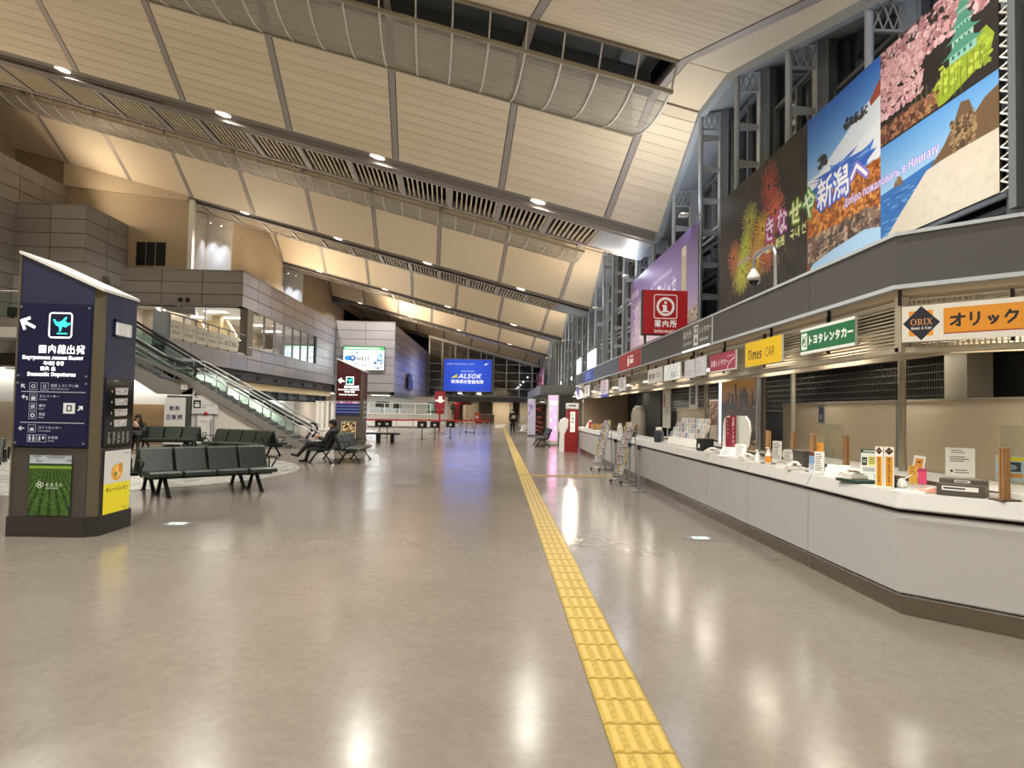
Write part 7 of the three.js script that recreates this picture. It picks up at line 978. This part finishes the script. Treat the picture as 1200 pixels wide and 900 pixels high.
// ------------------------------------------------------------------ people: one smooth skin meshed from tapered bones
function figure(bones, lo, hi, cell, blend = 0.03) {
  const S = Math.max(hi[0] - lo[0], hi[1] - lo[1], hi[2] - lo[2]) / 2, c = [0, 1, 2].map((i) => (lo[i] + hi[i]) / 2), N = Math.ceil(2 * S / cell);
  const mc = new MarchingCubes(N, new THREE.MeshBasicMaterial(), false, false, 200000);
  const B = bones.map(([p, r, q, s, col]) => { const d = [q[0] - p[0], q[1] - p[1], q[2] - p[2]]; return { p, r, d, s, l: d[0] * d[0] + d[1] * d[1] + d[2] * d[2] || 1e-9, col: new THREE.Color(col) }; });
  const dist = (b, x, y, z) => { const ax = x - b.p[0], ay = y - b.p[1], az = z - b.p[2], h = Math.min(1, Math.max(0, (ax * b.d[0] + ay * b.d[1] + az * b.d[2]) / b.l)); return Math.hypot(ax - b.d[0] * h, ay - b.d[1] * h, az - b.d[2] * h) - (b.r + (b.s - b.r) * h); };
  const f = mc.field, half = N / 2;
  for (let k = 0; k < N; k++) for (let j = 0; j < N; j++) for (let i = 0; i < N; i++) {
    const x = c[0] + (i - half) / half * S, y = c[1] + (j - half) / half * S, z = c[2] + (k - half) / half * S; let m = 9;
    for (const b of B) { const d = dist(b, x, y, z); if (d > m + blend) continue; const h = Math.max(blend - Math.abs(d - m), 0) / blend; m = Math.min(d, m) - h * h * blend * 0.25; }
    f[(k * N + j) * N + i] = -m;
  }
  mc.isolation = 0; mc.update();
  const n = mc.count, P = new Float32Array(n * 3), Nn = new Float32Array(n * 3), C = new Float32Array(n * 3);
  for (let i = 0; i < n; i++) { const v = [0, 1, 2].map((a) => mc.positionArray[i * 3 + a] * S + c[a]); let best = 9, col; for (const b of B) { const d = dist(b, ...v); if (d < best) { best = d; col = b.col; } } for (let a = 0; a < 3; a++) { P[i * 3 + a] = v[a]; Nn[i * 3 + a] = mc.normalArray[i * 3 + a]; } C.set([col.r, col.g, col.b], i * 3); }
  const g = new THREE.BufferGeometry(); g.setAttribute('position', new THREE.BufferAttribute(P, 3)); g.setAttribute('normal', new THREE.BufferAttribute(Nn, 3)); g.setAttribute('color', new THREE.BufferAttribute(C, 3)); g.setAttribute('uv', new THREE.BufferAttribute(new Float32Array(n * 2), 2)); return g;
}
const skinMat = new THREE.MeshStandardMaterial({ vertexColors: true, roughness: 0.75 });
const SKIN = 0xc49a80, COAT = 0x17171a, TROUSER = 0x1b1b20, SHOE = 0x0c0c0d, HAIR = 0x0e0c0b;
// fingers of a hand at p: the palm points along dir, fingers curl towards curl
function hand(p, dir, curl, r = 0.011) { const out = [], d = V(...dir).normalize(), c = V(...curl).normalize(), s = d.clone().cross(c).normalize(), at = (a, b, e) => { const v = V(...p).addScaledVector(d, a).addScaledVector(c, b).addScaledVector(s, e); return [v.x, v.y, v.z]; };
  out.push([at(0, 0, -0.018), 0.022, at(0.07, 0, -0.02), 0.02, SKIN], [at(0, 0, 0.018), 0.022, at(0.07, 0, 0.02), 0.02, SKIN]);
  [0.07, 0.08, 0.074, 0.058].forEach((l, i) => { const e = -0.033 + i * 0.022; out.push([at(0.075, 0, e), r, at(0.075 + l * 0.45, 0.015, e), r * 0.95, SKIN], [at(0.075 + l * 0.45, 0.015, e), r * 0.95, at(0.075 + l * 0.6, 0.05, e), r * 0.8, SKIN]); });
  out.push([at(0.015, 0.005, -0.04), r * 1.15, at(0.055, 0.03, -0.055), r, SKIN], [at(0.055, 0.03, -0.055), r, at(0.075, 0.05, -0.035), r * 0.85, SKIN]); return out; }
function head(t, p, yaw, pitch, hairBones, mask) { // face looks along +z before turning
  const b = [[[0, 0.03, -0.02], 0.093, [0, 0.02, 0.015], 0.085, SKIN], [[0, -0.05, 0.03], 0.062, [0, -0.085, 0.055], 0.04, SKIN], [[0, 0.0, 0.09], 0.012, [0, -0.03, 0.112], 0.013, SKIN], [[-0.09, -0.01, 0], 0.014, [-0.092, -0.04, 0], 0.01, SKIN], [[0.09, -0.01, 0], 0.014, [0.092, -0.04, 0], 0.01, SKIN], [[-0.025, -0.066, 0.086], 0.008, [0.025, -0.066, 0.086], 0.008, 0x8f5a50], [[-0.034, 0.006, 0.086], 0.009, [-0.03, 0.006, 0.087], 0.009, 0x201a18], [[0.034, 0.006, 0.086], 0.009, [0.03, 0.006, 0.087], 0.009, 0x201a18], [[-0.05, 0.028, 0.078], 0.007, [-0.022, 0.03, 0.09], 0.007, HAIR], [[0.05, 0.028, 0.078], 0.007, [0.022, 0.03, 0.09], 0.007, HAIR], [[0, -0.06, -0.02], 0.05, [0, -0.16, -0.03], 0.052, SKIN]];
  const g = new THREE.Mesh(figure(b, [-0.13, -0.2, -0.15], [0.13, 0.15, 0.15], 0.007, 0.02), skinMat); g.name = 'head'; g.position.set(...p); g.rotation.set(pitch, yaw, 0, 'YXZ'); g.castShadow = g.receiveShadow = true; t.add(g);
  const h = new THREE.Mesh(figure(hairBones, [-0.2, -0.35, -0.2], [0.2, 0.18, 0.2], 0.009, 0.02), skinMat); h.name = 'hair'; h.castShadow = h.receiveShadow = true; g.add(h);
  if (mask) obj('mask', slab(V(-0.06, -0.09, 0.085), V(0.06, -0.09, 0.085), V(0.07, -0.015, 0.09), V(-0.07, -0.015, 0.09), V(0, 0, 0.02)), M.paper, g);
}
const shortHair = [[[0, 0.05, -0.03], 0.1, [0, 0.055, 0.01], 0.085, HAIR], [[0, 0, -0.06], 0.075, [0, -0.05, -0.06], 0.05, HAIR], [[-0.075, 0.03, -0.01], 0.03, [-0.082, -0.02, -0.015], 0.018, HAIR], [[0.075, 0.03, -0.01], 0.03, [0.082, -0.02, -0.015], 0.018, HAIR]];
{ // man leaning back on the end-on bench, legs crossed at the ankles, looking at his phone; faces -x
  const t = thing('person', 'seated person in a black coat leaning back and looking at a phone', 'person', [-4.68, 0, -19.95], -Math.PI / 2);
  // local frame: +z forward, x sideways
  const L = [[[0, 0.52, 0.24], 0.15, [0, 0.78, 0.09], 0.165, COAT], [[0, 0.78, 0.09], 0.165, [0, 0.93, 0.03], 0.13, COAT], [[-0.12, 0.93, 0.02], 0.075, [0.12, 0.93, 0.02], 0.075, COAT], [[0, 0.96, 0.0], 0.09, [0, 1.0, 0.03], 0.075, COAT], [[0, 0.5, 0.26], 0.14, [0, 0.53, 0.3], 0.13, TROUSER],
    [[-0.1, 0.52, 0.28], 0.095, [-0.1, 0.54, 0.7], 0.07, TROUSER], [[-0.1, 0.54, 0.7], 0.07, [-0.08, 0.12, 0.82], 0.05, TROUSER], [[-0.08, 0.05, 0.8], 0.042, [-0.08, 0.045, 1.0], 0.036, SHOE],
    [[0.1, 0.52, 0.28], 0.095, [0.1, 0.56, 0.72], 0.07, TROUSER], [[0.1, 0.56, 0.72], 0.07, [0.06, 0.24, 1.0], 0.05, TROUSER], [[0.06, 0.2, 1.03], 0.042, [0.06, 0.24, 1.2], 0.036, SHOE],
    [[-0.2, 0.91, 0.04], 0.07, [-0.25, 0.66, 0.2], 0.058, COAT], [[-0.25, 0.66, 0.2], 0.058, [-0.1, 0.72, 0.4], 0.042, COAT], [[0.2, 0.91, 0.04], 0.07, [0.25, 0.66, 0.2], 0.058, COAT], [[0.25, 0.66, 0.2], 0.058, [0.1, 0.72, 0.4], 0.042, COAT], ...hand([-0.08, 0.725, 0.42], [0.4, 0.25, 0.8], [0.6, 0.6, -0.2]), ...hand([0.08, 0.725, 0.42], [-0.4, 0.25, 0.8], [-0.6, 0.6, -0.2])];
  const b = obj('body', figure(L, [-0.4, 0, -0.15], [0.4, 1.1, 1.25], 0.014, 0.05), skinMat, t); head(t, [0, 1.12, 0.07], 0, 0.35, shortHair); obj('phone', rbox(0.075, 0.15, 0.01, 0.004, 0, 0, 0).rotateX(-0.6).translate(0, 0.8, 0.49), M.black, t);
}
{ // hooded woman on the far bench, facing the camera
  const t = thing('person', 'seated person in dark clothes with long black hair holding a phone near the face', 'person', [-12.3, 0, -23.72], 0.25);
  const L = [[[0, 0.52, -0.1], 0.15, [0, 0.78, -0.12], 0.15, COAT], [[0, 0.78, -0.12], 0.15, [0, 0.92, -0.1], 0.115, COAT], [[-0.12, 0.92, -0.1], 0.07, [0.12, 0.92, -0.1], 0.07, COAT], [[0, 0.95, -0.1], 0.07, [0, 1.0, -0.08], 0.06, COAT],
    [[-0.1, 0.52, -0.05], 0.09, [-0.12, 0.53, 0.36], 0.068, TROUSER], [[-0.12, 0.53, 0.36], 0.068, [-0.1, 0.1, 0.4], 0.045, TROUSER], [[-0.1, 0.045, 0.38], 0.04, [-0.12, 0.04, 0.56], 0.034, SHOE], [[0.1, 0.52, -0.05], 0.09, [0.12, 0.53, 0.36], 0.068, TROUSER], [[0.12, 0.53, 0.36], 0.068, [0.14, 0.1, 0.42], 0.045, TROUSER], [[0.14, 0.045, 0.4], 0.04, [0.15, 0.04, 0.58], 0.034, SHOE],
    [[-0.19, 0.9, -0.1], 0.066, [-0.24, 0.66, 0.08], 0.054, COAT], [[-0.24, 0.66, 0.08], 0.054, [-0.07, 0.84, 0.2], 0.04, COAT], [[0.19, 0.9, -0.1], 0.066, [0.24, 0.66, 0.08], 0.054, COAT], [[0.24, 0.66, 0.08], 0.054, [0.05, 0.8, 0.2], 0.04, COAT], ...hand([-0.06, 0.85, 0.21], [0.35, 0.7, 0.3], [0.5, 0.2, -0.5]), ...hand([0.05, 0.81, 0.21], [-0.35, 0.7, 0.3], [-0.5, 0.2, -0.5]), [[-0.1, 0.6, 0.24], 0.12, [0.12, 0.58, 0.24], 0.12, COAT]];
  obj('body', figure(L, [-0.4, 0, -0.35], [0.4, 1.1, 0.7], 0.014, 0.05), skinMat, t);
  head(t, [0, 1.1, -0.06], -0.2, 0.25, [[[0, 0.05, -0.03], 0.102, [0, 0.055, 0.012], 0.088, HAIR], [[0, 0, -0.06], 0.085, [0, -0.22, -0.06], 0.08, HAIR], [[-0.085, 0.02, 0.0], 0.035, [-0.1, -0.26, 0.03], 0.045, HAIR], [[0.085, 0.02, 0.0], 0.035, [0.1, -0.26, 0.03], 0.045, HAIR]]);
  obj('phone', rbox(0.075, 0.15, 0.01, 0.004, 0, 0, 0).rotateX(-0.4).translate(-0.01, 0.94, 0.25), M.offwhite, t);
}
{ // standing person far down the hall, seen from the front with a pale bag
  const t = thing('person', 'standing person in black with a pale shoulder bag far down the hall', 'person', [1.2, 0, -50.6], 0.1);
  const L = [[[0, 0.95, 0], 0.14, [0, 1.25, 0], 0.15, COAT], [[-0.14, 1.38, 0], 0.075, [0.14, 1.38, 0], 0.075, COAT], [[0, 1.25, 0], 0.15, [0, 1.4, 0], 0.11, COAT], [[0, 1.4, 0], 0.055, [0, 1.48, 0.01], 0.05, SKIN], [[-0.09, 0.9, 0], 0.1, [-0.1, 0.48, 0.01], 0.075, TROUSER], [[-0.1, 0.48, 0.01], 0.075, [-0.1, 0.1, -0.01], 0.055, TROUSER], [[-0.1, 0.045, -0.03], 0.042, [-0.11, 0.04, 0.14], 0.036, SHOE], [[0.09, 0.9, 0], 0.1, [0.1, 0.48, 0.01], 0.075, TROUSER], [[0.1, 0.48, 0.01], 0.075, [0.1, 0.1, -0.01], 0.055, TROUSER], [[0.1, 0.045, -0.03], 0.042, [0.11, 0.04, 0.14], 0.036, SHOE], [[-0.2, 1.36, 0], 0.065, [-0.25, 1.08, 0.02], 0.052, COAT], [[-0.25, 1.08, 0.02], 0.052, [-0.22, 0.84, 0.1], 0.04, COAT], [[0.2, 1.36, 0], 0.065, [0.25, 1.08, 0.02], 0.052, COAT], [[0.25, 1.08, 0.02], 0.052, [0.12, 1.08, 0.2], 0.04, COAT], ...hand([-0.22, 0.83, 0.1], [0, -1, 0.1], [0.8, 0, 0.3]), ...hand([0.11, 1.08, 0.21], [-1, 0.1, 0.2], [0, 0.4, 0.6])];
  obj('body', figure(L, [-0.4, 0, -0.3], [0.4, 1.55, 0.4], 0.016, 0.05), skinMat, t); head(t, [0, 1.58, 0.01], 0, 0.1, shortHair, true);
  obj('bag', rbox(0.26, 0.22, 0.12, 0.03, 0.06, 1.16, 0.2), mat(0xb8b0a8, 0.6), t); obj('strap', [rod(V(0.16, 1.25, 0.17), V(-0.1, 1.45, 0.02), 0.012, 6), rod(V(-0.02, 1.25, 0.17), V(-0.14, 1.44, 0.04), 0.012, 6)], M.dark, t);
}
{ // clerk sitting low behind the counter: only the hair shows
  const t = thing('person', 'clerk with black hair sitting low behind the counter, only the head in view', 'person', [4.33, 0, -14.75], Math.PI);
  const L = [[[0, 0.5, 0], 0.15, [0, 0.75, 0.03], 0.15, 0x24262e], [[0, 0.75, 0.03], 0.15, [0, 0.9, 0.05], 0.11, 0x24262e], [[-0.13, 0.9, 0.04], 0.07, [0.13, 0.9, 0.04], 0.07, 0x24262e], [[0, 0.92, 0.05], 0.055, [0, 1.0, 0.08], 0.05, SKIN], [[-0.1, 0.5, 0.05], 0.09, [-0.1, 0.5, 0.4], 0.07, TROUSER], [[-0.1, 0.5, 0.4], 0.07, [-0.1, 0.1, 0.42], 0.05, TROUSER], [[-0.1, 0.045, 0.42], 0.04, [-0.1, 0.04, 0.56], 0.034, SHOE], [[0.1, 0.5, 0.05], 0.09, [0.1, 0.5, 0.4], 0.07, TROUSER], [[0.1, 0.5, 0.4], 0.07, [0.1, 0.1, 0.42], 0.05, TROUSER], [[0.1, 0.045, 0.42], 0.04, [0.1, 0.04, 0.56], 0.034, SHOE], [[-0.19, 0.88, 0.04], 0.06, [-0.24, 0.62, 0.12], 0.05, 0x24262e], [[-0.24, 0.62, 0.12], 0.05, [-0.1, 0.62, 0.32], 0.04, 0x24262e], [[0.19, 0.88, 0.04], 0.06, [0.24, 0.62, 0.12], 0.05, 0x24262e], [[0.24, 0.62, 0.12], 0.05, [0.1, 0.62, 0.32], 0.04, 0x24262e], ...hand([-0.1, 0.62, 0.34], [0.2, -0.1, 1], [0, -1, 0.2]), ...hand([0.1, 0.62, 0.34], [-0.2, -0.1, 1], [0, -1, 0.2])];
  obj('body', figure(L, [-0.4, 0, -0.25], [0.4, 1.05, 0.7], 0.018, 0.05), skinMat, t); head(t, [0, 1.1, 0.1], 0, 0.5, shortHair);
  const ch = thing('office_chair', 'low office chair under the seated clerk', 'chair', [4.33, 0, -14.75], Math.PI); obj('seat', rbox(0.46, 0.07, 0.44, 0.03, 0, 0.37, 0.05), M.dark, ch); obj('backrest', rbox(0.42, 0.4, 0.05, 0.02, 0, 0.68, -0.2), M.dark, ch); obj('stem', cyl(0.03, 0.3, 0, 0.06, 0.05, 10), M.steelDark, ch); for (let i = 0; i < 5; i++) { const a = i / 5 * TAU; obj('leg', beam(V(0, 0.08, 0.05), V(Math.cos(a) * 0.26, 0.03, 0.05 + Math.sin(a) * 0.26), 0.04, 0.03), M.blackMetal, ch); } obj('back_stem', bb(-0.03, 0.03, 0.36, 0.6, -0.22, -0.18), M.steelDark, ch);
}
renderer.render(scene, camera);
